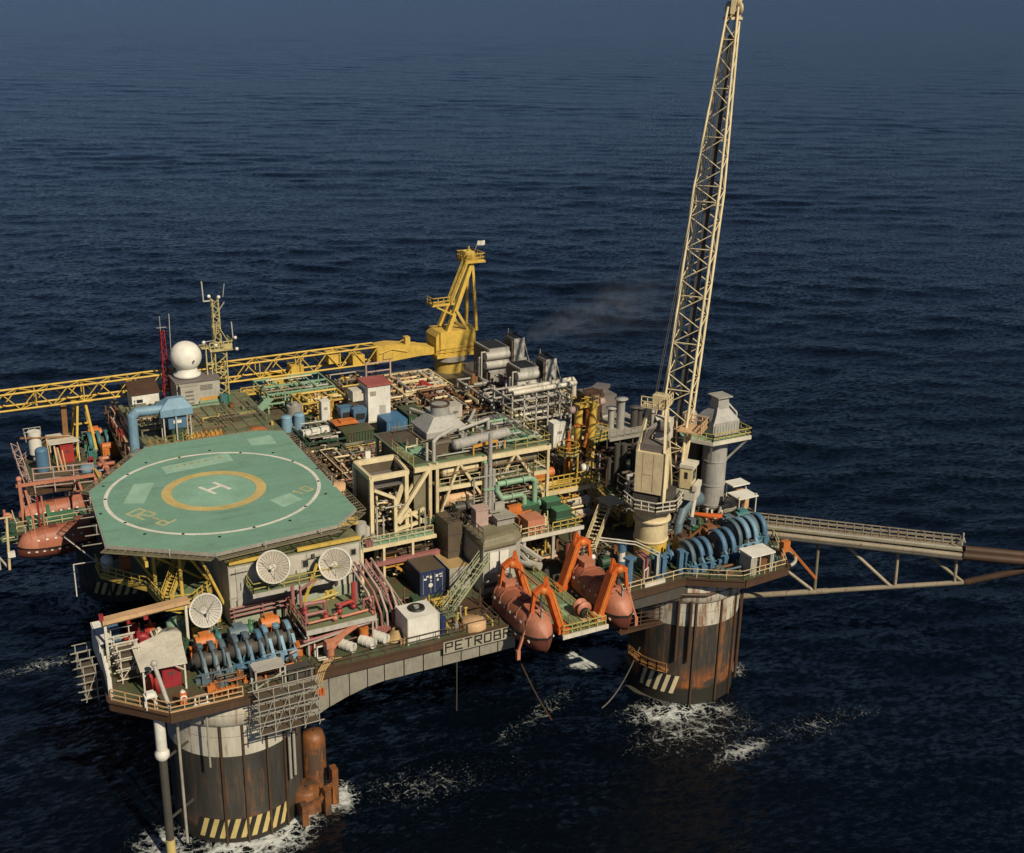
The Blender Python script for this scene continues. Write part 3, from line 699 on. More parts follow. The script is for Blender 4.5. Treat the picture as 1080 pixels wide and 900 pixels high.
bl = thing('dish_balcony', 'green floored balcony with yellow railing carrying two large antenna dishes', 'balcony', (-19.2, -23.4, 21.7))
MB().box(-24.0, -14.3, -24.6, -22.15, 21.55, 21.75).build('floor', MT['grate_green'], bl)
MB().box(-24.0, -19.3, -24.75, -24.6, 21.35, 21.8).box(-19.1, -14.3, -24.75, -24.6, 21.35, 21.8).build('edge_beam', MT['steel_light'], bl)
MB().rail([(-23.9, -22.3, 21.75), (-23.9, -24.55, 21.75), (-14.4, -24.55, 21.75)], step=1.6, r=.04).build('railing', MT['yellow_green'], bl)
b = MB()
for x in (-23.6, -20.5, -17.5, -14.8): b.bar((x, -24.4, 21.5), (x, -22.15, 19.6), .14); b.bar((x, -24.5, 21.45), (x, -22.15, 21.45), .16)
b.bar((-19.3, -24.4, 21.4), (-19.3, -24.4, 17), .22); b.build('bracket', MT['steel'], bl)
def dish(loc, direction, R, label, mat='dish_grey', post=None):
    """parabolic antenna; direction = the way the bowl faces"""
    loc = V(loc); d = V(direction).normalized(); a = V((0, 0, 1)); r = d.cross(a).normalized(); u = r.cross(d)
    t = thing('dish_antenna', label, 'antenna dish', (loc.x, loc.y, post if post else loc.z - R))
    def P(rr, ang, dep): return loc + r * (rr * math.cos(ang)) + u * (rr * math.sin(ang)) + d * dep
    n = 40; b = MB(); ks = [0, .25, .5, .75, 1.0]; vs = []; fs = []
    for k in ks:
        for i in range(n): vs.append(P(R * k, 2 * PI * i / n, R * .34 * k * k))
    for j in range(len(ks) - 1):
        for i in range(n): fs.append((j * n + i, j * n + (i + 1) % n, (j + 1) * n + (i + 1) % n, (j + 1) * n + i))
    b.add(vs, fs, True).build('bowl', MT[mat], t)
    b = MB()
    for i in range(28):
        ang = 2 * PI * i / 28
        for s_ in (.035, -.035):
            pts = [P(R * k, ang, R * .34 * k * k + s_) for k in (.22, .5, .75, 1.0)]
            for p, q in zip(pts, pts[1:]): b.bar(p, q, .035)
    b.build('rib', MT['steel'], t)
    b = MB()
    for i in range(n): b.bar(P(R, 2 * PI * i / n, R * .34), P(R, 2 * PI * (i + 1) / n, R * .34), .12)
    b.build('rim', MT['white'], t)
    b = MB()
    for ang in (.5, 2.6, 4.7): b.cyl(P(R * .8, ang, R * .22), loc + d * (R * .95), .035, n=5)
    b.cyl(loc + d * (R * .88), loc + d * (R * 1.02), .16, n=8); b.build('feed', MT['steel_light'], t)
    b = MB().cyl(loc - d * .05, loc - d * .7, .35, n=10)
    if post is not None:
        e = loc - d * .7; b.cyl((e.x, e.y, post), e, .2, n=10)
        b.cyl((e.x + .9, e.y + .3, post), e - V((0, 0, .5)), .14, n=8)
    b.build('mount', MT['steel_light'], t)
    return t
dish((-21.7, -24.2, 24.1), (-.12, -.85, .5), 1.62, 'left of the two ribbed cream dishes on the balcony below the helideck', post=21.75)
dish((-15.2, -24.2, 23.0), (-.22, -.85, .48), 1.62, 'right of the two ribbed cream dishes on the balcony below the helideck', post=21.75)
dish((-28.8, -24.0, 20.9), (.16, -.93, .33), 1.62, 'pale see-through mesh dish on a white post behind the blue winches', mat='steel_light', post=17)
# outside bits round the quarters
t = thing('pipe_run', 'pink pipes running along the grey quarters wall above the winches', 'pipes', (-21, -23, 19))
for z, y in ((19.1, -22.6), (19.5, -22.55), (18.7, -22.75)):
    MB().tube([(-25.9, y, z), (-20.0, y, z + .1), (-19.5, y - .4, z + .1)], .1).build('pipe', MT['pink'], t)
b = MB()
for x in (-25.5, -22.5, -20): b.bar((x, -22.6, 17), (x, -22.6, 19.6), .12); b.bar((x, -22.1, 18.6), (x, -22.9, 18.6), .1)
b.build('support', MT['pink'], t)
# yellow walkway and stairs below the west edge of the helideck
t = thing('access_platform', 'yellow railed access platform with stairs beneath the near left helideck edge', 'platform', (-32, -14, 17))
MB().prism([(-36.0, -6.6), (-36.0, -9.4), (-32.2, -14.6), (-31.6, -19.6), (-29.0, -20.2), (-26.2, -17.5), (-26, -6.6)], 19.6, 19.8).build('floor', MT['grate_green'], t)
MB().rail([(-36, -6.6, 19.8), (-36, -9.4, 19.8), (-32.2, -14.6, 19.8), (-31.6, -19.6, 19.8), (-29, -20.2, 19.8), (-26.3, -17.6, 19.8)], step=1.0, r=.05, toe=True).build('railing', MT['yellow_dirty'], t)
b = MB()
pp = [(-36, -6.6, 19.5), (-36, -9.4, 19.5), (-32.2, -14.6, 19.5), (-31.6, -19.6, 19.5), (-29, -20.2, 19.5), (-26.3, -17.6, 19.5)]
for p, q in zip(pp, pp[1:]): b.bar(p, q, .22, .4)
for p in pp[1:5]: b.bar(p, (-26.2, p[1] * .95, 16.4), .2)
b.build('edge_beam', MT['yellow_dirty'], t)
MB().stair((-31.2, -18.4, 19.8), (-27.6, -14.6, 24.6), 1.0).build('stair', MT['yellow_dirty'], t)
MB().stair((-30.6, -10.6, 19.8), (-28.2, -14.6, 24.8), 1.0).build('stair', MT['yellow'], t)
b = MB().box(-33.9, -32.9, -9.6, -8.6, 19.8, 21.1).box(-33.7, -33.1, -9.4, -8.8, 21.1, 21.5)
solo('winch_cover', 'orange covered winch on the yellow platform under the helideck edge', 'winch', b, MT['orange_dull'])
b = MB().lathe((-35.2, -9.0, 19.8), [(.0, 0), (.62, 0), (.62, 1.5), (.4, 1.75), (0, 1.8)], n=16)
for k in (.4, .9, 1.35): b.lathe((-35.2, -9.0, 19.8 + k), [(.63, 0), (.68, .05), (.63, .1)], n=16)
solo('white_tank', 'small white tank at the outer end of the yellow access platform', 'tank', b, MT['white'])
b = MB().tube([(-36.2, -8.2, 20.8), (-38.4, -7.6, 20.6), (-38.6, -9.2, 17.6)], .07).tube([(-36.2, -8.2, 20.8), (-38.6, -4.2, 22.4)], .08)
solo('boat_boom', 'thin grey boom arm reaching out past the end of the yellow platform', 'boom', b, MT['steel_light'])
# ------------------------------------------------------------------ near corner deck (over the front left column)
WR = random.Random(2)
def winch(loc, label, paint_, mot, n=3, R=1.55, pitch=1.15, group='blue mooring winches', slab=False):
    """mooring windlass: bed frame, chain drum on an x axle, arched brake guards, motor at the back"""
    x, y, z = loc; t = thing('mooring_winch', label, 'winch', loc, group)
    W_ = pitch * (n - 1) / 2
    b = MB()
    for s_ in (-1, 1): b.box(x - W_ - .8, x + W_ + .8, y + s_ * 1.5 - .16, y + s_ * 1.5 + .16, z, z + .45)
    for i in range(n):
        xx = x - W_ + i * pitch; b.box(xx - .16, xx + .16, y - 1.9, y + 1.6, z, z + .55)
        b.bar((xx + .25, y - 1.9, z + .5), (xx + .25, y - .5, z + 1.9), .3, .45); b.bar((xx, y + 1.5, z + .5), (xx, y + .7, z + 1.4), .2, .25); b.box(xx - .3, xx + .3, y - 2.0, y - 1.4, z, z + .9)
    b.bar((x - W_ - .7, y - 1.75, z + .95), (x + W_ + .7, y - 1.75, z + .95), .12)
    b.build('bed_frame', paint_, t)
    MB().lathe((x, y, z + 1.55), [(.0, -W_ - .75), (.35, -W_ - .75), (.35, -W_ - .45), (.72, -W_ - .4), (.72, W_ + .4), (.35, W_ + .45), (.35, W_ + .75), (0, W_ + .75)], n=18, axis='x').build('drum', MT['dark_steel'], t)
    for i in range(n):
        xx = x - W_ + i * pitch + WR.uniform(-.14, .14)
        MB().lathe((xx, y, z + 1.55), [(R - .22, -.26 + WR.uniform(-.1, .05)), (R, -.26), (R, .26), (R - .22, .2), (R - .22, -.26)], n=16, a0=D(WR.uniform(50, 80) if slab else WR.uniform(5, 60)), a1=D(WR.uniform(105, 135) if slab else WR.uniform(165, 215)), axis='x').build('brake_guard', WR.choice((paint_, paint_, MT['blue_grey'])), t)
        MB().lathe((xx, y, z + 1.55), [(.2, -.07), (R - .3, -.07), (R - .3, .07), (.2, .07)], n=18, axis='x').build('flange', MT['blue_grey'], t)
    b = MB()
    for i in range(9):
        px, pz = x + WR.uniform(-W_ - .6, W_ + .6), z + WR.uniform(.4, 1.4); b.tube([(px, y - 1.7, z + .2), (px, y - 1.6, pz), (px + WR.uniform(-.6, .6), y - 1.3, pz + .2)], WR.uniform(.05, .11), 6)
        if i % 2: b.box(px - .2, px + .2, y - 1.95, y - 1.6, z, z + WR.uniform(.4, 1.0))
    b.build('control_gear', WR.choice((MT['blue_grey'], MT['teal'], MT['dark_steel'])), t)
    b = MB().box(x - .95, x + .95, y + 1.7, y + 3.0, z, z + 1.5).cyl((x - .9, y + 2.3, z + 2.0), (x + .9, y + 2.3, z + 2.0), .75, n=14).box(x - .5, x + .5, y + 2.0, y + 2.7, z + 2.6, z + 3.0)
    b.build('motor', mot, t)
    return t
winch((-29.6, -29.2, 17), 'left winch of the blue row on the near corner, orange motor behind it', MT['blue_grey'], MT['orange_dull'], 3, 1.6, slab=True)
winch((-26.2, -28.9, 17), 'middle winch of the blue row on the near corner, between the two orange motors', MT['blue'], MT['blue_grey'], 3, 1.6, slab=True)
winch((-22.9, -28.4, 17), 'right winch of the blue row on the near corner, nearest the pink pipe platform', MT['blue_pale'], MT['orange_dull'], 3, 1.6, slab=True)
def pump(loc, label, col, base='green_dark', rz=0, s=1.0, group=None, cat='pump', name='pump_set'):
    x, y, z = loc; t = thing(name, label, cat, loc, group)
    MB().box(x - 1.1 * s, x + 1.1 * s, y - .5 * s, y + .5 * s, z, z + .22 * s).build('skid', MT[base], t)
    MB().cyl((x - .9 * s, y, z + .75 * s), (x + .1 * s, y, z + .75 * s), .42 * s, n=12).box(x - .7 * s, x - .2 * s, y - .2 * s, y + .2 * s, z + 1.1 * s, z + 1.35 * s).build('motor', MT[col], t)
    MB().lathe((x + .6 * s, y, z + .75 * s), [(0, -.3 * s), (.5 * s, -.3 * s), (.55 * s, 0), (.5 * s, .3 * s), (0, .3 * s)], n=14, axis='x').cyl((x + .6 * s, y + .3 * s, z + .75 * s), (x + .6 * s, y + .3 * s, z + 1.7 * s), .15 * s, n=8).build('casing', MT[col], t)
    if rz: turn(t, rz)
    return t
pump((-28.2, -24.6, 17), 'teal pump set left of the grey quarters wall behind the winches', 'teal', rz=.3)
pump((-24.9, -24.2, 17), 'green pump set against the quarters wall between the two orange motors', 'green')
pump((-21.8, -24.3, 17), 'small green pump set behind the right-hand blue winch', 'green', s=.8)
t = thing('canopy_shelter', 'open shelter with a flat dirty white roof over red cabinets', 'shelter', (-34, -28.5, 17))
MB().add([(-36.5, -31.0, 19.75), (-32.3, -31.3, 19.75), (-31.7, -26.2, 20.2), (-33.2, -26.0, 20.45), (-36.4, -26.9, 20.1), (-36.5, -31.0, 19.9), (-32.3, -31.3, 19.9), (-31.7, -26.2, 20.35), (-33.2, -26.0, 20.6), (-36.4, -26.9, 20.25)],
         [(4, 3, 2, 1, 0), (5, 6, 7, 8, 9)] + [(i, (i + 1) % 5, 5 + (i + 1) % 5, 5 + i) for i in range(5)]).build('roof', MT['offwhite'], t)
for x, y in ((-36.2, -30.7), (-32.5, -31.0), (-32.0, -26.6), (-36.1, -27.2)):
    MB().bar((x, y, 17), (x, y, 19.8), .16).bar((x, y, 19), (x + (1 if x < -34 else -1), y, 19.75), .1).build('post', MT['offwhite'], t)
def cabinet(x, y, z, w_, d_, h_, label, col, cat='cabinet', name='cabinet', rz=0, group=None, vent=True):
    t = thing(name, label, cat, (x, y, z), group)
    b = MB().box(x - w_ / 2, x + w_ / 2, y - d_ / 2, y + d_ / 2, z + .1, z + h_).box(x - w_ / 2 - .05, x + w_ / 2 + .05, y - d_ / 2 - .05, y + d_ / 2 + .05, z + h_, z + h_ + .08)
    b.box(x - w_ / 2 + .05, x + w_ / 2 - .05, y - d_ / 2 + .05, y + d_ / 2 - .05, z, z + .1).build('body', MT[col], t)
    b = MB(); k = max(1, round(w_ / .9))
    for i in range(k):
        xa = x - w_ / 2 + w_ * i / k; b.box(xa + .06, xa + w_ / k - .06, y - d_ / 2 - .04, y - d_ / 2, z + .2, z + h_ - .1)
    b.build('door', MT[col], t)
    if vent:
        b = MB()
        for j in range(4): b.box(x - w_ * .2, x + w_ * .2, y - d_ / 2 - .06, y - d_ / 2 - .045, z + h_ * .6 + j * .1, z + h_ * .6 + j * .1 + .05)
        b.build('vent', MT['dark_steel'], t)
    if rz: turn(t, rz)
    return t
cabinet(-33.6, -29.6, 17, 1.7, 1.4, 2.3, 'crimson cabinet under the white canopy on the near corner', 'crimson')
MB_ = MB().lathe((-35.6, -30.3, 17), [(0, 0), (.32, 0), (.32, 1.7), (.2, 1.95), (0, 2)], n=12).lathe((-35.0, -30.6, 17), [(0, 0), (.3, 0), (.3, 1.5), (0, 1.8)], n=12)
solo('red_bottle', 'pair of upright red bottles at the left post of the white canopy', 'gas bottles', MB_, MT['red'])
cabinet(-37.1, -20.3, 17, 1.3, 1.8, 2.1, 'bright blue cabinet inside the white bulwark', 'blue')
pump((-35.2, -20.2, 17), 'red pump set beside the bright blue cabinet', 'red', rz=1.2, s=1.25)
pump((-34.6, -22.6, 17), 'red pump set between the tan beam and the white canopy', 'crimson', rz=1.4, s=1.3)
b = MB().cyl((-33.2, -19.4, 17), (-33.2, -19.4, 17.9), .35, .5, n=12).cyl((-33.2, -19.4, 17.9), (-33.2, -19.4, 18.6), .3, .1, n=12).bar((-33.8, -19.4, 18.1), (-32.6, -19.4, 18.1), .12)
solo('fire_monitor', 'small orange fire monitor standing under the tan beam', 'fire monitor', b, MT['orange'])
for x, y, lab in ((-30.7, -20.6, 'right one of two round pale green tanks behind the white canopy'), (-31.9, -22.6, 'left one of two round pale green tanks behind the white canopy')):
    b = MB().lathe((x, y, 17), [(0, 0), (1.15, 0), (1.15, 1.35), (1.05, 1.5), (0, 1.62)], n=22).lathe((x, y, 18.5), [(.5, 0), (.5, .15), (0, .15)], n=12)
    solo('round_tank', lab, 'tank', b, MT['mint' if x > -31 else 'steel_light'], 'round green tanks behind the canopy')
t = thing('crane_beam', 'long flat tan monorail beam on posts above the near corner deck', 'beam', (-34.5, -25.5, 17))
MB().bar((-38.6, -25.2, 22.6), (-30.3, -24.4, 22.6), 1.0, .4).bar((-38.6, -25.2, 22.25), (-30.3, -24.4, 22.25), .3, .3).build('girder', MT['tan'], t)
for x, y in ((-38.3, -25.1), (-30.6, -24.4)): MB().bar((x, y, 17), (x, y, 22.1), .25).build('post', MT['offwhite'], t)
MB().bar((-38.6, -25.3, 22.8), (-38.6, -25.3, 23.4), .4).box(-34.7, -34.3, -25.0, -24.6, 21.7, 22.1).build('trolley', MT['crimson'], t)
MB().box(-38.9, -37.6, -24.6, -20, 19.9, 20.0).box(-38.95, -38.85, -24.6, -20, 17, 20).build('side_screen', MT['white'], t)
scaffold('scaffold_tower', 'white tube scaffold tower inside the bulwark of the near corner', -37.6, -35.9, -27.6, -23.2, 17.4, 19.6, 1, 3, 2, MT['offwhite'])
b = MB().tube([(-34.8, -34.0, 17), (-34.8, -33.8, 17.6), (-35.5, -32.6, 21.2)], .2, n=10).ball((-35.5, -32.6, 21.3), .32, n=10, k=6)
solo('vent_pipe', 'leaning silver vent pipe at the point of the near corner', 'vent', b, MT['steel_light'])
b = MB()
for x in (-36.6, -35.7): b.bar((x, -33.3, 17), (x, -33.3, 18.3), .1); b.bar((x, -32.6, 17), (x, -32.6, 18.3), .1)
b.box(-36.7, -35.6, -33.4, -32.5, 18.3, 18.42).box(-36.5, -35.8, -33.2, -32.7, 18.42, 18.75)
solo('signal_stand', 'white stand with a lamp housing behind the corner railing', 'stand', b, MT['white'])
t = thing('lifebuoy_station', 'red lifebuoy box with white tip on the near corner railing', 'lifebuoy', (-33.5, -34.2, 17))
MB().cbox((-33.5, -34.2, 18.05), (.6, .25, 1.1)).build('box', MT['orange'], t)
MB().cbox((-33.5, -34.2, 18.72), (.36, .2, .3), 0, ('Y', D(45))).build('cap', MT['white'], t)
b = MB().lathe((-33.5, -34.36, 18.1), [(.2, -.05), (.32, -.05), (.32, .05), (.2, .05)], n=14, axis='y'); b.build('ring', MT['white'], t)
b = MB()
for x in (-32.5, -31.4): b.bar((x, -34.3, 17), (x, -34.3, 17.9), .14)
b.bar((-32.5, -34.3, 17.9), (-31.4, -34.3, 17.9), .16).bar((-32.5, -34.3, 17), (-31.4, -34.3, 17), .16).bar((-32.7, -34.4, 17.05), (-31.2, -34.4, 17.05), .12)
solo('fairlead_frame', 'small white square frame on the front edge of the near corner', 'frame', b, MT['white'])
b = MB().bar((-30.8, -33.6, 17.5), (-28.6, -33.8, 17.7), .3, .2)
for i in range(5): b.cyl((-30.4 + i * .5, -33.7, 17), (-30.4 + i * .5, -33.7, 17.9), .09, n=6)
solo('valve_manifold', 'low orange valve manifold in front of the left blue winch', 'manifold', b, MT['orange_dull'])
t = thing('grey_cabin', 'grey steel work table and cage above the hanging scaffold', 'frame', (-24, -33.6, 17))
b = MB().box(-26.9, -23.9, -34.4, -32.6, 18.9, 19.0)
for x in (-26.8, -24.0):
    for y in (-34.3, -32.7): b.bar((x, y, 16.4), (x, y, 19), .16)
b.bar((-26.8, -34.3, 17.2), (-24, -34.3, 18.4), .1).build('table', MT['steel_light'], t)
MB().box(-23.7, -21.4, -34.3, -32.8, 17.2, 18.0).rail([(-23.7, -34.5, 17.4), (-21.2, -34.5, 17.4), (-21.2, -32.8, 17.4)], step=.8).build('cage', MT['dark_steel'], t)
b = MB()
for k in range(4):
    o = k * .28
    b.tube([(-18.6 + o, -32.4, 17.15), (-19.6 + o, -32.9, 17.5), (-20.6 + o * .8, -33.9, 17.2), (-21.1 + o * .8, -34.2, 16.2), (-21.15 + o * .8, -34.2, 14.9)], .09, n=6)
solo('hose_bundle', 'bundle of bent hoses going over the deck edge by the near corner', 'hoses', b, MT['sand_rope'])
b = MB()
for k in range(3): b.cyl((-21.0 + k * .32, -34.35, 14.6), (-21.0 + k * .32, -34.35, 15.5), .13, n=8)
solo('hose_end', 'three orange hose ends hanging beside the grey scaffold', 'hose ends', b, MT['orange'])
# ------------------------------------------------------------------ front edge: pink piping platform, jib, containers, cabin
t = thing('valve_platform', 'green floored platform of pink and red pipework in front of the quarters', 'platform', (-17, -29, 17))
MB().box(-20.7, -13.6, -31.0, -25.4, 19.8, 20.0).build('floor', MT['grate_green'], t)
MB().bar((-20.75, -31.1, 19.85), (-13.5, -31.1, 19.85), .16, .5).build('edge_beam', MT['steel_light'], t)
b = MB()
for x in (-20.5, -13.8):
    for y in (-30.9, -25.6): b.bar((x, y, 17), (x, y, 19.8), .16)
b.bar((-20.8, -31.0, 19.3), (-20.8, -25.4, 19.3), .14).bar((-21.6, -31.6, 18.9), (-13.2, -30.7, 19.4), .13); b.build('post', MT['steel_light'], t)
b = MB().rail([(-20.7, -26, 20), (-20.7, -30.9, 20)], step=1.2, r=.05).rail([(-13.6, -31, 20), (-13.6, -28.5, 20)], step=1.0, r=.05); b.build('railing', MT['pink'], t)
for k, (pts, r, c) in enumerate([
    ([(-20.2, -29.6, 20.0), (-20.2, -29.6, 21.0), (-18.2, -29.6, 21.0), (-18.2, -29.6, 20)], .16, 'pink'),
    ([(-19.8, -28.0, 20.0), (-19.8, -28.0, 21.3), (-17.8, -28.2, 21.3), (-17.8, -28.2, 20)], .2, 'pink'),
    ([(-20.3, -30.4, 20.5), (-17.5, -30.3, 20.5), (-17.5, -30.3, 20)], .12, 'salmon'),
    ([(-16.9, -30.4, 20.4), (-14.0, -30.2, 20.4)], .14, 'salmon'),
    ([(-16.6, -29.2, 20.0), (-16.6, -29.2, 21), (-15.0, -28.8, 21), (-15.0, -28.8, 23.0)], .19, 'red'),
    ([(-16.4, -27.6, 20.2), (-14.2, -27.4, 20.2), (-14.2, -27.4, 22.2)], .22, 'pink'),
    ([(-20.4, -26.2, 20.0), (-20.4, -26.2, 22.6)], .2, 'pink'), ([(-19.6, -26.2, 20.0), (-19.6, -26.2, 22.0), (-17.5, -24.6, 22)], .14, 'pink'),
    ([(-18.9, -26.6, 20.6), (-15.6, -26.2, 20.8)], .16, 'yellow_green'), ([(-14.3, -29.8, 20), (-14.3, -29.8, 21.4), (-13.2, -29.6, 21.4), (-13.2, -29.6, 20.2)], .12, 'pink'),
    ([(-21.4, -30.8, 18.2), (-22.6, -31.4, 18.3)], .12, 'pink_pale'), ([(-20.9, -27, 17), (-20.9, -27, 21.6)], .13, 'rust'),
    ([(-20.9, -28.6, 18), (-20.9, -30.9, 18.9), (-13.4, -30.6, 19.2)], .15, 'pink')]):
    MB().tube(pts, r, 8).build('pipe', MT[c], t)
for x, y, c in ((-18.2, -29.6, 'red'), (-19.8, -28.0, 'crimson'), (-16.6, -29.2, 'red'), (-15, -28.8, 'crimson'), (-17.5, -30.3, 'salmon')):
    v = MB().lathe((x, y, 20.2), [(0, 0), (.3, 0), (.3, .3), (.2, .35), (.2, .6), (.3, .65), (.3, .75), (0, .75)], n=10).build('valve', MT[c], t)
    MB().lathe((x, y, 21.0), [(.2, 0), (.26, .04), (.2, .08)], n=12).cyl((x, y, 20.9), (x, y, 21.05), .04, n=6).build('handwheel', MT['dark_steel'], v)
MB().bar((-19.0, -25.2, 19.8), (-17.0, -24.0, 23.4), .22).bar((-18.6, -24.6, 20.6), (-17.4, -25.2, 22.2), .12).build('davit_arm', MT['yellow'], t)
b = MB()
for x in (-16.6, -16.0): b.cyl((x, -25.6, 19.6), (x, -25.6, 20.9), .22, n=10).bar((x - .4, -25.6, 20.6), (x + .4, -25.6, 20.6), .1)
b.build('actuator', MT['yellow'], t)
t = thing('pipe_ladder', 'bank of bent pink pipes and ladder going down beside the pink platform', 'pipes', (-11.6, -28.4, 17))
for k in range(5):
    x = -12.8 + k * .62
    MB().tube([(x - .6, -23.4, 22.4), (x, -27.2, 20.6), (x + .1, -28.9, 18.9), (x + .1, -29.2, 17)], .13, 8).build('pipe', MT['pink' if k % 2 else 'pink_pale'], t)
MB().stair((-9.4, -28.6, 17.2), (-11.4, -24.0, 21.6), .9).build('ladder', MT['pink_pale'], t)
MB().box(-13.3, -10.4, -29.8, -28.9, 17, 17.5).build('trough', MT['pink'], t)
t = thing('jib_crane', 'salmon jib crane arm leaning over the front edge below the pink platform', 'crane', (-18.6, -32.0, 17))
MB().cyl((-18.7, -32.1, 17), (-18.7, -32.1, 18.9), .36, n=12).build('post', MT['salmon'], t)
MB().bar((-18.9, -32.1, 18.7), (-13.2, -30.0, 19.9), .35, .45).bar((-18.7, -32.1, 17.8), (-16.6, -31.2, 19.1), .16).build('arm', MT['salmon'], t)
MB().box(-19.2, -18.3, -32.5, -31.7, 18.4, 19.1).build('slew_head', MT['salmon'], t)
def drum(loc, d, r, L, label, col, group=None, upright=False):
    p = V(loc); d = V(d).normalized() * (L / 2); b = MB().cyl(p - d, p + d, r, n=16)
    for k in (-.98, -.33, .33, .98): b.cyl(p + d * k - d * .02, p + d * k + d * .02, r * 1.05, n=16)
    return solo('drum', label, 'drum', b, MT[col], group)
drum((-16.6, -31.2, 17.5), (.5, -.86, 0), .5, 1.5, 'white drum lying on the deck just right of the salmon jib post', 'white')
drum((-14.6, -31.4, 17.55), (.5, -.86, 0), .52, 1.6, 'left drum of the two white drums lying close together past the jib tip', 'white')
drum((-13.1, -31.1, 17.55), (.5, -.86, 0), .52, 1.6, 'right drum of the two white drums lying close together past the jib tip', 'white')
b = MB()
for i in range(9): b.lathe((-11.7 + .05 * i, -31.3 + .04 * i, 17.1 + i * .1), [(.8 - .05 * i, -.09), (.9 - .05 * i, 0), (.8 - .05 * i, .09), (.65 - .05 * i, 0), (.8 - .05 * i, -.09)], n=16)
solo('rope_coil', 'tan coil of hose on the deck beside the two white drums', 'coil', b, MT['sand_rope'])
b = MB()
for i in range(6): b.cyl((-11.5 + i * .33, -32.6, 17), (-11.5 + i * .33 + .1, -32.6, 17.7), .1, n=6)
b.bar((-11.6, -32.6, 17.5), (-9.4, -32.6, 17.5), .1)
solo('bottle_rack', 'row of small pale bottles standing at the front railing', 'bottle rack', b, MT['tan'])
b = MB()
for x in (-19.9, -18.9):
    b.bar((x, -31.6, 17), (x, -31.6, 18.4), .12).bar((x, -30.9, 17), (x, -30.9, 18.4), .12)
b.bar((-19.9, -31.6, 18.4), (-18.9, -31.6, 18.4), .12).bar((-20, -32, 17.3), (-18.8, -32, 17.2), .5, .1)
solo('pipe_stand', 'white pipe stand under the corner of the pink platform', 'stand', b, MT['white'])
b = MB().cyl((-21.2, -29.9, 17), (-21.2, -29.9, 18.4), .4, n=12).cyl((-20.6, -29.2, 17), (-20.6, -29.2, 18.2), .4, n=12)
solo('orange_drum', 'two orange drums between the right blue winch and the pink platform', 'drums', b, MT['orange_dull'])
b = MB().cyl((-14.6, -30.4, 17), (-14.6, -30.4, 18.7), .5, n=12).box(-15.3, -13.9, -30.9, -29.8, 17, 17.5)
solo('orange_pump', 'orange pump under the right end of the pink platform', 'pump', b, MT['orange_dull'])
b = MB().cyl((-20.1, -30.2, 17), (-20.1, -30.2, 19.4), .28, n=10).bar((-20.1, -30.2, 19.2), (-19.2, -29.4, 19.2), .25)
solo('hydrant', 'red hydrant post under the left end of the pink platform', 'hydrant', b, MT['red'])
# containers
def container(x0, x1, y0, y1, z, h, label, col, rz=0, group=None, top=None, open_=False):
    t = thing('shipping_container', label, 'container', ((x0 + x1) / 2, (y0 + y1) / 2, z), group)
    b = MB().box(x0 + .06, x1 - .06, y0 + .06, y1 - .06, z + .12, z + h - .06)
    n = max(3, int((y1 - y0) / .3))
    for i in range(n):
        y = y0 + .15 + (y1 - y0 - .3) * i / n; b.box(x0 + .01, x1 - .01, y, y + .15, z + .2, z + h - .15)
    b.build('body', MT[col], t)
    b = MB()
    for x in (x0, x1 - .12):
        for y in (y0, y1 - .12): b.box(x, x + .12, y, y + .12, z, z + h)
    for x in (x0, x1 - .12): b.box(x, x + .12, y0 + .12, y1 - .12, z + h - .14, z + h)
    for y in (y0, y1 - .12): b.box(x0 + .12, x1 - .12, y, y + .12, z + h - .14, z + h).box(x0 + .12, x1 - .12, y, y + .12, z, z + .14)
    b.build('frame', MT[col], t)
    MB().box(x0 + .1, x1 - .1, y0 + .1, y1 - .1, z + h - .06, z + h + .02).build('roof', MT[top or col], t)
    m_ = (x0 + x1) / 2
    for xa, xb in ((x0 + .14, m_ - .02), (m_ + .02, x1 - .14)):
        d_ = MB().box(xa, xb, y0 - .0, y0 + .07, z + .18, z + h - .16).build('door', MT[col], t)
        MB().bar((xb - .25, y0 - .03, z + .3), (xb - .25, y0 - .03, z + h - .3), .05).bar((xa + .2, y0 - .03, z + .3), (xa + .2, y0 - .03, z + h - .3), .05).build('lock_rod', MT['steel'], d_)
    if rz: turn(t, rz)
    return t
c = container(-5.7, -2.7, -24.3, -18.9, 17, 2.9, 'navy blue container with white marks on its doors, at the foot of the module', 'navy', top='brown')
b = MB()
for x, z, w_, h_ in ((-5.3, 18.95, .35, .2), (-5.0, 19.25, .3, .18), (-4.6, 19.05, .25, .3), (-4.55, 18.7, .2, .12), (-3.9, 19.1, .3, .3), (-3.5, 19.3, .35, .14), (-3.4, 19.0, .3, .12), (-3.75, 18.6, .2, .25)):
    b.box(x, x + w_, -24.38, -24.35, z, z + h_)
b.cyl((-4.5, -24.36, 18.25), (-4.5, -24.39, 18.25), .26, n=12); b.build('lettering', MT['white'], c)
container(-2.3, .2, -24.5, -19.2, 17, 2.7, 'pale grey container standing right beside the navy one', 'house_grey', top='sand_rope')
t = thing('chemical_tote', 'big square white tank box with round black hatch on top', 'tank', (-9.1, -31.4, 17))
MB().box(-10.9, -7.5, -33.0, -29.9, 17.12, 19.9).build('body', MT['white'], t)
b = MB()
for x in (-10.95, -7.6):
    for y in (-33.05, -29.95): b.box(x, x + .14, y, y + .14, 17, 19.95)
b.box(-10.95, -7.45, -33.06, -33.0, 17.75, 17.85).box(-10.97, -10.9, -33, -29.9, 17.75, 17.85); b.build('frame', MT['offwhite'], t)
h = MB().lathe((-9.2, -31.2, 19.9), [(0, .1), (.62, .1), (.72, .25), (.85, .18), (.9, 0)], n=20).build('hatch', MT['black'], t)
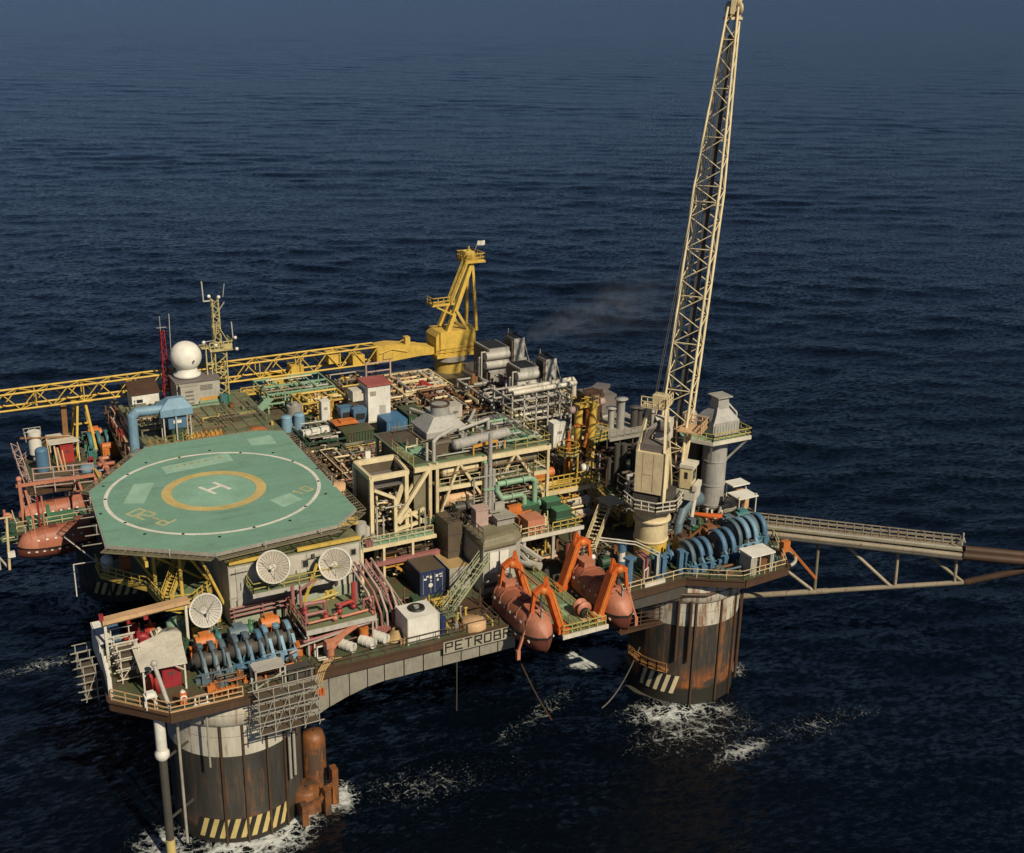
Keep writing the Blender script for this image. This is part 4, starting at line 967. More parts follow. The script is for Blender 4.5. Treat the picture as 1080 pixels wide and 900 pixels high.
MB().cyl((-9.2, -31.2, 20.0), (-9.2, -31.2, 20.2), .3, n=12).build('valve', MT['steel'], h)
for k, (x, y) in enumerate(((-6.9, -32.4), (-6.6, -31.2))):
    b = MB().cyl((x, y, 17), (x, y, 18.9 - .2 * k), .42, n=14)
    for z in (17.5, 18.1, 18.5): b.cyl((x, y, z), (x, y, z + .06), .45, n=14)
    solo('blue_drum', ('front' if k == 0 else 'back') + ' one of the two navy drums right of the white tank box', 'drum', b, MT['navy'], 'navy drums by the tank box')
t = thing('engine_skid', 'dark green engine skid left of the white tank box', 'engine', (-10.6, -27.2, 17))
MB().box(-12.2, -8.8, -28.2, -26.2, 17, 17.4).build('skid', MT['dark_steel'], t)
b = MB().box(-11.8, -9.6, -27.9, -26.6, 17.4, 18.9).box(-9.6, -9.0, -27.6, -26.8, 17.6, 18.5)
for k in range(5): b.box(-11.7 + k * .42, -11.5 + k * .42, -28.0, -26.5, 18.2, 19.05)
b.build('engine_block', MT['green_dark'], t)
MB().cyl((-10.2, -26.9, 18.9), (-10.2, -26.9, 20.2), .22, n=10).tube([(-11.3, -27, 19), (-11.3, -27, 20), (-12, -27, 20.4)], .14).build('exhaust', MT['black'], t)
b = MB().tube([(-11.8, -25.4, 17.6), (-9.0, -25.4, 17.7)], .42, 12).box(-11.5, -9.5, -25.9, -24.9, 17, 17.4)
solo('filter_vessel', 'dark green horizontal filter vessel behind the green engine skid', 'vessel', b, MT['green_dark'])
b = MB().box(-6.4, -4.0, -29.3, -27.8, 17, 17.3)
for x in (-6.3, -4.1):
    for y in (-29.2, -27.9): b.bar((x, y, 17), (x, y, 19.2), .1)
b.rail([(-6.3, -29.2, 18.1), (-4.1, -29.2, 18.1)], step=.7).box(-6.2, -4.2, -29, -28, 18.3, 18.7)
solo('yellow_basket', 'yellow lifting basket frame at the foot of the green gangway', 'basket', b, MT['yellow_dirty'])
t = thing('gangway_stair', 'pale green gangway stair climbing to the cabin door by the lifeboats', 'stairs', (-3.2, -29.8, 17))
MB().stair((-5.6, -31.0, 18.6), (.9, -26.6, 21.2), 1.2).build('stair', MT['sage'], t)
MB().box(-7.0, -5.0, -32.0, -30.2, 18.4, 18.6).rail([(-7, -30.2, 18.6), (-7, -32, 18.6), (-5, -32, 18.6)], step=.9).bar((-5.1, -31.9, 17), (-5.1, -31.9, 18.5), .18).bar((-6.8, -31.9, 17), (-6.8, -31.9, 18.5), .18).build('landing', MT['grate_olive'], t)
b = MB().lathe((-3.4, -32.6, 17), [(1.3, 0), (1.3, .7), (1.1, .95), (.0, 1.05)], n=18, a0=0, a1=2 * PI)
solo('dome_cover', 'cream round tank cover just above the name board letters', 'tank', b, MT['tan'])
b = MB().bar((-3.6, -33, 17.6), (-1, -31.6, 18.4), .1).bar((-3.5, -31, 18.4), (-1, -30, 17.6), .1)
b.box(-4.5, -1, -29.8, -27.4, 17, 17.5).bar((-4, -30, 17), (-4, -30, 19.6), .15).bar((-1.2, -29.6, 17), (-1.2, -29.6, 19.6), .15)
solo('pipe_support', 'dark rusty pipe support frame under the green gangway', 'support', b, MT['rust_dark'])
# brown round-roofed cabin and its vent duct
t = thing('round_roof_cabin', 'olive cabin with round edged roof and white doors behind the orange davits', 'cabin', (3, -23.6, 17))
cz0, cz1 = 19.4, 23.4
poly = [(.6, -26.8), (4.6, -26.6), (5.6, -25.9), (6.0, -24.6), (6.0, -21.6), (.6, -21.6)]
MB().prism(poly, 17.0, cz1 - 1.0).build('wall', MT['house_grey'], t)
rp = MB()
prof = [(0, 0), (.0, .35), (-.18, .7), (-.55, .95), (-1.1, 1.08)]
cx0, cy0 = 3.3, -24.2
vs = []
for off, zz in prof:
    for x, y in poly:
        d = V((x - cx0, y - cy0)); d = d.normalized() * (d.length + off + .12); vs.append((cx0 + d.x, cy0 + d.y, cz1 - 1.0 + zz))
n = len(poly); fs = [(j * n + i, j * n + (i + 1) % n, (j + 1) * n + (i + 1) % n, (j + 1) * n + i) for j in range(len(prof) - 1) for i in range(n)] + [tuple(range((len(prof) - 1) * n, len(prof) * n))]
rp.add(vs, fs).build('roof', MT['olive'], t)
for x in (1.35, 2.55): 
    d_ = MB().box(x, x + 1.05, -26.92, -26.78, 19.5, 21.9).build('door', MT['white'], t); MB().box(x + .8, x + .9, -26.97, -26.9, 20.5, 20.8).build('handle', MT['black'], d_)
b = MB().box(.5, 6.1, -27.0, -26.5, 17.9, 18.2).bar((.7, -26.9, 22.3), (4.6, -26.75, 22.3), .1); b.build('trim', MT['brown'], t)
MB().rail([(.8, -26.3, cz1 + .1), (.8, -21.8, cz1 + .1)], step=1.0).build('railing', MT['dark_steel'], t)
t = thing('vent_duct', 'tall square brown duct left of the round roofed cabin', 'duct', (-.8, -21, 17))
MB().box(-1.4, .3, -22.2, -19.0, 17, 24.0).build('shaft', MT['brown'], t)
b = MB()
for z in (18.5, 20.5, 22.5): b.box(-1.45, .35, -22.25, -18.95, z, z + .12)
b.rail([(-1.3, -22.1, 24), (.2, -22.1, 24), (.2, -19.2, 24)], step=.8).build('flange', MT['dark_steel'], t)
b = MB().box(1.4, 2.9, -23.4, -22.2, 23.5, 25.4).box(1.3, 3.0, -23.5, -22.1, 25.4, 25.6).bar((2.9, -23, 24.4), (4.6, -22.9, 24.4), .2)
solo('pink_locker', 'pale pink upright locker on the olive cabin roof', 'locker', b, MT['pink_pale'])
b = MB().box(3.6, 5.7, -24.2, -22.2, 23.5, 24.4).prism([(3.4, -24.6), (5.9, -24.6), (5.6, -22.2), (3.6, -22.2)], 24.4, 24.5).box(4.4, 5.6, -22.1, -21.8, 23.5, 25.3)
solo('air_handler', 'grey green air handling unit on the right of the olive cabin roof', 'air handler', b, MT['steel'])
pump((1.2, -20.6, 24.0), 'dark machinery set on the roof behind the pink locker', 'dark_steel', base='brown', s=1.2)

# ------------------------------------------------------------------ lifeboats, davits, embarkation platform
def lifeboat(label, group='lifeboats of the platform', cols=('boat', 'boat_dark', 'boat_pale')):
    """enclosed lifeboat, bow at -y, built at the origin (keel z=0)"""
    t = thing('lifeboat', label, 'lifeboat', (0, 0, 0), group)
    Lh = 5.3; nS = 24; hull_, can, fend = MB(), MB(), MB(); hs = []; cs = []
    def half(t_): return 2.0 * (1 - abs(t_) ** 3.4) ** .6 if t_ < 0 else 2.0 * (1 - abs(t_) ** 4.5) ** .6
    for i in range(nS + 1):
        u = -1 + 2 * i / nS; y = u * Lh; w_ = max(.03, half(u)); sheer = 1.95 + .3 * max(0, -u) ** 2
        keel = .0 + .9 * max(0, abs(u) - .55) ** 1.6 * 2.2; keel = min(keel, sheer - .1)
        hs.append([(w_ * a, y, keel + (sheer - keel) * c) for a, c in ((-1, 1), (-.97, .66), (-.78, .3), (-.4, .08), (0, 0), (.4, .08), (.78, .3), (.97, .66), (1, 1))])
        top = 2.7 * (1 - max(0, -u - .15) ** 2 * .75) * (1 - max(0, u - .55) ** 2 * 1.2); k = w_ * .98
        top *= min(1, w_ / 1.3)
        cs.append([(k * a, y, sheer + top * c) for a, c in ((-1, 0), (-.97, .38), (-.82, .72), (-.5, .93), (0, 1), (.5, .93), (.82, .72), (.97, .38), (1, 0))])
        hs[-1] = hs[-1]
    for MBx, S in ((hull_, hs), (can, cs)):
        vs = [p for r in S for p in r]; fs = [(i * 9 + j, i * 9 + j + 1, (i + 1) * 9 + j + 1, (i + 1) * 9 + j) for i in range(nS) for j in range(8)]
        MBx.add(vs, fs, True)
    hull_.build('boat_hull', MT[cols[1]], t); c = can.build('canopy', [MT[cols[0]], MT[cols[2]]], t)
    for p in c.data.polygons:
        if p.center.y < -2.5: p.material_index = 1
    for i in range(nS):
        for e in (0, 8): fend.bar(hs[i][e], hs[i + 1][e], .16, .2)
    fend.build('fender', MT['rubber'], t)
    for i in range(6):
        y = -2.6 + i * 1.15
        for sx in (-1, 1): MB().cbox((sx * 1.79, y, 3.35), (.07, .3, .22), 0, ('Y', sx * D(-18))).build('window', MT['white'], t)
    b = MB()
    for y in (-3.4, -1.6, .2, 2.0, 3.6):
        for a, c_ in zip(((-1.98, 2.0), (-1.68, 4.0), (-1.0, 4.62), (1.0, 4.62), (1.68, 4.0)), ((-1.68, 4.0), (-1.0, 4.62), (1.0, 4.62), (1.68, 4.0), (1.98, 2.0))):
            k = half(y / Lh) / 2.0; f = 1 if y > -2 else .9
            b.bar((a[0] * k, y, 1.95 + (a[1] - 1.95) * f), (c_[0] * k, y, 1.95 + (c_[1] - 1.95) * f), .07)
    b.build('grab_rail', MT[cols[2]], t)
    MB().box(-.7, .7, 2.6, 4.4, 4.2, 5.1).box(-.75, .75, 2.5, 4.5, 5.1, 5.2).build('helm_cupola', MT[cols[2]], t)
    for y in (-4.0, 4.6): MB().bar((0, y, 2.4), (0, y, 4.9), .18).lathe((0, y, 5.0), [(.1, -.06), (.22, -.06), (.22, .06), (.1, .06)], n=10, axis='x').build('lifting_hook', MT['steel'], t)
    for sx in (-1, 1):
        b = MB()
        for i in range(9):
            y = -4.0 + i * 1.0; w_ = half(y / Lh); b.box(sx * (w_ + .06) - .07, sx * (w_ + .06) + .07, y - .16, y + .16, 1.55, 1.72)
        b.build('grab_line', MT['white'], t)
        MB().cbox((sx * 1.83, .9, 3.0), (.1, .9, 1.1), 0, ('Y', sx * D(-14))).build('side_door', MT[cols[1]], t)
    MB().box(-.6, .6, -.9, .1, 4.6, 4.74).build('hatch', MT[cols[1]], t)
    return t
bt = lifeboat('faded orange lifeboat hanging nearest the name board on the front edge')
bt.location = (1.9, -33.3, 15.2); bt.scale = (.92, 1.0, .96)
bt2 = dup(bt, (11.8, -33.0, 15.2), None, 'faded orange lifeboat on the right of the front boat platform')
bt3 = dup(bt, (-37.8, 10.5, 13.9), -PI / 2, 'orange lifeboat hanging nearest the helideck on the left edge'); bt3.scale = (.78, .85, .8)
bt4 = dup(bt, (-36.8, 19.8, 13.4), -PI / 2, 'orange lifeboat farther back on the left edge, behind the green boat platform'); bt4.scale = (.78, .85, .8)
ep = thing('boat_platform', 'green boarding platform between the two front lifeboats', 'platform', (7.2, -30, 16.6))
MB().box(4.3, 9.6, -37.7, -22.6, 16.45, 16.6).build('floor', MT['grate_green'], ep)
MB().bar((4.2, -37.8, 16.5), (9.7, -37.8, 16.5), .2, .45).build('edge_beam', MT['offwhite'], ep)
MB().rail([(4.4, -37.6, 16.6), (9.5, -37.6, 16.6)], step=1.0, r=.05).rail([(6.2, -37.4, 16.6), (6.2, -24, 16.6)], step=1.6).rail([(8.4, -37.4, 16.6), (8.4, -24, 16.6)], step=1.6).build('railing', MT['yellow_green'], ep)
b = MB()
for x in (5.1, 9.5): b.box(x - .2, x + .2, -37.4, -22.6, 15.9, 16.44)
for y in (-37, -32, -27): b.box(5, 9.6, y - .15, y + .15, 16.0, 16.43)
b.bar((5.1, -36.5, 16), (5.1, -31, 13.7), .3).bar((9.5, -36.5, 16), (9.5, -31, 13.7), .3); b.build('support_beam', MT['dark_steel'], ep)
for k in range(5): MB().box(6.4, 8.2, -36.6 + k * 2.6, -34.4 + k * 2.6, 16.61, 16.66).build('hatch_cover', MT['mint' if k % 2 else 'grate_green'], ep)
def davit(label, mirror=1, ladder=True):
    """goose-neck davit at the origin: thick leg on the platform side (+x*mirror), arm over the boat, thin fall guide outboard"""
    t = thing('boat_davit', label, 'davit', (0, 0, 0), 'orange lifeboat davits'); s_ = mirror
    b = MB().bar((s_ * 2.2, 0, 0), (s_ * .75, 0, 4.4), .6, .95, up=(0, 1, 0)).bar((s_ * 2.2, 0, 0), (s_ * 2.2, 0, .5), 1.2)
    b.build('leg', MT['orange'], t)
    b = MB().bar((s_ * .8, 0, 4.3), (s_ * .2, 0, 4.95), .55, .7, up=(0, 1, 0)).bar((s_ * .2, 0, 4.95), (s_ * -.75, 0, 4.4), .45, .55, up=(0, 1, 0)).bar((s_ * -.7, 0, 4.5), (s_ * -.95, 0, 2.6), .3).bar((s_ * .1, .35, 4.9), (s_ * 1.6, .35, 2.2), .12).bar((s_ * .1, -.35, 4.9), (s_ * 1.6, -.35, 2.2), .12)
    b.bar((s_ * .9, .1, 4.4), (s_ * .6, .2, 5.7), .22).bar((s_ * .3, 0, 4.9), (s_ * .55, .2, 5.6), .2)
    b.build('arm', MT['orange'], t)
    MB().lathe((s_ * .1, 0, 4.6), [(0, -.45), (.34, -.45), (.34, .45), (0, .45)], n=14, axis='y').build('sheave', MT['orange_dull'], t)
    MB().bar((s_ * -.95, 0, 2.8), (s_ * -2.2, 0, -1.0), .2).bar((s_ * -2.2, 0, -.9), (s_ * -2.2, 0, -1.8), .32).build('fall_guide', MT['salmon'], t)
    MB().cyl((0, 0, 3.4), (0, 0, 4.6), .06, n=6).box(-.18, .18, -.12, .12, 3.0, 3.5).build('fall_wire', MT['dark_steel'], t)
    if ladder:
        b = MB()
        for k in range(11):
            f = k / 11; b.bar((s_ * (2.1 - 1.4 * f), -.45, .3 + 4 * f), (s_ * (2.1 - 1.4 * f), .45, .3 + 4 * f), .08)
        b.bar((s_ * 2.3, -.5, .2), (s_ * .85, -.5, 4.4), .09).bar((s_ * 2.3, .5, .2), (s_ * .85, .5, 4.4), .09).build('ladder', MT['amber'], t)
    return t
dv = davit('orange davit over the stern of the front lifeboat, beside the cabin door'); dv.location = (2.2, -29.9, 16.6); dv.scale = (1.14,) * 3
dup(dv, (2.2, -36.6, 16.6), None, 'orange davit over the bow of the front lifeboat, thick laddered leg at the platform lip')
dv2 = davit('orange davit over the stern of the right-hand front lifeboat, round red head', -1); dv2.location = (11.9, -28.6, 16.6); dv2.scale = (1.14,) * 3
dup(dv2, (11.9, -36.0, 16.6), None, 'orange davit over the bow of the right-hand front lifeboat, next to the blue posts')
b = MB().bar((2.9, -29.8, 21.4), (2.9, -36.6, 21.4), .14).bar((3.3, -29.8, 20.9), (3.3, -36.6, 20.9), .1)
solo('davit_walkway_rail', 'thin orange rail joining the two davits of the front lifeboat', 'rail', b, MT['salmon'])
t = thing('davit_winch', 'salmon davit winch with black brake on the front boat platform', 'winch', (8.3, -34.8, 16.6))
MB().lathe((8.3, -34.8, 17.6), [(0, -.5), (.85, -.5), (.85, -.35), (.4, -.3), (.4, .3), (.85, .35), (.85, .5), (0, .5)], n=18, axis='y').build('drum', MT['boat_pale'], t)
MB().lathe((8.3, -35.5, 17.2), [(.3, -.2), (.6, -.2), (.6, .2), (.3, .2)], n=14, axis='y').build('brake', MT['rubber'], t)
MB().box(7.6, 9.0, -36.2, -34.2, 16.6, 16.8).build('bed', MT['tan'], t)
b = MB().box(9.0, 9.5, -36.9, -36.4, 16.6, 17.3).cyl((9.2, -36.0, 16.6), (9.2, -36.0, 17.3), .3, n=10)
solo('pale_box', 'pale boxes by the davit winch on the front boat platform', 'boxes', b, MT['tan'])
t = thing('raft_rack', 'rust red slatted rack right of the front boats', 'rack', (11.9, -25.5, 17.5))
b = MB()
for k in range(4): b.cyl((12.6 + k * .75, -24.6, 17.7 + .1 * k), (13.6 + k * .75, -23.0, 18.6 + .1 * k), .42, n=10)
b.build('raft_canister', MT['boat_dark'], t)
MB().box(12.0, 16.4, -24.8, -22.6, 17.0, 17.25).rail([(12.0, -24.8, 17.2), (16.4, -24.8, 17.2)], step=1).build('frame', MT['rust_dark'], t)
b = MB().cyl((15.6, -22.6, 17), (15.6, -22.6, 18.4), .85, n=18).lathe((15.6, -22.6, 18.4), [(.9, 0), (.9, .15), (.5, .5), (0, .6)], n=18)
solo('cream_tank', 'squat cream tank with domed lid behind the rust red rack', 'tank', b, MT['offwhite'])
b = MB().cyl((13.6, -28.2, 17), (13.6, -28.2, 19.2), .07, n=6).ball((13.6, -28.2, 19.4), .34, n=12, k=8)
solo('lamp_globe', 'white globe lamp on a thin post above the right lifeboat', 'lamp', b, MT['white'])
# left-edge boat station
lp = thing('boat_platform', 'green boarding platform between the two left-edge lifeboats', 'platform', (-37, 15, 16.6))
MB().box(-42.0, -26.8, 12.9, 17.0, 16.45, 16.6).build('floor', MT['grate_green'], lp)
MB().rail([(-41.9, 12.9, 16.6), (-41.9, 17, 16.6)], step=1, r=.05).rail([(-33.2, 13, 16.6), (-41.9, 13, 16.6)], step=1.6).build('railing', MT['cream'], lp)
b = MB()
for y in (13.1, 16.8): b.box(-41.9, -26.8, y - .2, y + .2, 15.9, 16.44)
b.build('support_beam', MT['rust_dark'], lp)
MB().box(-40.5, -34, 13.6, 16.2, 16.61, 16.9).box(-38.2, -37.8, 14.4, 14.8, 16.9, 18.6).build('deck_box', MT['green'], lp)
t = thing('davit_gantry', 'salmon portal frame of two posts and long beam over the left-edge lifeboats', 'davit', (-36, 15, 16.6), 'orange lifeboat davits')
MB().bar((-41.2, 15.4, 21.4), (-31.6, 15.0, 21.4), .32, .36).build('beam', MT['salmon'], t)
for x in (-40.8, -32.0):
    MB().bar((x, 15.2, 16.6), (x, 15.2, 22.2 if x < -35 else 21.2), .4).ball((x, 15.2, 22.3 if x < -35 else 21.4), .36, n=12, k=6).build('post', MT['salmon'], t)
for x in (-40.2, -34.0):
    for y in (10.3, 19.6):
        MB().bar((x, 15.2, 20.6), (x, y, 18.9), .26).bar((x, y, 18.9), (x, y, 17.2), .16).build('arm', MT['salmon'], t)
for x in (-39.3, -38.8): MB().cyl((x, 12.6, 14.6), (x, 12.4, 20.8), .12, n=8).build('pipe', MT['salmon' if x > -39 else 'crimson'], t)
b = MB().rail([(-42.4, 6.4, 15.6), (-42.4, 9.6, 15.6)], step=1)
t = thing('edge_mast', 'yellow lamp mast at the outer left end beside a dish rim', 'mast', (-43.2, 9, 15))
MB().cyl((-43.6, 8.2, 14.0), (-43.2, 8.2, 20.6), .16, n=8).bar((-44.2, 8.2, 20.6), (-42.6, 8.2, 20.6), .14).bar((-43.9, 8.2, 18), (-42.6, 8.2, 18), .1).build('post', MT['cream'], t)
MB().box(-43.6, -42.8, 7.9, 8.5, 15.6, 16.2).build('lamp', MT['white'], t)
dish((-45.3, 8.6, 16.4), (-.9, -.2, .2), 2.0, 'rim of a pale round dish cut off by the left photo border', mat='tan', post=14)
b = MB().box(-44.6, -42.0, 12.0, 13.6, 15.9, 16.05).rail([(-44.6, 12.0, 16.05), (-42, 12.0, 16.05)], step=1.2).bar((-44, 12.8, 15.8), (-41, 13.2, 14.6), .2)
solo('edge_gallery', 'narrow green gallery at the outer end of the left boat platform', 'gallery', b, MT['grate_green'])
pump((-42.4, 12.5, 16.7), 'green davit winch at the outer end of the left boat platform', 'green_dark', rz=1.5)
pump((-42.6, 15.2, 16.7), 'salmon davit winch at the outer end of the left boat platform', 'salmon', rz=1.5)
# ------------------------------------------------------------------ upper process deck and cream steel modules
UZ = 22.0
ud = thing('process_deck', 'upper process deck of stained plating on cream posts, full of pipework', 'deck', (12, 8, 17))
MB().prism([(-8.4, -17.9), (13.4, -17.9), (13.4, -9), (19.2, -9), (19.2, .5), (36, .5), (38, 30), (34, 37), (-8.4, 37)], 21.75, UZ).build('deck_plate', MT['deck_brown'], ud)
b = MB()
for (x0, y0), (x1, y1) in (((-8.4, -17.9), (13.4, -17.9)), ((13.4, -17.9), (13.4, -9)), ((13.4, -9), (19.2, -9)), ((19.2, -9), (19.2, .5)), ((19.2, .5), (36, .5)), ((36, .5), (38, 30)), ((38, 30), (34, 37))):
    b.bar((x0, y0, 21.55), (x1, y1, 21.55), .3, .75)
b.build('edge_beam', MT['cream'], ud)
for x, y in ((-8, -17.6), (-1, -17.6), (6, -17.6), (13, -17.6), (13, -9.3), (19, -8.8), (19, 0), (27, .8), (35.6, 1), (36.5, 15), (37, 29), (4, -12), (12, -4), (-7, 0)):
    MB().bar((x, y, 17), (x, y, 21.5), .42).build('post', MT['cream'], ud)
b = MB()
for x0 in (-8, -1, 6): b.bar((x0, -17.6, 17.2), (x0 + 3.4, -17.6, 21.3), .25).bar((x0 + 7, -17.6, 17.2), (x0 + 3.6, -17.6, 21.3), .25)
b.build('brace', MT['cream'], ud)
MB().rail([(13.5, -9, 22), (19, -9, 22), (19, .3, 22), (35.8, .3, 22), (37.8, 30, 22)], step=1.6).build('railing', MT['yellow_green'], ud)
rp = random.Random(11)
for k in range(26):
    x = rp.uniform(-7, 33); y = rp.uniform(2, 33); w_, d_ = rp.uniform(1, 4), rp.uniform(.8, 3)
    MB().box(x, x + w_, y, y + d_, 22.004, 22.03 + .004 * k).build('floor_panel', MT[('grate_green', 'grate_olive', 'rust', 'deck_green', 'sand_rope', 'steel')[k % 6]], ud)
t = thing('service_platform', 'mint floored service platform with white lip and pink lower beam left of the navy container', 'platform', (-6, -19, 17))
MB().box(-10.6, -2.0, -20.1, -17.95, 21.85, 22.03).box(-11.8, -8.5, -20.1, -12.5, 21.84, 22.02).build('floor', MT['mint'], t)
MB().bar((-10.7, -20.2, 21.85), (-1.9, -20.2, 21.85), .2, .4).bar((-10.7, -20.2, 17), (-10.7, -20.2, 22), .3).bar((-10.9, -20.2, 21.8), (-13.2, -22.3, 21.8), .3).build('edge_beam', MT['cream_clean'], t)
MB().bar((-10.8, -20.4, 20.0), (-.8, -20.4, 20.0), .5, .5).build('lower_beam', MT['pink'], t)
for x in (-8.2, -4.8, -1.2): MB().bar((x, -20.3, 17), (x, -20.3, 21.7), .26).build('post', MT['cream_clean'], t)
b = MB().bar((-6.8, -20, 19.2), (-5.0, -20, 17.4), .25).bar((-8.4, -20, 19.2), (-5.2, -20, 19.3), .25).bar((-2.2, -20.2, 19.9), (-1.2, -20.2, 18), .22); b.build('knee_brace', MT['amber'], t)
b = MB().bar((-11.0, -19.8, 21.5), (-10.9, -13, 21.5), .25)
for k in range(5): b.bar((-12.6 + k * .4, -22.0 + k * .4, 21.7), (-12.6 + k * .4, -22 + k * .4, 19), .16)
b.build('louvre', MT['offwhite'], t)
# front module: truss face
pm = thing('process_module', 'tall cream steel process module with diagonal braces and green top deck', 'module', (4, -12, UZ))
TX0, TX1, TZ = -3.6, 13.6, 29.4
for x in (-1.7, -.85): MB().bar((x, -18.1, 17), (x, -18.1, TZ + .2), .36).build('post', MT['cream'], pm)
for x, y in ((4.9, -18.1), (13.3, -18.1), (13.3, -6.5), (-3.2, -6.5), (5, -6.5), (-3.2, -13)): MB().bar((x, y, UZ), (x, y, TZ), .34).build('post', MT['cream'], pm)
MB().bar((TX0, -18.15, TZ - .25), (TX1, -18.15, TZ - .25), .34, .5).bar((TX0, -6.4, TZ - .25), (TX1, -6.4, TZ - .25), .3, .5).bar((TX1, -18, TZ - .25), (TX1, -6.5, TZ - .25), .3, .5).build('top_beam', MT['cream_clean'], pm)
MB().bar((-.9, -18.1, 26.3), (13.4, -18.1, 26.1), .3, .42).bar((13.4, -18, 26.1), (13.4, -6.5, 26.1), .3, .4).build('mid_beam', MT['cream_clean'], pm)
for p, q in (((1.9, 29.1), (-.6, 22.9)), ((1.9, 29.1), (4.8, 24.6)), ((9.0, 29.1), (6.4, 25.2)), ((9.0, 29.1), (12.9, 23.6)), ((4.9, 26.2), (4.9, 22.2))):
    MB().bar((p[0], -18.13, p[1]), (q[0], -18.13, q[1]), .27).build('brace', MT['cream'], pm)
MB().box(TX0, TX1, -18.0, -6.4, TZ, TZ + .1).build('top_deck', MT['grate_green'], pm)
MB().box(-.6, 13.2, -17.8, -6.6, 26.2, 26.32).build('mid_deck', MT['grate_green'], pm)
for x, y, w_, d_, c in ((-2.8, -14.5, 2.4, 3, 'mint'), (9.6, -13.6, 3.4, 3, 'mint'), (3, -17.6, 5, 1.2, 'deck_green'), (-3.2, -17.4, 4, 2, 'deck_green'), (8, -11.2, 5.4, 4.6, 'roof_grey'), (-3.4, -11.6, 4.4, 5, 'brown')):
    MB().box(x, x + w_, y, y + d_, TZ + .104, TZ + .13).build('floor_panel', MT[c], pm)
MB().rail([(TX0, -18, TZ + .1), (TX0, -12, TZ + .1)], step=1.4).rail([(9, -18.05, TZ + .1), (TX1, -18.05, TZ + .1), (TX1, -6.6, TZ + .1)], step=1.5).build('railing', MT['yellow_green'], pm)
MB().box(-.7, 13.1, -7.0, -6.7, UZ, TZ - .5).box(-2.9, -2.7, -17, -7, UZ, TZ - .5).build('back_cladding', MT['brown'], pm)
def vessel(p, q, r, label, col, saddles=2, cat='vessel', group=None, z0=None):
    p, q = V(p), V(q); d = (q - p).normalized(); t = thing('pressure_vessel', label, cat, (*((p + q) / 2).xy, z0 if z0 is not None else p.z - r - .4), group)
    b = MB().cyl(p, q, r, n=18, cap=False)
    for e, s_ in ((p, -1), (q, 1)): b.cyl(e, e + d * (s_ * r * .35), r, r * .8, n=18, cap=False).cyl(e + d * (s_ * r * .35), e + d * (s_ * r * .55), r * .8, r * .3, n=18)
    b.build('shell', MT[col], t)
    b = MB()
    for k in range(saddles):
        c = p.lerp(q, (k + .5) / saddles); s_ = d.cross(V((0, 0, 1)))
        b.bar(c - V((0, 0, r * .6)), (c.x, c.y, (z0 if z0 is not None else p.z - r - .4)), r * 1.3, .3, up=d) 
    b.build('saddle', MT['dark_steel'], t)
    b = MB()
    for k in (.2, .5, .8):
        c = p.lerp(q, k); b.cyl(c + V((0, 0, r * .9)), c + V((0, 0, r + .45)), r * .22, n=8).cyl(c + V((0, 0, r + .4)), c + V((0, 0, r + .5)), r * .34, n=8)
    for k in (.05, .95): c = p.lerp(q, k); b.cyl(c - d * .06, c + d * .06, r * 1.06, n=18)
    b.build('nozzle', MT['steel'], t); return t
vessel((.4, -17.0, 28.0), (4.4, -16.9, 28.0), .78, 'cream vessel seen behind the upper left bay of the braced module', 'cream', z0=26.3)
vessel((.4, -16.6, 24.2), (4.4, -16.5, 24.2), .85, 'tan vessel seen behind the lower left bay of the braced module', 'tan', z0=22)
vessel((6.6, -16.8, 28.0), (12.2, -16.6, 28.0), .75, 'brown vessel seen behind the upper right bay of the braced module', 'olive', z0=26.3)
vessel((6.6, -16.0, 23.6), (11.6, -15.8, 23.6), .8, 'dark vessel behind the green looped pipe', 'brown', z0=22)
vessel((2.2, -16.4, 30.6), (9.4, -15.2, 30.6), .6, 'long grey vessel lying on the green top deck of the braced module', 'galv', z0=29.5)
b = MB().bar((3.9, -17.6, 29.5), (3.9, -17.6, 30.6), .16).bar((3.9, -17.6, 30.5), (7.2, -16.9, 30.5), .2, .3).bar((7.2, -16.9, 29.5), (7.2, -16.9, 30.6), .16).bar((8.2, -17, 29.5), (8.2, -17, 30.4), .16)
solo('lifting_frame', 'yellow lifting frame in front of the long grey vessel on the top deck', 'frame', b, MT['amber'])
t = thing('stack_pipes', 'pair of tall grey pipes rising in front of the braced module', 'pipes', (5.4, -18.6, 22))
for x, z1 in ((5.0, 28.6), (5.55, 32.2), (6.0, 27.8)): MB().cyl((x, -18.55, 22), (x, -18.55, z1), .24, n=10).build('pipe', MT['galv'], t)
MB().tube([(5.0, -18.55, 28.6), (5.0, -18.0, 29.0), (4.2, -17.5, 29.0)], .24, 10).box(4.7, 6.3, -18.9, -18.2, 25.4, 25.6).build('bracket', MT['mint'], t)
t = thing('looped_pipe', 'mint green pipe loop on the face of the braced module', 'pipe', (9, -19, 22))
MB().tube([(6.3, -18.9, 26.0), (10.6, -18.9, 26.0), (11.2, -18.9, 25.6), (11.2, -18.9, 22.6), (12.6, -18.4, 22.4)], .33, 10).build('pipe', MT['mint'], t)
MB().tube([(6.3, -18.9, 26.0), (6.3, -18.9, 25.2), (6.9, -19.0, 24.2), (9.4, -19.0, 24.2), (9.8, -19.0, 23.8), (9.8, -19.0, 21.6)], .3, 10).build('pipe', MT['mint'], t)
b = MB()
for x, z in ((7.4, 26), (9.6, 26), (8.2, 24.2)): b.cyl((x - .08, -18.95, z), (x + .08, -18.95, z), .46, n=12)
b.ball((12.4, -18.4, 22.5), .55, n=12, k=6); b.build('flange', MT['mint'], t)
b = MB().bar((6.4, -19.3, 22.4), (10.4, -19.3, 22.6), .5, .3).bar((6.2, -19.6, 22.1), (10.4, -19.6, 22.3), .2).box(7.6, 9.4, -19.4, -18.8, 22.6, 23.1)
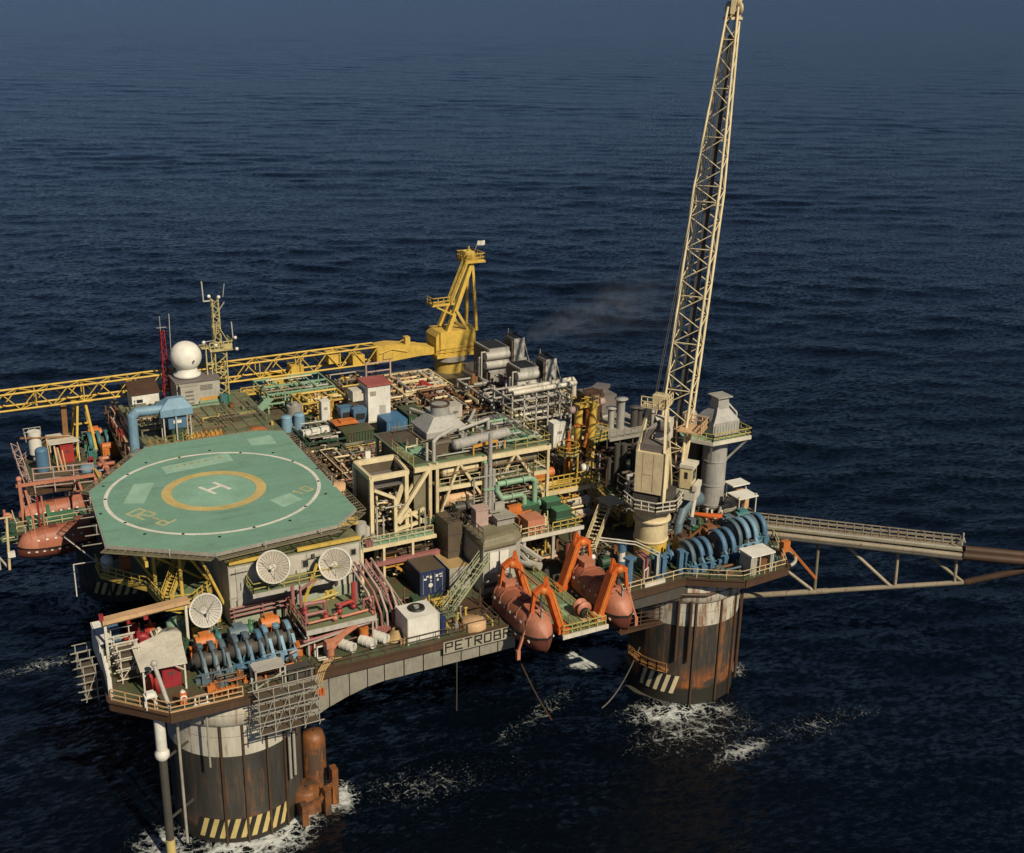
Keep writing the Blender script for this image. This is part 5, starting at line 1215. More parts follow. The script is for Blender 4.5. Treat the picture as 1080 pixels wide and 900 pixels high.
solo('cable_tray', 'orange cable tray below the mint pipe loop', 'tray', b, MT['orange_dull'])
t = thing('exhaust_hood', 'grey pyramid hood with a dark round mouth on the green top deck', 'hood', (3.8, -8.6, 29.5))
def sqring(cx, cy, w_, d_, z): return [(cx - w_, cy - d_, z), (cx + w_, cy - d_, z), (cx + w_, cy + d_, z), (cx - w_, cy + d_, z)]
b = MB(); vs = sqring(3.8, -8.8, 2.7, 2.3, 29.5) + sqring(3.8, -8.8, 2.7, 2.3, 30.3) + sqring(3.8, -8.8, 1.25, 1.1, 31.7)
b.add(vs, [(j * 4 + i, j * 4 + (i + 1) % 4, (j + 1) * 4 + (i + 1) % 4, (j + 1) * 4 + i) for j in range(2) for i in range(4)] + [(8, 9, 10, 11)]).build('skirt', MT['galv'], t)
MB().cyl((3.8, -8.8, 31.4), (3.8, -8.8, 32.9), 1.12, n=20).build('neck', MT['galv'], t)
MB().lathe((3.8, -8.8, 32.9), [(1.2, -.1), (1.25, .1), (1.0, .1), (.9, -.05), (0, -.05)], n=20).build('mouth', MT['rust_dark'], t)
b = MB().tube([(-.9, -17.4, 29.5), (-.9, -17.4, 31.8), (.1, -16.4, 31.9), (2.9, -14.6, 31.9)], .22, 10).tube([(-1.5, -16.9, 29.5), (-1.5, -16.9, 31.6)], .17, 8)
solo('vent_goose_neck', 'white bent vent pipe standing on the left of the green top deck', 'pipe', b, MT['steel_light'])
b = MB().tube([(4.6, -12.2, 30.6), (9.2, -10.8, 30.8), (9.2, -10.8, 29.5)], .22, 8).tube([(6.4, -11.5, 31.3), (8.7, -8.2, 31.2)], .2, 8)
for x, y in ((5.2, -12.0), (7.4, -11.3)): b.bar((x, y, 29.5), (x, y, 30.5), .14)
solo('top_deck_pipes', 'white pipes lying behind the grey vessel on the green top deck', 'pipes', b, MT['steel_light'])
b = MB().box(.0, 2.0, -15.6, -14.2, 29.5, 30.5).cyl((-.2, -14.9, 30.4), (2.3, -14.7, 30.4), .45, n=12).box(2.0, 2.6, -15.4, -14.4, 29.5, 30.1)
solo('dark_pump', 'dark brown pump set left of the long grey vessel on the top deck', 'pump', b, MT['brown'])
# open cream box frame with dark clad side
bx = thing('frame_tower', 'open cream box frame with a dark clad side next to the helideck', 'tower', (-6, -15.6, UZ))
x0, x1, y0, y1, z1 = -8.6, -4.3, -18.0, -13.1, 29.0
for x, y in ((x0, y0), (x1 - .2, y0), (x0, y1), (x1 + .6, y1)): MB().bar((x, y, UZ), (x, y, z1), .42).build('post', MT['cream_clean'], bx)
MB().bar((x0, y0, z1), (x1, y0, z1), .4, .55).bar((x1, y0, z1), (x1 + .6, y1, z1), .36, .5).bar((x1 + .6, y1, z1), (x0, y1, z1), .4, .55).bar((x0, y1, z1), (x0, y0, z1), .36, .5).build('top_beam', MT['cream_clean'], bx)
MB().box(x0 + .1, x0 + .2, y0 + .1, y1 - .1, UZ, z1 - .3).box(x0 + .2, x1 + .4, y1 - .2, y1 - .1, 25.5, z1 - .3).build('cladding', MT['brown'], bx)
MB().box(x0 + .3, x1 + .2, y0 + .3, y1 - .3, 27.6, 27.7).build('grating', MT['roof_grey'], bx)
b = MB().bar((x0 + .4, y0 + .2, 27.5), (-6.0, -18.3, 26.4), .3).bar((-6.0, -18.4, 26.4), (-6.0, -18.4, 17.0), .34).bar((-5.9, -18.4, 25.4), (-3.9, -17.0, 28.9), .36); b.build('front_leg', MT['cream_clean'], bx)
MB().bar((-6.0, -18.3, 23.4), (-1.9, -18.2, 29.0), .4).build('diagonal', MT['cream_clean'], bx); MB().bar((-5.6, -17.4, 23.9), (-2.4, -17.2, 28.5), .3).build('diagonal', MT['cream'], bx)
for p, q in (((-5.9, 22.6), (-1.9, 23.1)), ((-5.9, 21.4), (-1.9, 22.1)), ((-5.8, 23.8), (-2.4, 24.4)), ((-4.4, 24.6), (-2.2, 22.6)), ((-4.6, 19.2), (-2.0, 22.0)), ((-5.8, 19.1), (-1.8, 19.6)), ((-5.6, 23.3), (-4.2, 24.8)), ((-4.6, 19.0), (-2.8, 17.6))):
    MB().bar((p[0], -18.35, p[1]), (q[0], -18.25, q[1]), .34).build('brace', MT['cream_clean'], bx)
MB().box(-2.4, -1.8, -18.6, -17.8, 22.6, 23.2).bar((-1.6, -18.4, 22.9), (.8, -18.5, 23.0), .36).bar((.8, -18.5, 23), (1.8, -18.6, 22.3), .3).build('gusset', MT['mint'], bx)
MB().box(-3.4, -1.8, -17.6, -17.4, 23.4, 28.8).build('side_panel', MT['olive'], bx)
b = MB()
for k in range(4): b.bar((-4.0 + k * .3, y1 + .3 - k * .0, 28.9 - k * .7), (-3.2 + k * .3, -16.8, 28.9 - k * .7), .2)
b.build('rung', MT['pink_pale'], bx)
b = MB().bar((-6.8, -12.6, 28.4), (-6.8, -12.6, 30.0), .6, .2).bar((-7.5, -12.7, 28.2), (-6.8, -12.6, 29.2), .5, .2)
solo('white_fin', 'white fin plate standing behind the open cream box frame', 'plate', b, MT['white'])
b = MB().cyl((-10.0, -18.2, 22.03), (-10.0, -18.2, 24.2), .62, n=16).cyl((-9.0, -17.6, 22.03), (-9.0, -17.6, 23.4), .4, n=12)
solo('white_canister', 'white upright canister on the mint service platform', 'canister', b, MT['steel_light'])
b = MB().cyl((-10.6, -16.4, 22.03), (-10.6, -16.4, 24.5), .6, n=14).ball((-10.6, -16.4, 24.5), .6, n=14, k=6)
solo('dark_canister', 'dark upright tank behind the white canister on the mint platform', 'tank', b, MT['dark_steel'])
b = MB().cyl((-10.4, -11.3, 25.2), (-9.2, -11.9, 25.2), 1.25, n=20).cyl((-10.6, -11.2, 25.2), (-10.4, -11.3, 25.2), .9, n=20).box(-10.6, -9.0, -12.4, -10.8, 22, 24.2)
solo('end_on_vessel', 'pale round ended vessel between the helideck and the open cream box frame', 'vessel', b, MT['tan'])

PIPEC = ['steel', 'cream', 'galv', 'olive', 'rust', 'rusty_pipe', 'steel_light', 'brown', 'yellow_dirty', 'dark_steel']
def pipework(t, x0, x1, y0, y1, z0, z1, n, rg, cols=PIPEC, r0=.07, r1=.2, name='pipe'):
    for k in range(n):
        r = rg.uniform(r0, r1); x, y, z = rg.uniform(x0, x1), rg.uniform(y0, y1), rg.uniform(z0, z1); pts = [(x, y, z)]
        ax = rg.choice('xyxyz')
        for j in range(rg.choice((1, 2, 2, 3))):
            if ax == 'x': x = rg.uniform(x0, x1)
            elif ax == 'y': y = rg.uniform(y0, y1)
            else: z = rg.uniform(z0, z1)
            pts.append((x, y, z)); ax = rg.choice([a for a in 'xyz' if a != ax])
        b = MB().tube(pts, r, 6); a, c = V(pts[0]), V(pts[1])
        if (c - a).length > .6:
            m_ = a.lerp(c, rg.uniform(.3, .7)); d = (c - a).normalized(); b.cyl(m_ - d * .07, m_ + d * .07, r * 1.7, n=8)
            if rg.random() < .35: b.cyl(m_, m_ + V((0, 0, r + .45)), r * .4, n=6).cyl(m_ + V((0, 0, r + .42)), m_ + V((0, 0, r + .5)), r * 1.5, n=8)
        b.build(name, MT[rg.choice(cols)], t)
def rack(x0, x1, y0, y1, z0, levels, nx, ny, label, col, npipe, seed, cols=PIPEC, name='pipe_rack', cat='pipe rack', top=0.0, w_=.2, r1=.2):
    t = thing(name, label, cat, ((x0 + x1) / 2, (y0 + y1) / 2, z0)); rg = random.Random(seed); zt = levels[-1]
    for i in range(nx + 1):
        for j in range(ny + 1):
            x = x0 + (x1 - x0) * i / nx; y = y0 + (y1 - y0) * j / ny
            MB().bar((x, y, z0), (x, y, zt + top), w_).build('post', MT[col], t)
    for z in levels:
        b = MB()
        for j in range(ny + 1): y = y0 + (y1 - y0) * j / ny; b.bar((x0, y, z), (x1, y, z), w_)
        for i in range(nx + 1): x = x0 + (x1 - x0) * i / nx; b.bar((x, y0, z), (x, y1, z), w_ * .98)
        b.build('beam', MT[col], t)
    pipework(t, x0, x1, y0, y1, z0 + .3, zt + .35, npipe, rg, cols, r1=r1)
    return t
rg = random.Random(4)
pipework(pm, -.5, 13, -17.4, -9, 22.3, 25.8, 16, rg); pipework(pm, -.5, 13, -17.4, -9, 26.6, 29.0, 14, rg, ['cream', 'olive', 'rust', 'tan'])
pipework(pm, 5, 13, -17.4, -9, 29.6, 30.4, 8, rg, ['steel', 'mint', 'cream', 'steel_light'])
rack(-7.6, -2.4, -16.6, -13.4, 22.1, [23.2, 24.8], 2, 1, 'cream pipe rack inside the foot of the open box frame', 'cream', 22, 8, ['cream', 'olive', 'tan', 'steel', 'cream_clean', 'rust'])
rack(-8.0, -1.0, -19.2, -17.2, 17, [18.4, 20.4], 3, 1, 'dark rusty pipe rack under the mint service platform', 'rust_dark', 26, 9, ['rust_dark', 'brown', 'green_dark', 'amber', 'olive', 'cream'])
rack(-.2, 8.2, -19.9, -18.6, 19.0, [20.0, 21.4], 4, 1, 'rusty pipe rack below the brown duct and the stack pipes', 'brown', 20, 10, ['rust_dark', 'brown', 'olive', 'pink_pale', 'cream'])
rg = random.Random(31)
pipework(pm, -.6, 13.2, -18.75, -18.35, 22.2, 29.3, 16, rg, ['cream', 'steel', 'steel_light', 'olive', 'rust'], .05, .11)
pipework(bx, -8.4, -1.2, -18.9, -18.4, 17.6, 26.4, 14, rg, ['cream', 'cream_clean', 'steel_light', 'olive', 'rust'], .05, .12)
pipework(bx, -8.2, -4.0, -17.6, -13.6, 22.2, 27.4, 16, rg, ['cream', 'cream_clean', 'steel', 'olive', 'tan'], .08, .2)
MB().rail([(-.4, -17.9, 26.32), (13.2, -17.9, 26.32)], step=1.2, r=.03).build('mid_railing', MT['cream'], pm)
MB().rail([(-10.5, -20, 22.03), (-2.2, -20, 22.03)], step=1.1, r=.03).build('service_railing', MT['cream'], bx)
# ------------------------------------------------------------------ back half of the upper deck: racks, exhausts, tower, plant
rack(18.6, 27.6, .6, 5.8, 22, [23.4, 25.2, 27.0, 28.2], 5, 2, 'tall pale grey pipe rack of many bays below the turbine exhausts', 'steel_light', 60, 21, ['steel_light', 'cream', 'galv', 'steel', 'olive', 'offwhite'], r1=.22, top=.6)
b = MB().tube([(19, 1.2, 29.0), (27.4, 1.6, 29.0), (29.2, 2.2, 28.8)], .34, 10).tube([(19, 2.6, 29.0), (26.4, 3.0, 29.0)], .26, 10).tube([(25.6, 3.4, 28.8), (29.6, 3.8, 28.8), (29.9, 3.8, 28.4), (29.9, 3.8, 26.4)], .36, 10)
solo('header_pipe', 'thick white header pipes running along the top of the tall grey pipe rack', 'pipes', b, MT['offwhite'])
rack(11.4, 19.4, 19.6, 29.0, 22, [23.2, 24.4], 5, 4, 'wide low pipe rack of tangled pipes between the white tower and the yellow crane', 'cream', 84, 22, ['cream', 'olive', 'steel', 'brown', 'tan', 'steel_light', 'rust'], r1=.24)
rack(8.2, 13.2, 15.4, 23, 22, [22.9, 23.8], 3, 3, 'low pipe rack just right of the white tower', 'olive', 48, 23, ['cream', 'olive', 'brown', 'steel', 'rust', 'tan'], r1=.2)
rack(13.0, 19.0, 8.0, 18.6, 22, [23.4, 25.0], 3, 4, 'rusty pipe rack between the pyramid hood and the red hose crane', 'rust', 60, 24, ['steel', 'cream', 'rust', 'galv', 'brown', 'steel_light', 'olive'], r1=.22)
rack(19.0, 22.6, 7.2, 18.0, 22, [24.0, 26.0], 1, 3, 'grey pipe rack under the near row of turbine exhausts', 'steel_light', 40, 25, ['steel_light', 'galv', 'dark_steel', 'rust', 'steel'], r1=.26)
rack(-6.4, 3.4, 26.2, 33.2, 22, [23.4, 24.8], 4, 2, 'cream and mint pipe rack under the yellow crane boom', 'mint', 46, 26, ['cream', 'mint', 'olive', 'yellow_dirty', 'steel', 'green'], r1=.2)
rack(-3.6, 3.0, 19.8, 24.4, 22, [23.6, 25.0], 3, 1, 'yellow beamed pipe rack behind the pale blue drums', 'yellow_dirty', 36, 27, ['cream', 'brown', 'steel', 'tan', 'yellow_dirty', 'rust'], r1=.24)
rack(4.5, 11, 25, 33, 22, [23.2, 24.2], 3, 2, 'brown pipe rack behind the white tower', 'brown', 40, 28, r1=.22)
rack(-6.6, -1.4, 8.6, 18.6, 22, [22.8, 23.6], 2, 4, 'dark green and grey pipe rack along the right edge of the helideck', 'green_dark', 46, 29, ['green_dark', 'steel', 'olive', 'dark_steel', 'deck_green', 'steel_light'], r1=.2)
rack(-8.2, -3.0, -6.0, 6.6, 22, [22.8, 23.7], 2, 4, 'brown pipe rack beside the helideck edge near the box frame', 'brown', 44, 30, ['olive', 'brown', 'tan', 'rust', 'pink', 'steel', 'cream'], r1=.18)
rack(20.4, 27.2, -9.4, -3.8, 17, [19.0, 21.0, 22.4], 3, 2, 'dark pipe rack at the foot of the yellow scrubber tower', 'rust_dark', 52, 31, ['yellow_dirty', 'steel', 'dark_steel', 'galv', 'rust_dark', 'olive', 'steel_light'], r1=.2)
rack(14.4, 19.6, -14.4, -9.6, 17, [19, 20.6], 2, 2, 'grey pipe rack under the yellow walkway', 'galv', 34, 32, ['galv', 'steel', 'cream', 'rust', 'steel_light'], r1=.26)
rack(28.0, 38.0, -13.5, -10.8, 17, [18.2, 19.4, 20.4], 4, 1, 'long dark pipe rack running from the yellow stair to behind the cream crane', 'dark_steel', 40, 33, ['dark_steel', 'galv', 'brown', 'steel'], r1=.28)
rack(30.2, 38.4, -4.6, 4.0, 17, [19.4, 21.4, 22.6], 4, 2, 'sooty pipe rack at the back right with dark stub stacks on top', 'dark_steel', 50, 34, ['dark_steel', 'black', 'galv', 'rust_dark', 'steel'], r1=.3)
# rust columns in front of the exhausts
for x, y, z, lab in ((20.0, 15.0, 27.6, 'left rusty riser pipe bundle standing before the near exhaust unit'), (20.6, 6.6, 28.0, 'right rusty riser pipe bundle standing left of the tall grey pipe rack')):
    t = thing('riser_bundle', lab, 'pipes', (x, y, 22), 'rusty riser bundles')
    for k, (dx, dy, r) in enumerate(((0, 0, .34), (.55, .1, .22), (-.4, .25, .16))): MB().cyl((x + dx, y + dy, 22), (x + dx, y + dy, z - k * .5), r, n=10).build('pipe', MT['rusty_pipe'], t)
    b = MB()
    for zz in (23.5, 25.4): b.box(x - .7, x + .9, y - .3, y + .5, zz, zz + .15)
    b.build('clamp', MT['rust'], t)
# turbine exhaust units
def exhaust_unit(x0, x1, y0, y1, z0, z1, label):
    t = thing('exhaust_unit', label, 'exhaust', ((x0 + x1) / 2, (y0 + y1) / 2, z0), 'turbine exhaust units')
    MB().box(x0 + .7, x1, y0, y1, z0, z1 - 3.4).build('lower_duct', MT['steel'], t)
    MB().box(x0 + .5, x1, y0 + .15, y1, z1 - 3.4, z1).build('casing', MT['galv'], t)
    for z in (z1 - 2.3, z1 - .95): MB().cyl((x0 - .1, y0 + .1, z), (x1 - .15, y0 + .1, z), .6, n=14).build('silencer', MT['steel_light'], t)
    MB().box(x0 + .8, x1 - .3, y0 + .5, y1 - .3, z1, z1 + .12).build('mouth', MT['black'], t)
    MB().box(x0 + .3, x0 + .48, y0 + .4, y1, z0 + 1, z1 - .1).build('brown_side_sheet', MT['brown'], t)  # thin dark brown sheet along the west side of the unit
    b = MB()
    for k in range(3): b.tube([(x0 + .1, y0 + .5 + k * .9, z1 - .4 - k), (x0 - .5, y0 + .5 + k * .9, z1 - .4 - k), (x0 - .5, y0 + .5 + k * .9, z0)], .13, 6)
    b.build('drain_pipe', MT['steel_light'], t); return t
exhaust_unit(22.4, 26.2, 15.6, 20.2, 24.0, 30.6, 'near left turbine exhaust with two rounded silencers, beside the yellow crane house')
exhaust_unit(22.6, 26.0, 6.6, 10.4, 24.0, 30.2, 'near right turbine exhaust with two rounded silencers, above the tall grey pipe rack')
def flue(x0, x1, y0, y1, z0, z1, label):
    t = thing('flue_stack', label, 'chimney', ((x0 + x1) / 2, (y0 + y1) / 2, z0), 'square flue stacks')
    MB().box(x0, x1, y0, y1, z0, z1).build('shaft', MT['steel_light'], t)
    MB().box(x0 - .35, x0 - .02, y0 + .1, y1, z0, z1 - .2).build('brown_side_sheet', MT['brown'], t)  # dark brown sheet over the west side of the shaft
    MB().box(x0 + .12, x1 - .12, y0 + .12, y1 - .12, z1, z1 + .1).box(x0 - .1, x1 + .1, y1 - .1, y1 + .1, z1 - .1, z1 + .3).build('mouth', MT['black'], t)
    b = MB()
    for z in (z0 + 1.2, z0 + 2.8, z1 - .6): b.box(x0 - .06, x1 + .06, y0 - .06, y1 + .06, z, z + .1)
    b.cyl((x0 + .3, y1, z1), (x0 + .3, y1, z1 + 1), .07, n=6); b.build('flange', MT['steel'], t)
    b = MB().bar((x1 + .1, y0 + .3, z1 - .6), (x1 + 1.6, y0 - .2, z0 + 1), .12).bar((x1 + .1, y1 - .3, z1 - .6), (x1 + 1.6, y1, z0 + 1), .12); b.build('stay', MT['steel'], t); return t
flue(27.4, 29.1, 16.6, 19.0, 24, 31.4, 'rear left square flue stack, tallest of the exhausts')
flue(27.1, 28.8, 6.8, 9.0, 24, 31.0, 'rear right square flue stack at the end of the exhaust row')
t = thing('turbine_platform', 'grated platform carrying the turbine exhausts, yellow railing at its right end', 'platform', (25.5, 12, 22))
MB().box(21.6, 31.6, 5.8, 22, 23.75, 23.98).build('floor', MT['grate_olive'], t)
for x, y in ((21.9, 6.1), (31.3, 6.1), (21.9, 21.7), (31.3, 21.7), (26.5, 6.1), (21.9, 14)): MB().bar((x, y, 22), (x, y, 23.7), .35).build('post', MT['galv'], t)
MB().rail([(26.4, 5.9, 24), (31.4, 5.9, 24), (31.4, 21.8, 24)], step=1.3, r=.05).build('railing', MT['yellow_dirty'], t)
rg = random.Random(77); pipework(t, 28.8, 31.4, 6.2, 12, 24.1, 26.2, 14, rg, ['steel', 'yellow_dirty', 'galv', 'offwhite', 'rust']); pipework(t, 22, 24, 11, 15, 24.2, 28, 14, rg, ['galv', 'steel', 'red', 'steel_light', 'dark_steel'])
b = MB().cyl((31.0, 6.8, 24), (31.0, 6.8, 25.2), .4, .15, n=10).cyl((30.3, 7.4, 24), (30.3, 7.4, 25.0), .35, .2, n=10)
solo('vent_cowl', 'small pale vent cowls at the right end of the exhaust platform', 'vents', b, MT['offwhite'])
b = MB().bar((33.4, 4.4, 26.0), (37.6, 8.2, 25.6), 2.0, .5).box(33, 37, 3.8, 8, 22, 25.6)
solo('dark_housing', 'dark sooty housing behind the yellow scrubber tower', 'housing', b, MT['roof_grey'])
b = MB().cyl((31.6, 1.6, 23.5), (31.6, 1.6, 26.6), 1.35, n=18).lathe((31.6, 1.6, 26.6), [(1.5, 0), (1.6, .5), (1.2, .9), (.8, .6), (0, .6)], n=18)
for k in range(6): b.bar((31.6 + 1.5 * math.cos(k), 1.6 + 1.5 * math.sin(k), 26.5), (31.6 + 1.5 * math.cos(k), 1.6 + 1.5 * math.sin(k), 27.5), .16)
solo('rusted_top_drum', 'heavily rusted open drum rising behind the yellow scrubber tower', 'drum', b, MT['rust_dark'])
# yellow scrubber tower with ring platform
t = thing('scrubber_tower', 'yellow scrubber tower of twin columns with a ring platform', 'tower', (27.6, -4.6, 17))
MB().cyl((27.6, -4.8, 17), (27.6, -4.8, 28.2), .62, n=14).build('column', MT['yellow'], t); MB().cyl((25.9, -4.2, 21), (25.9, -4.2, 28.2), .55, n=14).build('column', MT['yellow'], t)
MB().box(25.4, 28.3, -5.3, -3.7, 28.0, 28.25).rail([(25.5, -5.2, 28.2), (28.2, -5.2, 28.2)], step=.8).cyl((26.8, -4.6, 28.2), (26.8, -4.6, 29.2), .35, n=10).build('head_frame', MT['yellow'], t)
MB().prism([(27.0, -6.6), (29.2, -6.2), (30.4, -4.4), (29.6, -2.8), (27.0, -2.8)], 23.4, 23.55).build('ring_platform', MT['grate_green'], t)
MB().rail([(27.0, -6.6, 23.55), (29.2, -6.2, 23.55), (30.4, -4.4, 23.55), (29.6, -2.8, 23.55)], step=.9, r=.05, toe=True).build('railing', MT['yellow'], t)
b = MB().lathe((24.8, -4.4, 27.6), [(0, -.5), (.5, -.5), (.5, .5), (0, .5)], n=12, axis='x').lathe((29.2, -4.0, 28), [(0, -.6), (.5, -.6), (.5, .6), (0, .6)], n=12, axis='x'); b.build('drum', MT['pink_pale'], t)
MB().box(24.9, 28.6, -5.0, -4.6, 25.4, 25.6).tube([(26.6, -5.3, 27.6), (26.6, -5.3, 24.5), (26.2, -5.3, 22.6)], .25, 8).build('pipe', MT['orange_dull'], t)
cabinet(23.6, -2.6, 22, 1.8, 1.4, 3.6, 'white equipment box left of the yellow scrubber tower', 'white')
t = thing('valve_tower', 'small yellow valve tower with round platform in front of the grey pipe rack', 'tower', (21.0, -9.4, 20))
MB().lathe((21.2, -9.6, 24.0), [(0, 0), (1.5, 0), (1.5, .14), (0, .14)], n=12).build('ring_platform', MT['grate_olive'], t)
MB().rail([(21.2 + 1.45 * math.cos(k * PI / 4), -9.6 + 1.45 * math.sin(k * PI / 4), 24.1) for k in range(9)], step=.8, r=.05, toe=True).build('railing', MT['yellow'], t)
MB().cyl((21.2, -9.6, 17), (21.2, -9.6, 25.6), .34, n=10).cyl((21.2, -9.6, 25.4), (21.2, -9.6, 27.0), .16, n=8).lathe((21.2, -9.6, 25.8), [(.2, 0), (.6, .1), (.2, .2)], n=10).build('stem', MT['orange_dull'], t)
for k in range(3): MB().cyl((20.2 + k * .9, -10.6, 17), (20.2 + k * .9, -10.6, 24), .15, n=6).build('leg', MT['yellow_dirty'], t)
b = MB().ball((23.4, -10.0, 21.8), .6, n=14, k=8).cyl((23.4, -10, 17), (23.4, -10, 21.4), .2, n=8)
solo('white_globe', 'white globe vessel at the foot of the small yellow valve tower', 'vessel', b, MT['white'])
b = MB().box(15.2, 16.8, -11.8, -10.6, 22.0, 23.2).cyl((16.9, -11.2, 22.7), (18.1, -11.2, 22.7), .6, n=12)
solo('orange_unit', 'orange topped motor unit beyond the right end of the braced module', 'motor', b, MT['orange_dull'])
# stub stacks over the sooty rack
for k, (x, y, z, r, c) in enumerate(((34.2, -1.6, 26.8, .55, 'galv'), (33.2, -.8, 25.4, .45, 'galv'), (36.0, -2.2, 25.6, .5, 'dark_steel'), (37.2, -1.8, 25.2, .5, 'dark_steel'), (38.2, -3.2, 25.0, .45, 'galv'))):
    b = MB().cyl((x, y, 22.6), (x, y, z), r, n=12).lathe((x, y, z), [(r, 0), (r * 1.7, .1), (r * 1.7, .22), (0, .3)], n=12)
    solo('stub_stack', ['tallest grey stub stack with flat cap, right of the yellow scrubber tower', 'short grey stub stack touching the tallest capped one', 'dark stub stack left of the pair near the cream crane frame',
                        'dark stub stack second from the cream crane frame', 'grey stub stack closest to the cream crane frame'][k], 'stack', b, MT[c], 'capped stub stacks')
b = MB().box(30.4, 38.6, -5.0, -4.7, 22.5, 22.8).box(30.4, 38.6, -4.7, 3.8, 22.62, 22.75).rail([(30.4, -4.9, 22.8), (38.5, -4.9, 22.8)], step=1.2)
solo('stack_gallery', 'grey gallery deck with railing under the stub stacks', 'gallery', b, MT['steel'])
b = MB()
for k in range(7): b.cyl((29.4 + k * 1.3, -6.6 + .25 * (k % 3), 17), (29.4 + k * 1.3, -6.6 + .25 * (k % 3), 21 + (k * 37 % 13) * .15), .3 + .08 * (k % 3), n=10)
solo('dark_riser_row', 'row of dark risers in the shade below the grey gallery', 'risers', b, MT['dark_steel'])
# white tower, containers and plant between tower and helideck
t = thing('white_tower', 'tall white box tower with a red flat roof', 'tower', (4.6, 14.6, 22))
MB().box(3.3, 6.5, 12.8, 16.2, 23.6, 28.6).box(4.6, 6.5, 13.0, 16, 22, 23.6).build('wall', MT['white'], t)
MB().box(3.1, 6.7, 12.6, 16.4, 28.6, 28.85).build('roof', MT['red_roof'], t)
MB().box(3.2, 6.6, 12.7, 12.8, 23.5, 23.8).build('trim', MT['offwhite'], t); MB().box(1.6, 3.3, 14, 16, 26.4, 27.8).build('side_box', MT['offwhite'], t)
MB().box(4.9, 5.8, 12.74, 12.8, 23.8, 25.8).build('door', MT['steel_light'], t); MB().box(3.6, 4.4, 12.72, 12.8, 27.3, 27.9).build('vent', MT['steel'], t)
b = MB()
for k in range(12): b.bar((6.56, 14.2, 23.8 + k * .4), (6.56, 14.7, 23.8 + k * .4), .05)
b.bar((6.58, 14.2, 23.6), (6.58, 14.2, 28.5), .06).bar((6.58, 14.7, 23.6), (6.58, 14.7, 28.5), .06).build('ladder', MT['steel'], t)
t = thing('blue_hopper', 'pair of blue hoppers against the left side of the white tower', 'hoppers', (1.2, 14.6, 22))
for y, x in ((14.4, .6), (13.2, 2.0)):
    b = MB(); vs = sqring(x, y, .55, .5, 23.4) + sqring(x, y, .95, .8, 25.2) + sqring(x, y, .95, .8, 25.8)
    b.add(vs, [(j * 4 + i, j * 4 + (i + 1) % 4, (j + 1) * 4 + (i + 1) % 4, (j + 1) * 4 + i) for j in range(2) for i in range(4)] + [(8, 9, 10, 11), (3, 2, 1, 0)]).box(x - .5, x + .5, y - .5, y + .5, 22, 23.4).build('hopper', MT['blue'], t)
    MB().box(x - .6, x + .6, y - .9, y - .8, 24.5, 25.2).build('grille', MT['black'], t)
container(4.6, 7.6, 9.6, 13.4, 22, 2.5, 'bright blue container on the upper deck right of the white tower', 'blue_box')
container(8.0, 10.6, 10.0, 14.4, 22, 2.7, 'dark green container next to the bright blue one', 'green_dark', top='deck_green')
b = MB().box(8.2, 9.6, 8.8, 9.9, 22, 23.0).cyl((9.0, 8.7, 22.8), (9.0, 8.7, 23.6), .35, n=10).box(7.4, 10.4, 8.2, 8.5, 23.5, 23.7)
solo('red_skid', 'small red skid below a white bar beside the bright blue container', 'skid', b, MT['red'])
t = thing('green_unit', 'dark green finned engine house left of the white tower foot', 'engine house', (.6, 10.6, 22))
MB().box(-1.5, 2.6, 9.2, 11.8, 22.1, 23.9).build('body', MT['green_dark'], t)
b = MB()
for k in range(10): b.box(-1.4 + k * .4, -1.2 + k * .4, 9.1, 9.2, 22.3, 23.8)
b.box(-1.6, 2.7, 9.1, 11.9, 23.9, 24.05); b.build('fin', MT['deck_green'], t)
MB().box(-1.9, 1.4, 11.4, 13.8, 24.3, 24.4).box(-1.0, 1.2, 11.8, 13.2, 24.4, 24.6).build('roof', MT['orange_dull'], t)
MB().box(-3.2, 2.2, 8.0, 9.0, 22, 22.3).box(-4.5, -2.0, 9.5, 12, 22, 22.6).build('base', MT['green_dark'], t)
b = MB()
for k in range(3): b.box(-6.4 + k * 1.3, -5.3 + k * 1.3, 11.2 + .2 * k, 12.0 + .2 * k, 23.6, 24.3)
solo('white_boxes', 'three white boxes on the dark pipe rack by the helideck corner', 'boxes', b, MT['white'])
for k, (x, y, lab) in enumerate(((-7.2, 15.6, 'left pale blue drum by the far right corner of the helideck'), (-5.4, 15.8, 'right pale blue drum by the far right corner of the helideck'))):
    b = MB().cyl((x, y, 23.0), (x, y, 25.0), .8, .7, n=16).cyl((x, y, 22), (x, y, 23.0), .5, n=12).lathe((x, y, 25.0), [(.75, 0), (.6, .25), (0, .3)], n=16)
    solo('blue_drum', lab, 'drum', b, MT['blue_pale'], 'pale blue drums by the helideck')
b = MB().cyl((-5.2, 18.2, 22), (-5.2, 18.2, 25.6), 1.05, n=18).cyl((-5.2, 18.2, 25.6), (-5.2, 18.2, 26.0), .5, n=12)
solo('grey_silo', 'grey upright silo behind the pale blue drums', 'silo', b, MT['steel'])
cabinet(-1.6, 16.4, 23.4, 1.2, 1.0, 2.9, 'narrow white cabinet standing behind the dark green engine house', 'white')
b = MB().box(-8.4, -7.2, 22.4, 23.6, 24.2, 24.3).bar((-9.0, 22, 24.2), (-6.8, 24, 25.0), 1.2, .1)
solo('green_tarp', 'small bright green tilted sheet at the back corner of the grated roof', 'sheet', b, MT['mint'])
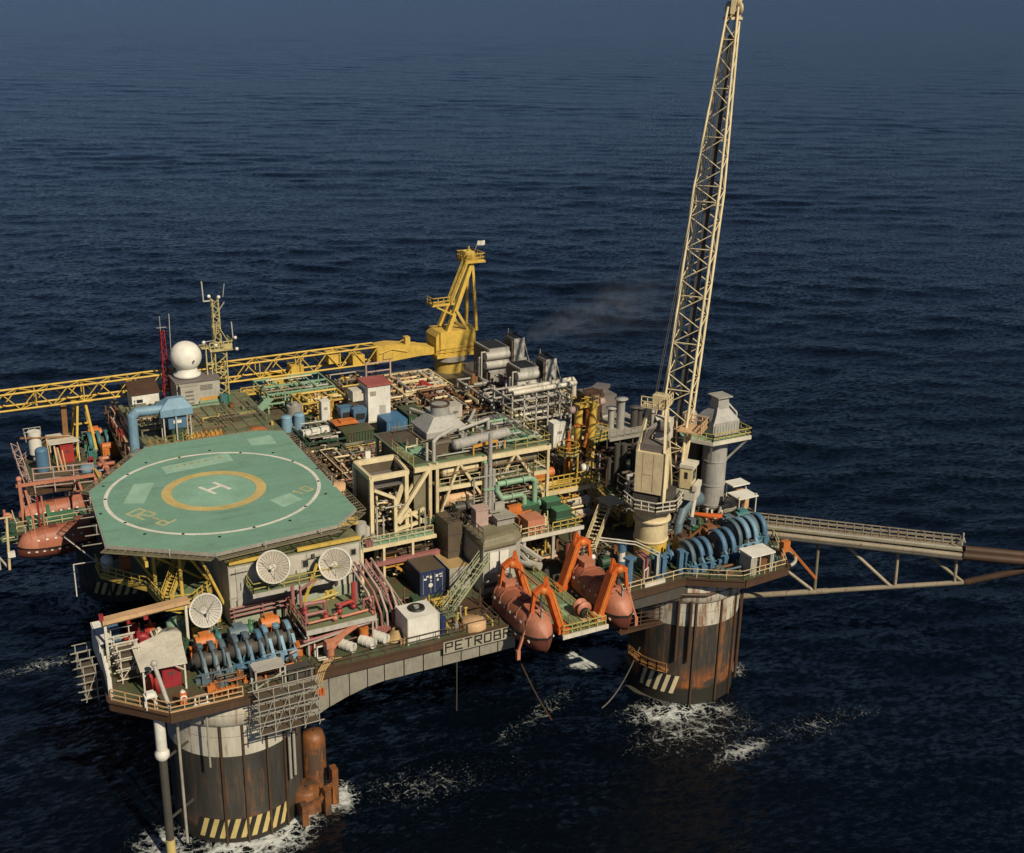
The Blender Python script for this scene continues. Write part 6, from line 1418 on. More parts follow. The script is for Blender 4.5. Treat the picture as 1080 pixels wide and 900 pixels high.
# red hose crane, boxes, walkways right of the module
t = thing('hose_crane', 'bright red knuckle crane standing in the pipe racks', 'crane', (15.6, 21.0, 22))
MB().cyl((15.0, 21.4, 22), (15.0, 21.4, 25.4), .35, n=10).build('post', MT['red'], t)
MB().bar((15.0, 21.4, 25.2), (16.2, 20.6, 24.4), .5, .6).bar((16.2, 20.6, 24.6), (17.0, 20.0, 23.0), .45, .5).bar((15, 21.4, 25.2), (14.4, 21.9, 24.2), .5).build('arm', MT['red'], t)
b = MB().box(19.0, 20.6, 15.8, 17.4, 24.0, 24.5).cyl((19.8, 16.4, 24.5), (19.8, 16.4, 25.5), .3, n=10).bar((18.6, 16, 24.2), (20.9, 16.6, 25.4), .2)
solo('red_winch', 'dull red winch on the rusty pipe rack left of the exhausts', 'winch', b, MT['crimson'])
cabinet(13.8, 8.6, 23.4, 2.0, 1.8, 2.6, 'pale grey ribbed cabinet behind the pyramid hood', 'steel_light')
cabinet(11.4, 9.6, 22, 1.8, 1.6, 3.4, 'grey olive cabinet behind the pyramid hood, left of the pale ribbed one', 'house_grey')
b = MB().bar((8.6, 11.0, 25.4), (11.2, 6.2, 25.0), .3, .2).bar((8.6, 11, 22), (8.6, 11, 25.4), .2)
solo('white_rail_beam', 'white sloping beam left of the grey cabinets', 'beam', b, MT['steel_light'])
b = MB().rail([(9.2, 24.6, 24.0), (9.2, 24.6, 26.8)], step=1).bar((8.6, 27.0, 24), (8.6, 27.0, 27.4), .2).bar((12.4, 27.0, 24), (12.4, 27.0, 27.4), .2).bar((8.6, 27, 27.2), (12.4, 27, 27.2), .16).bar((8.6, 27, 25.9), (12.4, 27, 25.9), .16)
solo('pink_goal_frame', 'white goal shaped frame in front of the yellow boom foot', 'frame', b, MT['pink_pale'])
t = thing('process_skid', 'railed skid platform with salmon and green machines above the boats', 'skid', (12.4, -20.2, 17))
MB().box(7.6, 15.6, -22.6, -18.4, 20.4, 20.6).build('floor', MT['grate_olive'], t)
MB().bar((7.5, -22.7, 20.4), (15.7, -22.7, 20.4), .2, .45).bar((7.5, -22.7, 20.4), (7.5, -18.4, 20.4), .2, .45).build('edge_beam', MT['offwhite'], t)
for x in (8.0, 11.8, 15.2): MB().bar((x, -22.4, 17), (x, -22.4, 20.3), .34).build('post', MT['steel_light'], t)
MB().rail([(7.6, -18.5, 20.6), (7.6, -22.6, 20.6), (11.0, -22.6, 20.6)], step=.9, r=.045).build('railing', MT['cream'], t); MB().rail([(11.6, -22.6, 20.6), (15.6, -22.6, 20.6), (15.6, -18.5, 20.6)], step=.9, r=.045).build('railing', MT['yellow_dirty'], t)
b = MB().box(8.6, 10.8, -22.2, -20.0, 20.6, 22.3).cyl((9.0, -19.4, 21.8), (10.4, -18.6, 21.8), .6, n=14)
solo('salmon_machine', 'salmon box machine on the left of the railed skid platform', 'machine', b, MT['salmon'])
for k, (x, y, w_, d_, h_, lab) in enumerate(((10.4, -18.9, 2.2, 1.4, 2.3, 'rear green machine with ribbed top on the skid platform'), (13.2, -19.2, 1.9, 1.6, 2.4, 'middle green machine on the skid platform'), (13.4, -21.2, 1.9, 1.5, 2.0, 'front dark green box at the right of the skid platform'))):
    t = thing('green_machine', lab, 'machine', (x, y, 20.6), 'green machines on the skid platform')
    MB().box(x - w_ / 2, x + w_ / 2, y - d_ / 2, y + d_ / 2, 20.6, 20.6 + h_).build('casing', MT['green_dark'], t)
    b = MB()
    for i in range(4): b.box(x - w_ / 2 - .05, x + w_ / 2 + .05, y - d_ / 2 + d_ * i / 4 + .05, y - d_ / 2 + d_ * i / 4 + .2, 20.6 + h_, 20.75 + h_)
    b.box(x - w_ / 2 - .06, x + w_ / 2 + .06, y - d_ / 2 - .06, y + d_ / 2 + .06, 20.6 + h_ * .5, 20.7 + h_ * .5); b.build('rib', MT['green'], t)
b = MB().bar((7.0, -21.6, 20.0), (9.4, -24.2, 18.2), .4).cyl((7.5, -21.2, 17.4), (9.2, -24.2, 17.4), .5, n=12).bar((6.4, -20.8, 20.6), (8.4, -23, 17.6), .35)
solo('white_chute', 'pale chute pipes under the skid platform above the boats', 'pipes', b, MT['steel_light'])
t = thing('yellow_walkway', 'yellow railed walkway bridge right of the braced module', 'walkway', (17, -15, 22))
MB().box(13.8, 21.0, -16.0, -14.4, 22.2, 22.35).build('floor', MT['grate_olive'], t)
MB().bar((13.8, -16.1, 22.15), (21.1, -16.1, 22.15), .2, .5).build('edge_beam', MT['cream'], t)
MB().rail([(13.8, -16, 22.35), (21, -16, 22.35)], step=.8, r=.05, toe=True).rail([(13.8, -14.4, 22.35), (21, -14.4, 22.35)], step=.8, r=.05, toe=True).build('railing', MT['yellow'], t)
for x in (14.4, 20.8): MB().bar((x, -15.8, 17), (x, -15.8, 22), .3).build('post', MT['steel_light'], t)
t = thing('yellow_stair', 'yellow stair dropping from the walkway to the lower landing', 'stairs', (22.6, -15, 17))
MB().stair((23.8, -18.4, 18.6), (21.0, -14.4, 22.3), 1.2).build('stair', MT['yellow_dirty'], t)
MB().stair((22.6, -17.6, 18.6), (20.2, -15.2, 22.3), 1.0).build('stair', MT['sand_rope'], t)
t = thing('boat_stair', 'cream stair with handrails rising from the boat deck to the cream crane', 'stairs', (18.4, -22.6, 17))
MB().stair((15.8, -24.0, 18.0), (20.8, -19.6, 21.2), 1.3).build('stair', MT['cream'], t)
MB().box(13.6, 16.0, -25.0, -23.2, 17.9, 18.05).rail([(13.6, -25, 18.05), (16, -25, 18.05)], step=.8, r=.05).bar((14, -24.8, 17), (14, -24.8, 18), .2).bar((15.8, -24.8, 17), (15.8, -24.8, 18), .2).box(20.6, 23, -20.2, -17.4, 21.0, 21.15).build('landing', MT['cream'], t)
b = MB().tube([(15.0, -16.9, 20.8), (19.6, -16.7, 20.8)], .5, 12).tube([(14.8, -17.4, 19.6), (19.8, -17.2, 19.6)], .3, 10).ball((19.7, -16.7, 20.8), .55, n=12, k=6)
solo('white_pipe_run', 'thick pale pipes hung under the yellow walkway', 'pipes', b, MT['steel_light'])
b = MB().bar((14.6, -17.9, 19.2), (20.8, -17.6, 19.4), .5, .35).bar((20.4, -17.7, 17), (20.4, -17.7, 19.2), .3)
solo('pink_beam', 'dull pink beam under the yellow walkway', 'beam', b, MT['pink_pale'])
t = thing('yellow_valve_set', 'yellow valve set in front of the walkway, right of the green machines', 'valves', (15, -17.5, 20))
rg = random.Random(5); pipework(t, 13.8, 18.0, -19.4, -16.8, 20.6, 22.4, 14, rg, ['yellow_dirty', 'amber', 'cream', 'yellow', 'sand_rope'], .07, .15)
b = MB().lathe((-3.2, 8.2, 22.3), [(0, 0), (1.4, 0), (1.4, .5), (1.1, .8), (0, .9)], n=18)
solo('round_cover', 'low round dark green tank lid by the helideck corner', 'tank', b, MT['green_dark'])
# ------------------------------------------------------------------ yellow crane, boom laid flat along the back
yc = thing('pedestal_crane', 'yellow crane at the back with its long lattice boom laid flat to the left', 'crane', (22.2, 27, UZ))
YX, YY = 22.6, 27.0
MB().cyl((YX, YY, 17), (YX, YY, 26.2), 2.3, n=24).build('pedestal', MT['yellow_dirty'], yc)
MB().cyl((YX, YY, 26.2), (YX, YY, 27.0), 2.9, n=24).build('slew_ring', MT['steel'], yc)
MB().box(19.4, 26.6, 24.4, 29.6, 27.0, 27.5).build('turntable', MT['yellow'], yc)
b = MB().prism([(20.2, 24.9), (26.0, 24.9), (26.6, 25.6), (26.6, 29.2), (20.2, 29.2)], 27.5, 31.0)
b.add([(19.6, 25.2, 27.5), (20.2, 25.2, 27.5), (20.2, 29, 27.5), (19.6, 29, 27.5), (19.6, 25.2, 30.2), (20.2, 25.2, 31.0), (20.2, 29, 31.0), (19.6, 29, 30.2)], [(0, 1, 5, 4), (3, 7, 6, 2), (0, 4, 7, 3), (4, 5, 6, 7)])
b.build('machinery_house', MT['yellow'], yc)
b = MB().box(21.0, 24.6, 24.8, 24.9, 27.9, 28.2).box(25.0, 25.6, 24.82, 24.9, 28.0, 29.3).rail([(19.5, 24.4, 27.5), (26.6, 24.4, 27.5)], step=1.4); b.build('side_walkway', MT['yellow_dirty'], yc)
for y in (25.2, 28.8):
    MB().bar((20.2, y, 27.4), (26.0, 27 + (y - 27) * .5, 41.2), .62, .8, up=(0, 1, 0)).build('front_leg', MT['yellow'], yc)
    MB().bar((26.2, 27 + (y - 27) * .45, 41.2), (26.5, y, 30.6), .4, .45, up=(0, 1, 0)).build('back_leg', MT['yellow'], yc)
    MB().bar((23.0, y, 34.2), (25.8, y, 29.6), .42, up=(0, 1, 0)).build('strut', MT['yellow_dirty'], yc)
MB().box(24.6, 28.0, 25.2, 28.8, 41.3, 41.6).rail([(24.7, 25.3, 41.6), (27.9, 25.3, 41.6), (27.9, 28.7, 41.6), (24.7, 28.7, 41.6), (24.7, 25.3, 41.6)], step=.85, r=.05, toe=True).build('top_platform', MT['yellow'], yc)
b = MB()
for y in (26.4, 27.6): b.lathe((25.6, y, 42.3), [(0, -.2), (.7, -.2), (.7, .2), (0, .2)], n=14, axis='y')
b.box(25.0, 26.6, 26.2, 27.8, 41.6, 42.9).cyl((26.0, 27, 42.9), (26.0, 27, 43.6), .12, n=6); b.build('sheave_block', MT['yellow_dirty'], yc)
MB().box(18.6, 22.4, 24.4, 26.6, 35.3, 35.5).rail([(18.7, 24.5, 35.5), (22.4, 24.5, 35.5)], step=.9, r=.05, toe=True).rail([(18.7, 24.5, 35.5), (18.7, 26.5, 35.5)], step=.9, r=.05, toe=True).bar((19.4, 24.5, 35.2), (22.4, 24.9, 33.6), .25).build('side_platform', MT['yellow'], yc)
MB().stair((21.6, 24.6, 35.5), (24.8, 25.6, 41.4), .8).build('ladder', MT['yellow_dirty'], yc)
MB().bar((26.6, 27, 41.6), (27.6, 27, 44.4), .06).build('flag_pole', MT['steel_light'], yc)
b = MB(); vs = []
for i in range(7):
    x = 27.5 + i * .22; vs += [(x, 27 + .12 * math.sin(i * 1.3), 43.6), (x, 27.05 + .12 * math.sin(i * 1.3 + .4), 44.3)]
b.add(vs, [(2 * i, 2 * i + 2, 2 * i + 3, 2 * i + 1) for i in range(6)]); solo('wind_flag', 'small pale flag flying at the top of the yellow crane', 'flag', b, MT['white'])
# boom: plated foot, then lattice
b = MB()
def tap(b, xa, xb, ya, yb, za, zb, h0, h1, w0, w1):
    vs = [(x, yc_ + s_ * w / 2, zc + q * h / 2) for x, yc_, zc, h, w in ((xa, ya, za, h0, w0), (xb, yb, zb, h1, w1)) for s_, q in ((-1, -1), (1, -1), (1, 1), (-1, 1))]
    return b.add(vs, [(3, 2, 1, 0), (4, 5, 6, 7), (0, 1, 5, 4), (1, 2, 6, 5), (2, 3, 7, 6), (3, 0, 4, 7)])
tap(b, 20.2, 17.4, 27, 27, 27.9, 28.2, 1.0, 1.5, 2.6, 2.4); tap(b, 17.4, 12.4, 27, 27, 28.25, 28.5, 1.55, 2.7, 2.4, 2.4); tap(b, 12.4, 10.0, 27, 27, 28.5, 28.45, 2.7, 2.6, 2.4, 2.4)
b.build('boom_foot', MT['yellow'], yc)
b = MB()
for k in range(9): b.bar((11 + k * .8, 25.78, 28.0 + .2 * (k % 3)), (11.6 + k * .8, 25.78, 28.7 - .2 * (k % 2)), .12, .04)
b.tube([(10.4, 25.7, 28.6), (12.4, 25.7, 29.1), (15, 25.7, 28.4)], .1).box(11.0, 12.6, 25.6, 25.8, 27.7, 28.6).box(14.8, 15.6, 26, 27, 29.4, 30.6).bar((15.6, 26.5, 30.4), (13.6, 26.5, 29.8), .12); b.build('boom_gear', MT['yellow_dirty'], yc)
MB().truss((10.2, 27, 28.45), (-51.0, 27, 28.3), 2.4, 2.55, 2.1, 2.2, 30, .15, .085).build('boom_lattice', MT['yellow'], yc)
for x, z in ((6.2, 28.0), (2.4, 28.8), (-3.4, 27.6)): MB().box(x, x + 1.9, 26.0, 28, z - .9, z + .7).build('boom_box', MT['yellow'], yc)
YS = V((2.9, 7.6, -2.2)); yc.location += YS
for o_ in bpy.data.objects:
    if o_.name == 'wind_flag': o_.location += YS
# boom rest: yellow column + A frames
t = thing('boom_rest', 'yellow column with round platform holding up the middle of the flat boom', 'support', (-2.4, 34, 22))
MB().box(-3.3, -1.7, 33.4, 35, 22, 24.9).build('column', MT['yellow_dirty'], t)
MB().box(-3.8, -1.4, 33.0, 35.8, 24.72, 24.9).box(-5.6, -2.6, 31.6, 32.4, 22, 23.6).build('saddle', MT['yellow'], t)
MB().box(-9, -2.6, 30.6, 33.2, 23.6, 23.7).build('platform', MT['yellow_dirty'], t); MB().rail([(-9, 30.7, 23.7), (-2.7, 30.7, 23.7)], step=.9, r=.05, toe=True).build('railing', MT['yellow_dirty'], t)
t = thing('boom_trestle', 'yellow A-frame rest under the outer part of the flat boom, over the back left deck', 'support', (-30.4, 36, 17))
for x0, x1, y in ((-31.5, -30.9, 38.5), (-28.6, -29.6, 38.5), (-31.6, -30.6, 33.4), (-28.8, -29.6, 33.4)): MB().bar((x0, y, 17), (x1, 34.4 if y < 35 else 35.2, 24.6), .3).build('leg', MT['yellow'], t)
MB().bar((-31.4, 34.6, 24.7), (-28.6, 34.6, 24.7), .4).build('saddle', MT['yellow_dirty'], t); MB().bar((-31.3, 36.6, 20.8), (-28.9, 36.6, 20.8), .2).build('cross_beam', MT['yellow_dirty'], t)
MB().bar((-32.6, 35.0, 17), (-32.4, 34.8, 24.6), .7, .5).build('brown_post', MT['rusty_pipe'], t); MB().bar((-32, 34, 20), (-38.5, 33.5, 21), .2).build('stay', MT['rusty_pipe'], t)

# ------------------------------------------------------------------ cream crane, boom raised
F = V((.79, .613, 0)).normalized(); RR = V((F.y, -F.x, 0)); CC = V((22.9, -26.0, 0))
def L(f, r, z): return CC + F * f + RR * r + V((0, 0, z))
cc = thing('pedestal_crane', 'rust streaked cream crane with its boom raised high at the right corner', 'crane', (22.9, -26, 17))
MB().cyl((22.9, -26, 17), (22.9, -26, 18.9), 1.9, n=28).build('lower_pedestal', MT['yellow'], cc)
MB().cyl((22.9, -26, 18.9), (22.9, -26, 23.4), 1.92, n=28).lathe((22.9, -26, 19.0), [(1.9, -.1), (2.05, 0), (2.05, .14), (1.9, .2)], n=28).lathe((22.9, -26, 21.5), [(1.9, -.1), (2.2, 0), (2.2, .3), (1.9, .4)], n=28).build('upper_pedestal', MT['cream'], cc)
oc = [L(3.4 * math.cos(k * PI / 4 + .39), 3.4 * math.sin(k * PI / 4 + .39), 0) for k in range(8)]
MB().prism([(p.x, p.y) for p in oc], 23.4, 23.65).build('walkway', MT['brown'], cc)
rp_ = [(p.x, p.y, 23.65) for p in oc + oc[:1]]
MB().rail(rp_, step=.9, r=.055, toe=True).build('railing', MT['offwhite'], cc)
def lbox(b, f0, f1, r0, r1, z0, z1):
    vs = [L(f, r, z) for z in (z0, z1) for r in (r0, r1) for f in (f0, f1)]
    return b.add(vs, [(0, 2, 3, 1), (4, 5, 7, 6), (0, 1, 5, 4), (2, 6, 7, 3), (0, 4, 6, 2), (1, 3, 7, 5)])
lbox(MB(), -1.8, 3.2, -1.9, 2.2, 23.7, 25.0).build('turntable', MT['dark_steel'], cc)
b = MB(); lbox(b, -2.0, .6, -1.72, 1.5, 25.3, 30.2); b.build('machinery_house', MT['cream_clean'], cc)
b = MB()
for r in (-.9, .35): lbox(b, -2.015, -2.0, r, r + .04, 25.4, 30.1)
lbox(b, -2.012, -2.0, -.9, .35, 27.5, 27.54); b.build('seam', MT['rusty_pipe'], cc)
for r in (-1.65, 1.5):
    MB().bar(L(-1.7, r, 30.1), L(-.2, r * .62, 35.4), .3).build('mast_leg', MT['cream_clean'], cc)
    MB().bar(L(2.4, r * .9, 25), L(.2, r * .6, 35.2), .26).build('mast_leg', MT['cream'], cc)
MB().bar(L(-1.9, 1.72, 24.6), L(-1.8, 1.72, 30.4), .4).build('corner_post', MT['cream_clean'], cc)
b = MB(); lbox(b, -1.6, 1.2, -1.6, 1.2, 35.3, 35.5); b.rail([tuple(L(-1.6, -1.6, 35.5)), tuple(L(-1.6, 1.2, 35.5)), tuple(L(1.2, 1.2, 35.5))], step=.8, r=.05, toe=True); lbox(b, -.7, .7, -.6, .8, 35.5, 36.6); b.build('top_platform', MT['cream'], cc)
b = MB(); lbox(b, -1.6, .2, -1.5, 1.3, 30.2, 31.1)
for k in range(4): b.tube([tuple(L(-1.4 + k * .5, -1.2, 31)), tuple(L(-1.3 + k * .5, -.9 + .3 * k, 32.6)), tuple(L(.4, .2 + .2 * k, 33.4))], .14)
b.cyl(L(.6, -.6, 32.6), L(.6, 1.2, 32.6), .7, n=14).build('winch_gear', MT['roof_grey'], cc)
b = MB().cyl(L(1.2, -.6, 32.9), L(1.2, 1.3, 32.9), .8, n=14); lbox(b, .6, 2.2, -.4, 1.2, 31, 32); b.build('hoist_drum', MT['offwhite'], cc)
b = MB(); lbox(b, 1.8, 3.7, 2.5, 3.9, 25.1, 27.6); b.build('cab', MT['cream'], cc)
b = MB(); lbox(b, 1.7, 3.8, 2.4, 4.1, 27.6, 28.0); lbox(b, 1.6, 3.8, 4.1, 4.6, 25, 25.7); b.build('cab_roof', MT['offwhite'], cc)
b = MB(); lbox(b, 1.77, 1.8, 3.0, 3.4, 26.3, 27.1); lbox(b, 2.1, 3.4, 3.9, 3.93, 26.0, 27.2); lbox(b, 3.7, 3.73, 2.7, 3.7, 26, 27.3); b.build('window', MT['glass'], cc)
FO = V((L(2.9, .9, 25.4))); TI = V((38.6, -13.9, 77.2)); BD = (TI - FO).normalized(); BU = RR.cross(BD)
K1 = FO + BD * 5; K2 = FO + BD * 34
b = MB(); b.truss(FO, K1, 2.9, 1.0, 3.0, 2.2, 4, .17, .075, up=BU).truss(K1, K2, 3.0, 2.2, 3.0, 2.2, 16, .17, .07, up=BU).truss(K2, TI, 3.0, 2.2, 1.2, 1.0, 11, .15, .06, up=BU); b.build('boom_lattice', MT['cream_clean'], cc)
b = MB()
for s_ in (-1, 1): b.bar(FO + RR * s_ * 1.45 - BD * .6, FO + RR * s_ * 1.5 + BD * 4.5, .35, .9, up=BU)
b.build('boom_heel', MT['cream_clean'], cc)
b = MB()
for s_ in (-.5, .5): b.lathe((TI.x + RR.x * s_, TI.y + RR.y * s_, TI.z), [(.2, -.12), (.8, -.12), (.8, .12), (.2, .12)], n=14, axis='x')
b.bar(TI - BD * .8, TI + BD * 1.2, .5, 1.2, up=BU).bar(TI + BD * .6 + RR * .4, TI + BD * 2.6 + RR * .9, .4, .5).box(TI.x - .9, TI.x + .7, TI.y - .8, TI.y + .8, TI.z - 1.2, TI.z - .9); b.build('boom_head', MT['cream'], cc)
b = MB().bar(FO + BD * 2 + BU * .2 + RR * .25, TI - BD * 3 + RR * .1, .7, .16, up=BU); b.build('boom_walkway', MT['dark_steel'], cc)
b = MB()
mt_ = L(-.2, 0, 36.2)
for s_ in (-.5, -.3, .3, .5): b.cyl(mt_ + RR * s_, TI + RR * s_, .035, n=4)
for s_ in (-.3, .3): b.cyl(TI + RR * s_ + BD * 1.5, L(2.0, s_, 33), .03, n=4)
b.build('luffing_wire', MT['dark_steel'], cc)
b = MB().bar(L(3.3, -1.9, 27), L(3.9, -1.4, 33.5), .16).bar(L(3.3, 1.5, 27), L(3.4, 1.2, 32.5), .16)
for k in range(9): b.tube([tuple(FO + RR * (-1.2 + .2 * k) + BD * (2 + k * .5)), tuple(FO + RR * (-1.0 + .15 * k) + BD * (5 + k * .4) - BU * .6)], .07, 5)
b.build('hose_set', MT['tan'], cc)
b = MB(); lbox(b, 2.4, 5.4, 1.6, 4.4, 31.6, 31.75); b.rail([tuple(L(2.4, 4.4, 31.75)), tuple(L(5.4, 4.4, 31.75)), tuple(L(5.4, 1.6, 31.75))], step=.8, r=.05); b.bar(L(3.8, 3, 31.6), L(3, 2, 29), .2); b.build('side_platform', MT['tan'], cc)
b = MB(); lbox(b, 1.8, 4.2, 2.2, 4.4, 23.7, 24.9); b.tube([tuple(L(3.6, 2.6, 24.6)), tuple(L(4.2, 3.8, 23)), tuple(L(3.4, 3.8, 21))], .25); b.build('cab_support', MT['offwhite'], cc)
# ------------------------------------------------------------------ small services that crowd every deck
def services(x0, x1, y0, y1, z, n, seed, label, cols, name='deck_pipes', hi=1.3, r1=.14, boxes=6):
    """low pipe runs, valves and junction boxes lying on a deck, as the parts of one thing"""
    t = thing(name, label, 'pipes', ((x0 + x1) / 2, (y0 + y1) / 2, z)); rg = random.Random(seed)
    for k in range(n):
        r = rg.uniform(.05, r1); zz = z + rg.uniform(.12, .7); c = MT[rg.choice(cols)]; b = MB()
        if rg.random() < .5:
            y = rg.uniform(y0, y1); a, e = sorted((rg.uniform(x0, x1), rg.uniform(x0, x1))); pts = [(a, y, z), (a, y, zz), (e, y, zz)]
            if rg.random() < .6: pts += [(e, rg.uniform(y0, y1), zz)]
            else: pts += [(e, y, z + rg.uniform(.6, hi + .6))]
        else:
            x = rg.uniform(x0, x1); a, e = sorted((rg.uniform(y0, y1), rg.uniform(y0, y1))); pts = [(x, a, z), (x, a, zz), (x, e, zz)]
            if rg.random() < .6: pts += [(rg.uniform(x0, x1), e, zz)]
            else: pts += [(x, e, z + rg.uniform(.6, hi + .6))]
        b.tube(pts, r, 6)
        if rg.random() < .5: p = V(pts[-1]); b.lathe(p, [(r * .5, -.05), (r * 2.2, 0), (r * .5, .05)], n=8)
        b.build('pipe', c, t)
    for k in range(boxes):
        x, y = rg.uniform(x0, x1), rg.uniform(y0, y1); w_, d_, h_ = rg.uniform(.25, .9), rg.uniform(.25, .8), rg.uniform(.3, hi)
        b = MB().box(x - w_ / 2, x + w_ / 2, y - d_ / 2, y + d_ / 2, z + .05, z + h_)
        if rg.random() < .5: b.box(x - w_ * .55, x + w_ * .55, y - d_ * .55, y + d_ * .55, z + h_, z + h_ + .06)
        else: b.cyl((x, y, z + h_), (x, y, z + h_ + .3), min(w_, d_) * .3, n=8)
        b.build('junction_box', MT[rg.choice(cols)], t)
    return t
DK = ['dark_steel', 'brown', 'rust', 'steel', 'green_dark', 'olive', 'rust_dark']
LT = ['cream', 'steel', 'olive', 'steel_light', 'rust', 'tan', 'brown', 'yellow_dirty']
services(14.4, 20.6, -26.4, -19.6, 17, 34, 101, 'dark pipes and boxes on the deck between the boats and the cream crane', DK + ['cream', 'blue_grey'], boxes=12)
services(24.8, 33.0, -26.6, -19.4, 17, 40, 102, 'pipes and boxes on the deck behind the right-corner winches', DK + ['teal', 'steel_light', 'blue_grey'], boxes=14, hi=1.8)
services(20.6, 32.0, -19.4, -10.4, 17, 44, 103, 'pipes on the shaded deck behind the cream crane', DK + ['yellow_dirty', 'steel_light'], boxes=14, hi=2.2, r1=.22)
services(26.4, 35.0, -34.6, -33.2, 17, 16, 104, 'small pipes and boxes along the rim of the right corner deck', ['teal', 'blue_grey', 'brown', 'steel', 'rust'], boxes=10, hi=1.0)
services(-31.0, -26.4, -23.8, -18.4, 17, 22, 105, 'rusty deck pipes between the round tanks and the quarters wall', ['rust', 'brown', 'olive', 'teal', 'steel', 'yellow_dirty'], boxes=8)
services(-37.2, -32.6, -27.0, -19.2, 17, 28, 106, 'red and rusty pipes on the deck inside the white bulwark', ['crimson', 'red', 'rust', 'brown', 'steel', 'offwhite', 'olive'], boxes=10)
services(-31.6, -21.8, -32.8, -31.2, 17, 16, 107, 'small rusty pipes in front of the blue winch row', ['blue_grey', 'rust', 'brown', 'orange_dull', 'steel'], boxes=8, hi=.8)
services(-31.4, -21.8, -26.6, -23.0, 17, 26, 108, 'green and blue pipes and motors behind the blue winch row', ['green', 'teal', 'green_dark', 'blue_grey', 'rust', 'orange_dull', 'steel'], boxes=12, hi=1.6)
services(-20.2, -13.6, -30.6, -24.0, 17, 26, 109, 'dark pipes and pumps under the pink platform', ['pink', 'crimson', 'rust', 'green_dark', 'brown', 'steel'], boxes=10, hi=1.6)
services(-12.4, -6.6, -29.6, -24.6, 17, 24, 110, 'green machine pipes between the white tank box and the navy container', ['green_dark', 'green', 'dark_steel', 'rust', 'brown', 'olive'], boxes=10, hi=1.6)
services(-6.4, -1.2, -33.2, -30.4, 17, 18, 111, 'rusty pipes above the name board', ['rust', 'brown', 'olive', 'yellow_dirty', 'steel'], boxes=8, hi=1.0)
services(6.2, 13.4, -22.4, -17.0, 17, 26, 112, 'pale pipes under the railed skid platform', LT, boxes=8, hi=2.4, r1=.2)
services(-20.2, -8.8, 14.0, 27.0, 24.22, 22, 113, 'low rusty pipes and hatches scattered on the grated roof', ['olive', 'rust', 'brown', 'grate_green', 'yellow_dirty', 'deck_green'], boxes=10, hi=.5, r1=.08)
services(-3.2, 13.2, -17.4, -6.8, 29.52, 30, 114, 'small pipes and boxes on the green top deck of the braced module', ['mint', 'steel', 'galv', 'cream', 'olive', 'brown', 'green'], boxes=12, hi=.9, r1=.11)
services(-8.2, 8.0, .2, 9.0, 22.03, 64, 115, 'pipes on the stained upper deck behind the box frame', LT + ['green_dark', 'pink'], boxes=16, hi=1.2)
services(7.6, 18.6, -5.8, 8.0, 22.03, 64, 116, 'pipes on the upper deck behind the pyramid hood', LT + ['dark_steel', 'galv'], boxes=16, hi=1.8, r1=.2)
services(27.8, 36.5, 5.0, 30, 22.03, 40, 117, 'pipes on the back right of the upper deck', LT + ['galv', 'dark_steel'], boxes=16, hi=2.4, r1=.26)
services(-33.0, -24.6, 24.4, 30.6, 17, 26, 118, 'pipes and machinery bits on the back left deck', ['teal', 'rust', 'brown', 'blue_grey', 'green', 'crimson', 'steel'], boxes=12, hi=1.4)
services(-34.8, -24.4, 32.4, 40.4, 17, 30, 119, 'teal and rusty pipes among the winches at the back left corner', ['teal', 'rust', 'brown', 'blue_grey', 'green', 'steel', 'dark_steel'], boxes=14, hi=1.8)
services(32.4, 38.6, -24.4, -14.0, 17, 26, 121, 'pipes at the feet of the two round stacks', ['offwhite', 'brown', 'olive', 'rust', 'steel', 'dark_steel'], boxes=12, hi=1.8, r1=.2)
services(-11.2, -8.7, -20.0, 6.4, 22.03, 30, 122, 'brown pipe clutter along the right edge of the helideck', ['olive', 'brown', 'tan', 'pink', 'rust', 'mint', 'steel'], boxes=12, hi=1.4)
services(7.8, 15.4, -22.2, -18.6, 20.62, 16, 123, 'yellow and green pipes on the railed skid platform', ['yellow_dirty', 'green', 'cream', 'rust', 'olive'], boxes=8, hi=1.4)
services(.8, 5.6, -21.4, -17.4, 22.4, 16, 124, 'dark pipes on the cabin back roof by the stack pipes', ['brown', 'dark_steel', 'rust', 'olive', 'pink_pale'], boxes=6, hi=1.8)
# ------------------------------------------------------------------ right corner: stacks, blue winches, flare boom
for k, (x, y, c, zt, lab) in enumerate(((36.2, -19.9, 'galv', 27.6, 'light grey stack on the right, closer to the sea'), (35.2, -16.8, 'brown', 27.6, 'dark brown stack just left of the light grey stack'))):  # second stack is coloured darker and browner than the first
    t = thing('exhaust_stack', lab, 'chimney', (x, y, 17), 'round exhaust stacks')
    MB().cyl((x, y, 18.4), (x, y, zt), 1.5, n=28).lathe((x, y, 18.4), [(1.5, 0), (1.1, -.6)], n=24).build('shaft', MT[c], t)
    b = MB()
    for z in (18.6, 21.2, 24.4): b.cyl((x, y, z), (x, y, z + .14), 1.58, n=28)
    b.build('flange', MT[c], t)
    for a in (.5, 2.2, 4.2, 5.6): MB().bar((x + 1.1 * math.cos(a), y + 1.1 * math.sin(a), 18.3), (x + 1.7 * math.cos(a), y + 1.7 * math.sin(a), 17), .22).build('leg', MT['offwhite'], t)
t = thing('stack_platform', 'mint and yellow platform round the tops of the two round stacks', 'platform', (35, -19.5, 27.6))
MB().prism([(31.6, -19.6), (33.6, -22.6), (39.4, -22.6), (39.4, -15.2), (33, -14.8)], 27.6, 27.78).build('floor', MT['mint'], t)
b = MB()
pl = [(31.6, -19.6, 27.7), (33.6, -22.6, 27.7), (39.4, -22.6, 27.7), (39.4, -16.4, 27.7)]
for p, q in zip(pl, pl[1:]): b.bar(p, q, .2, .5)
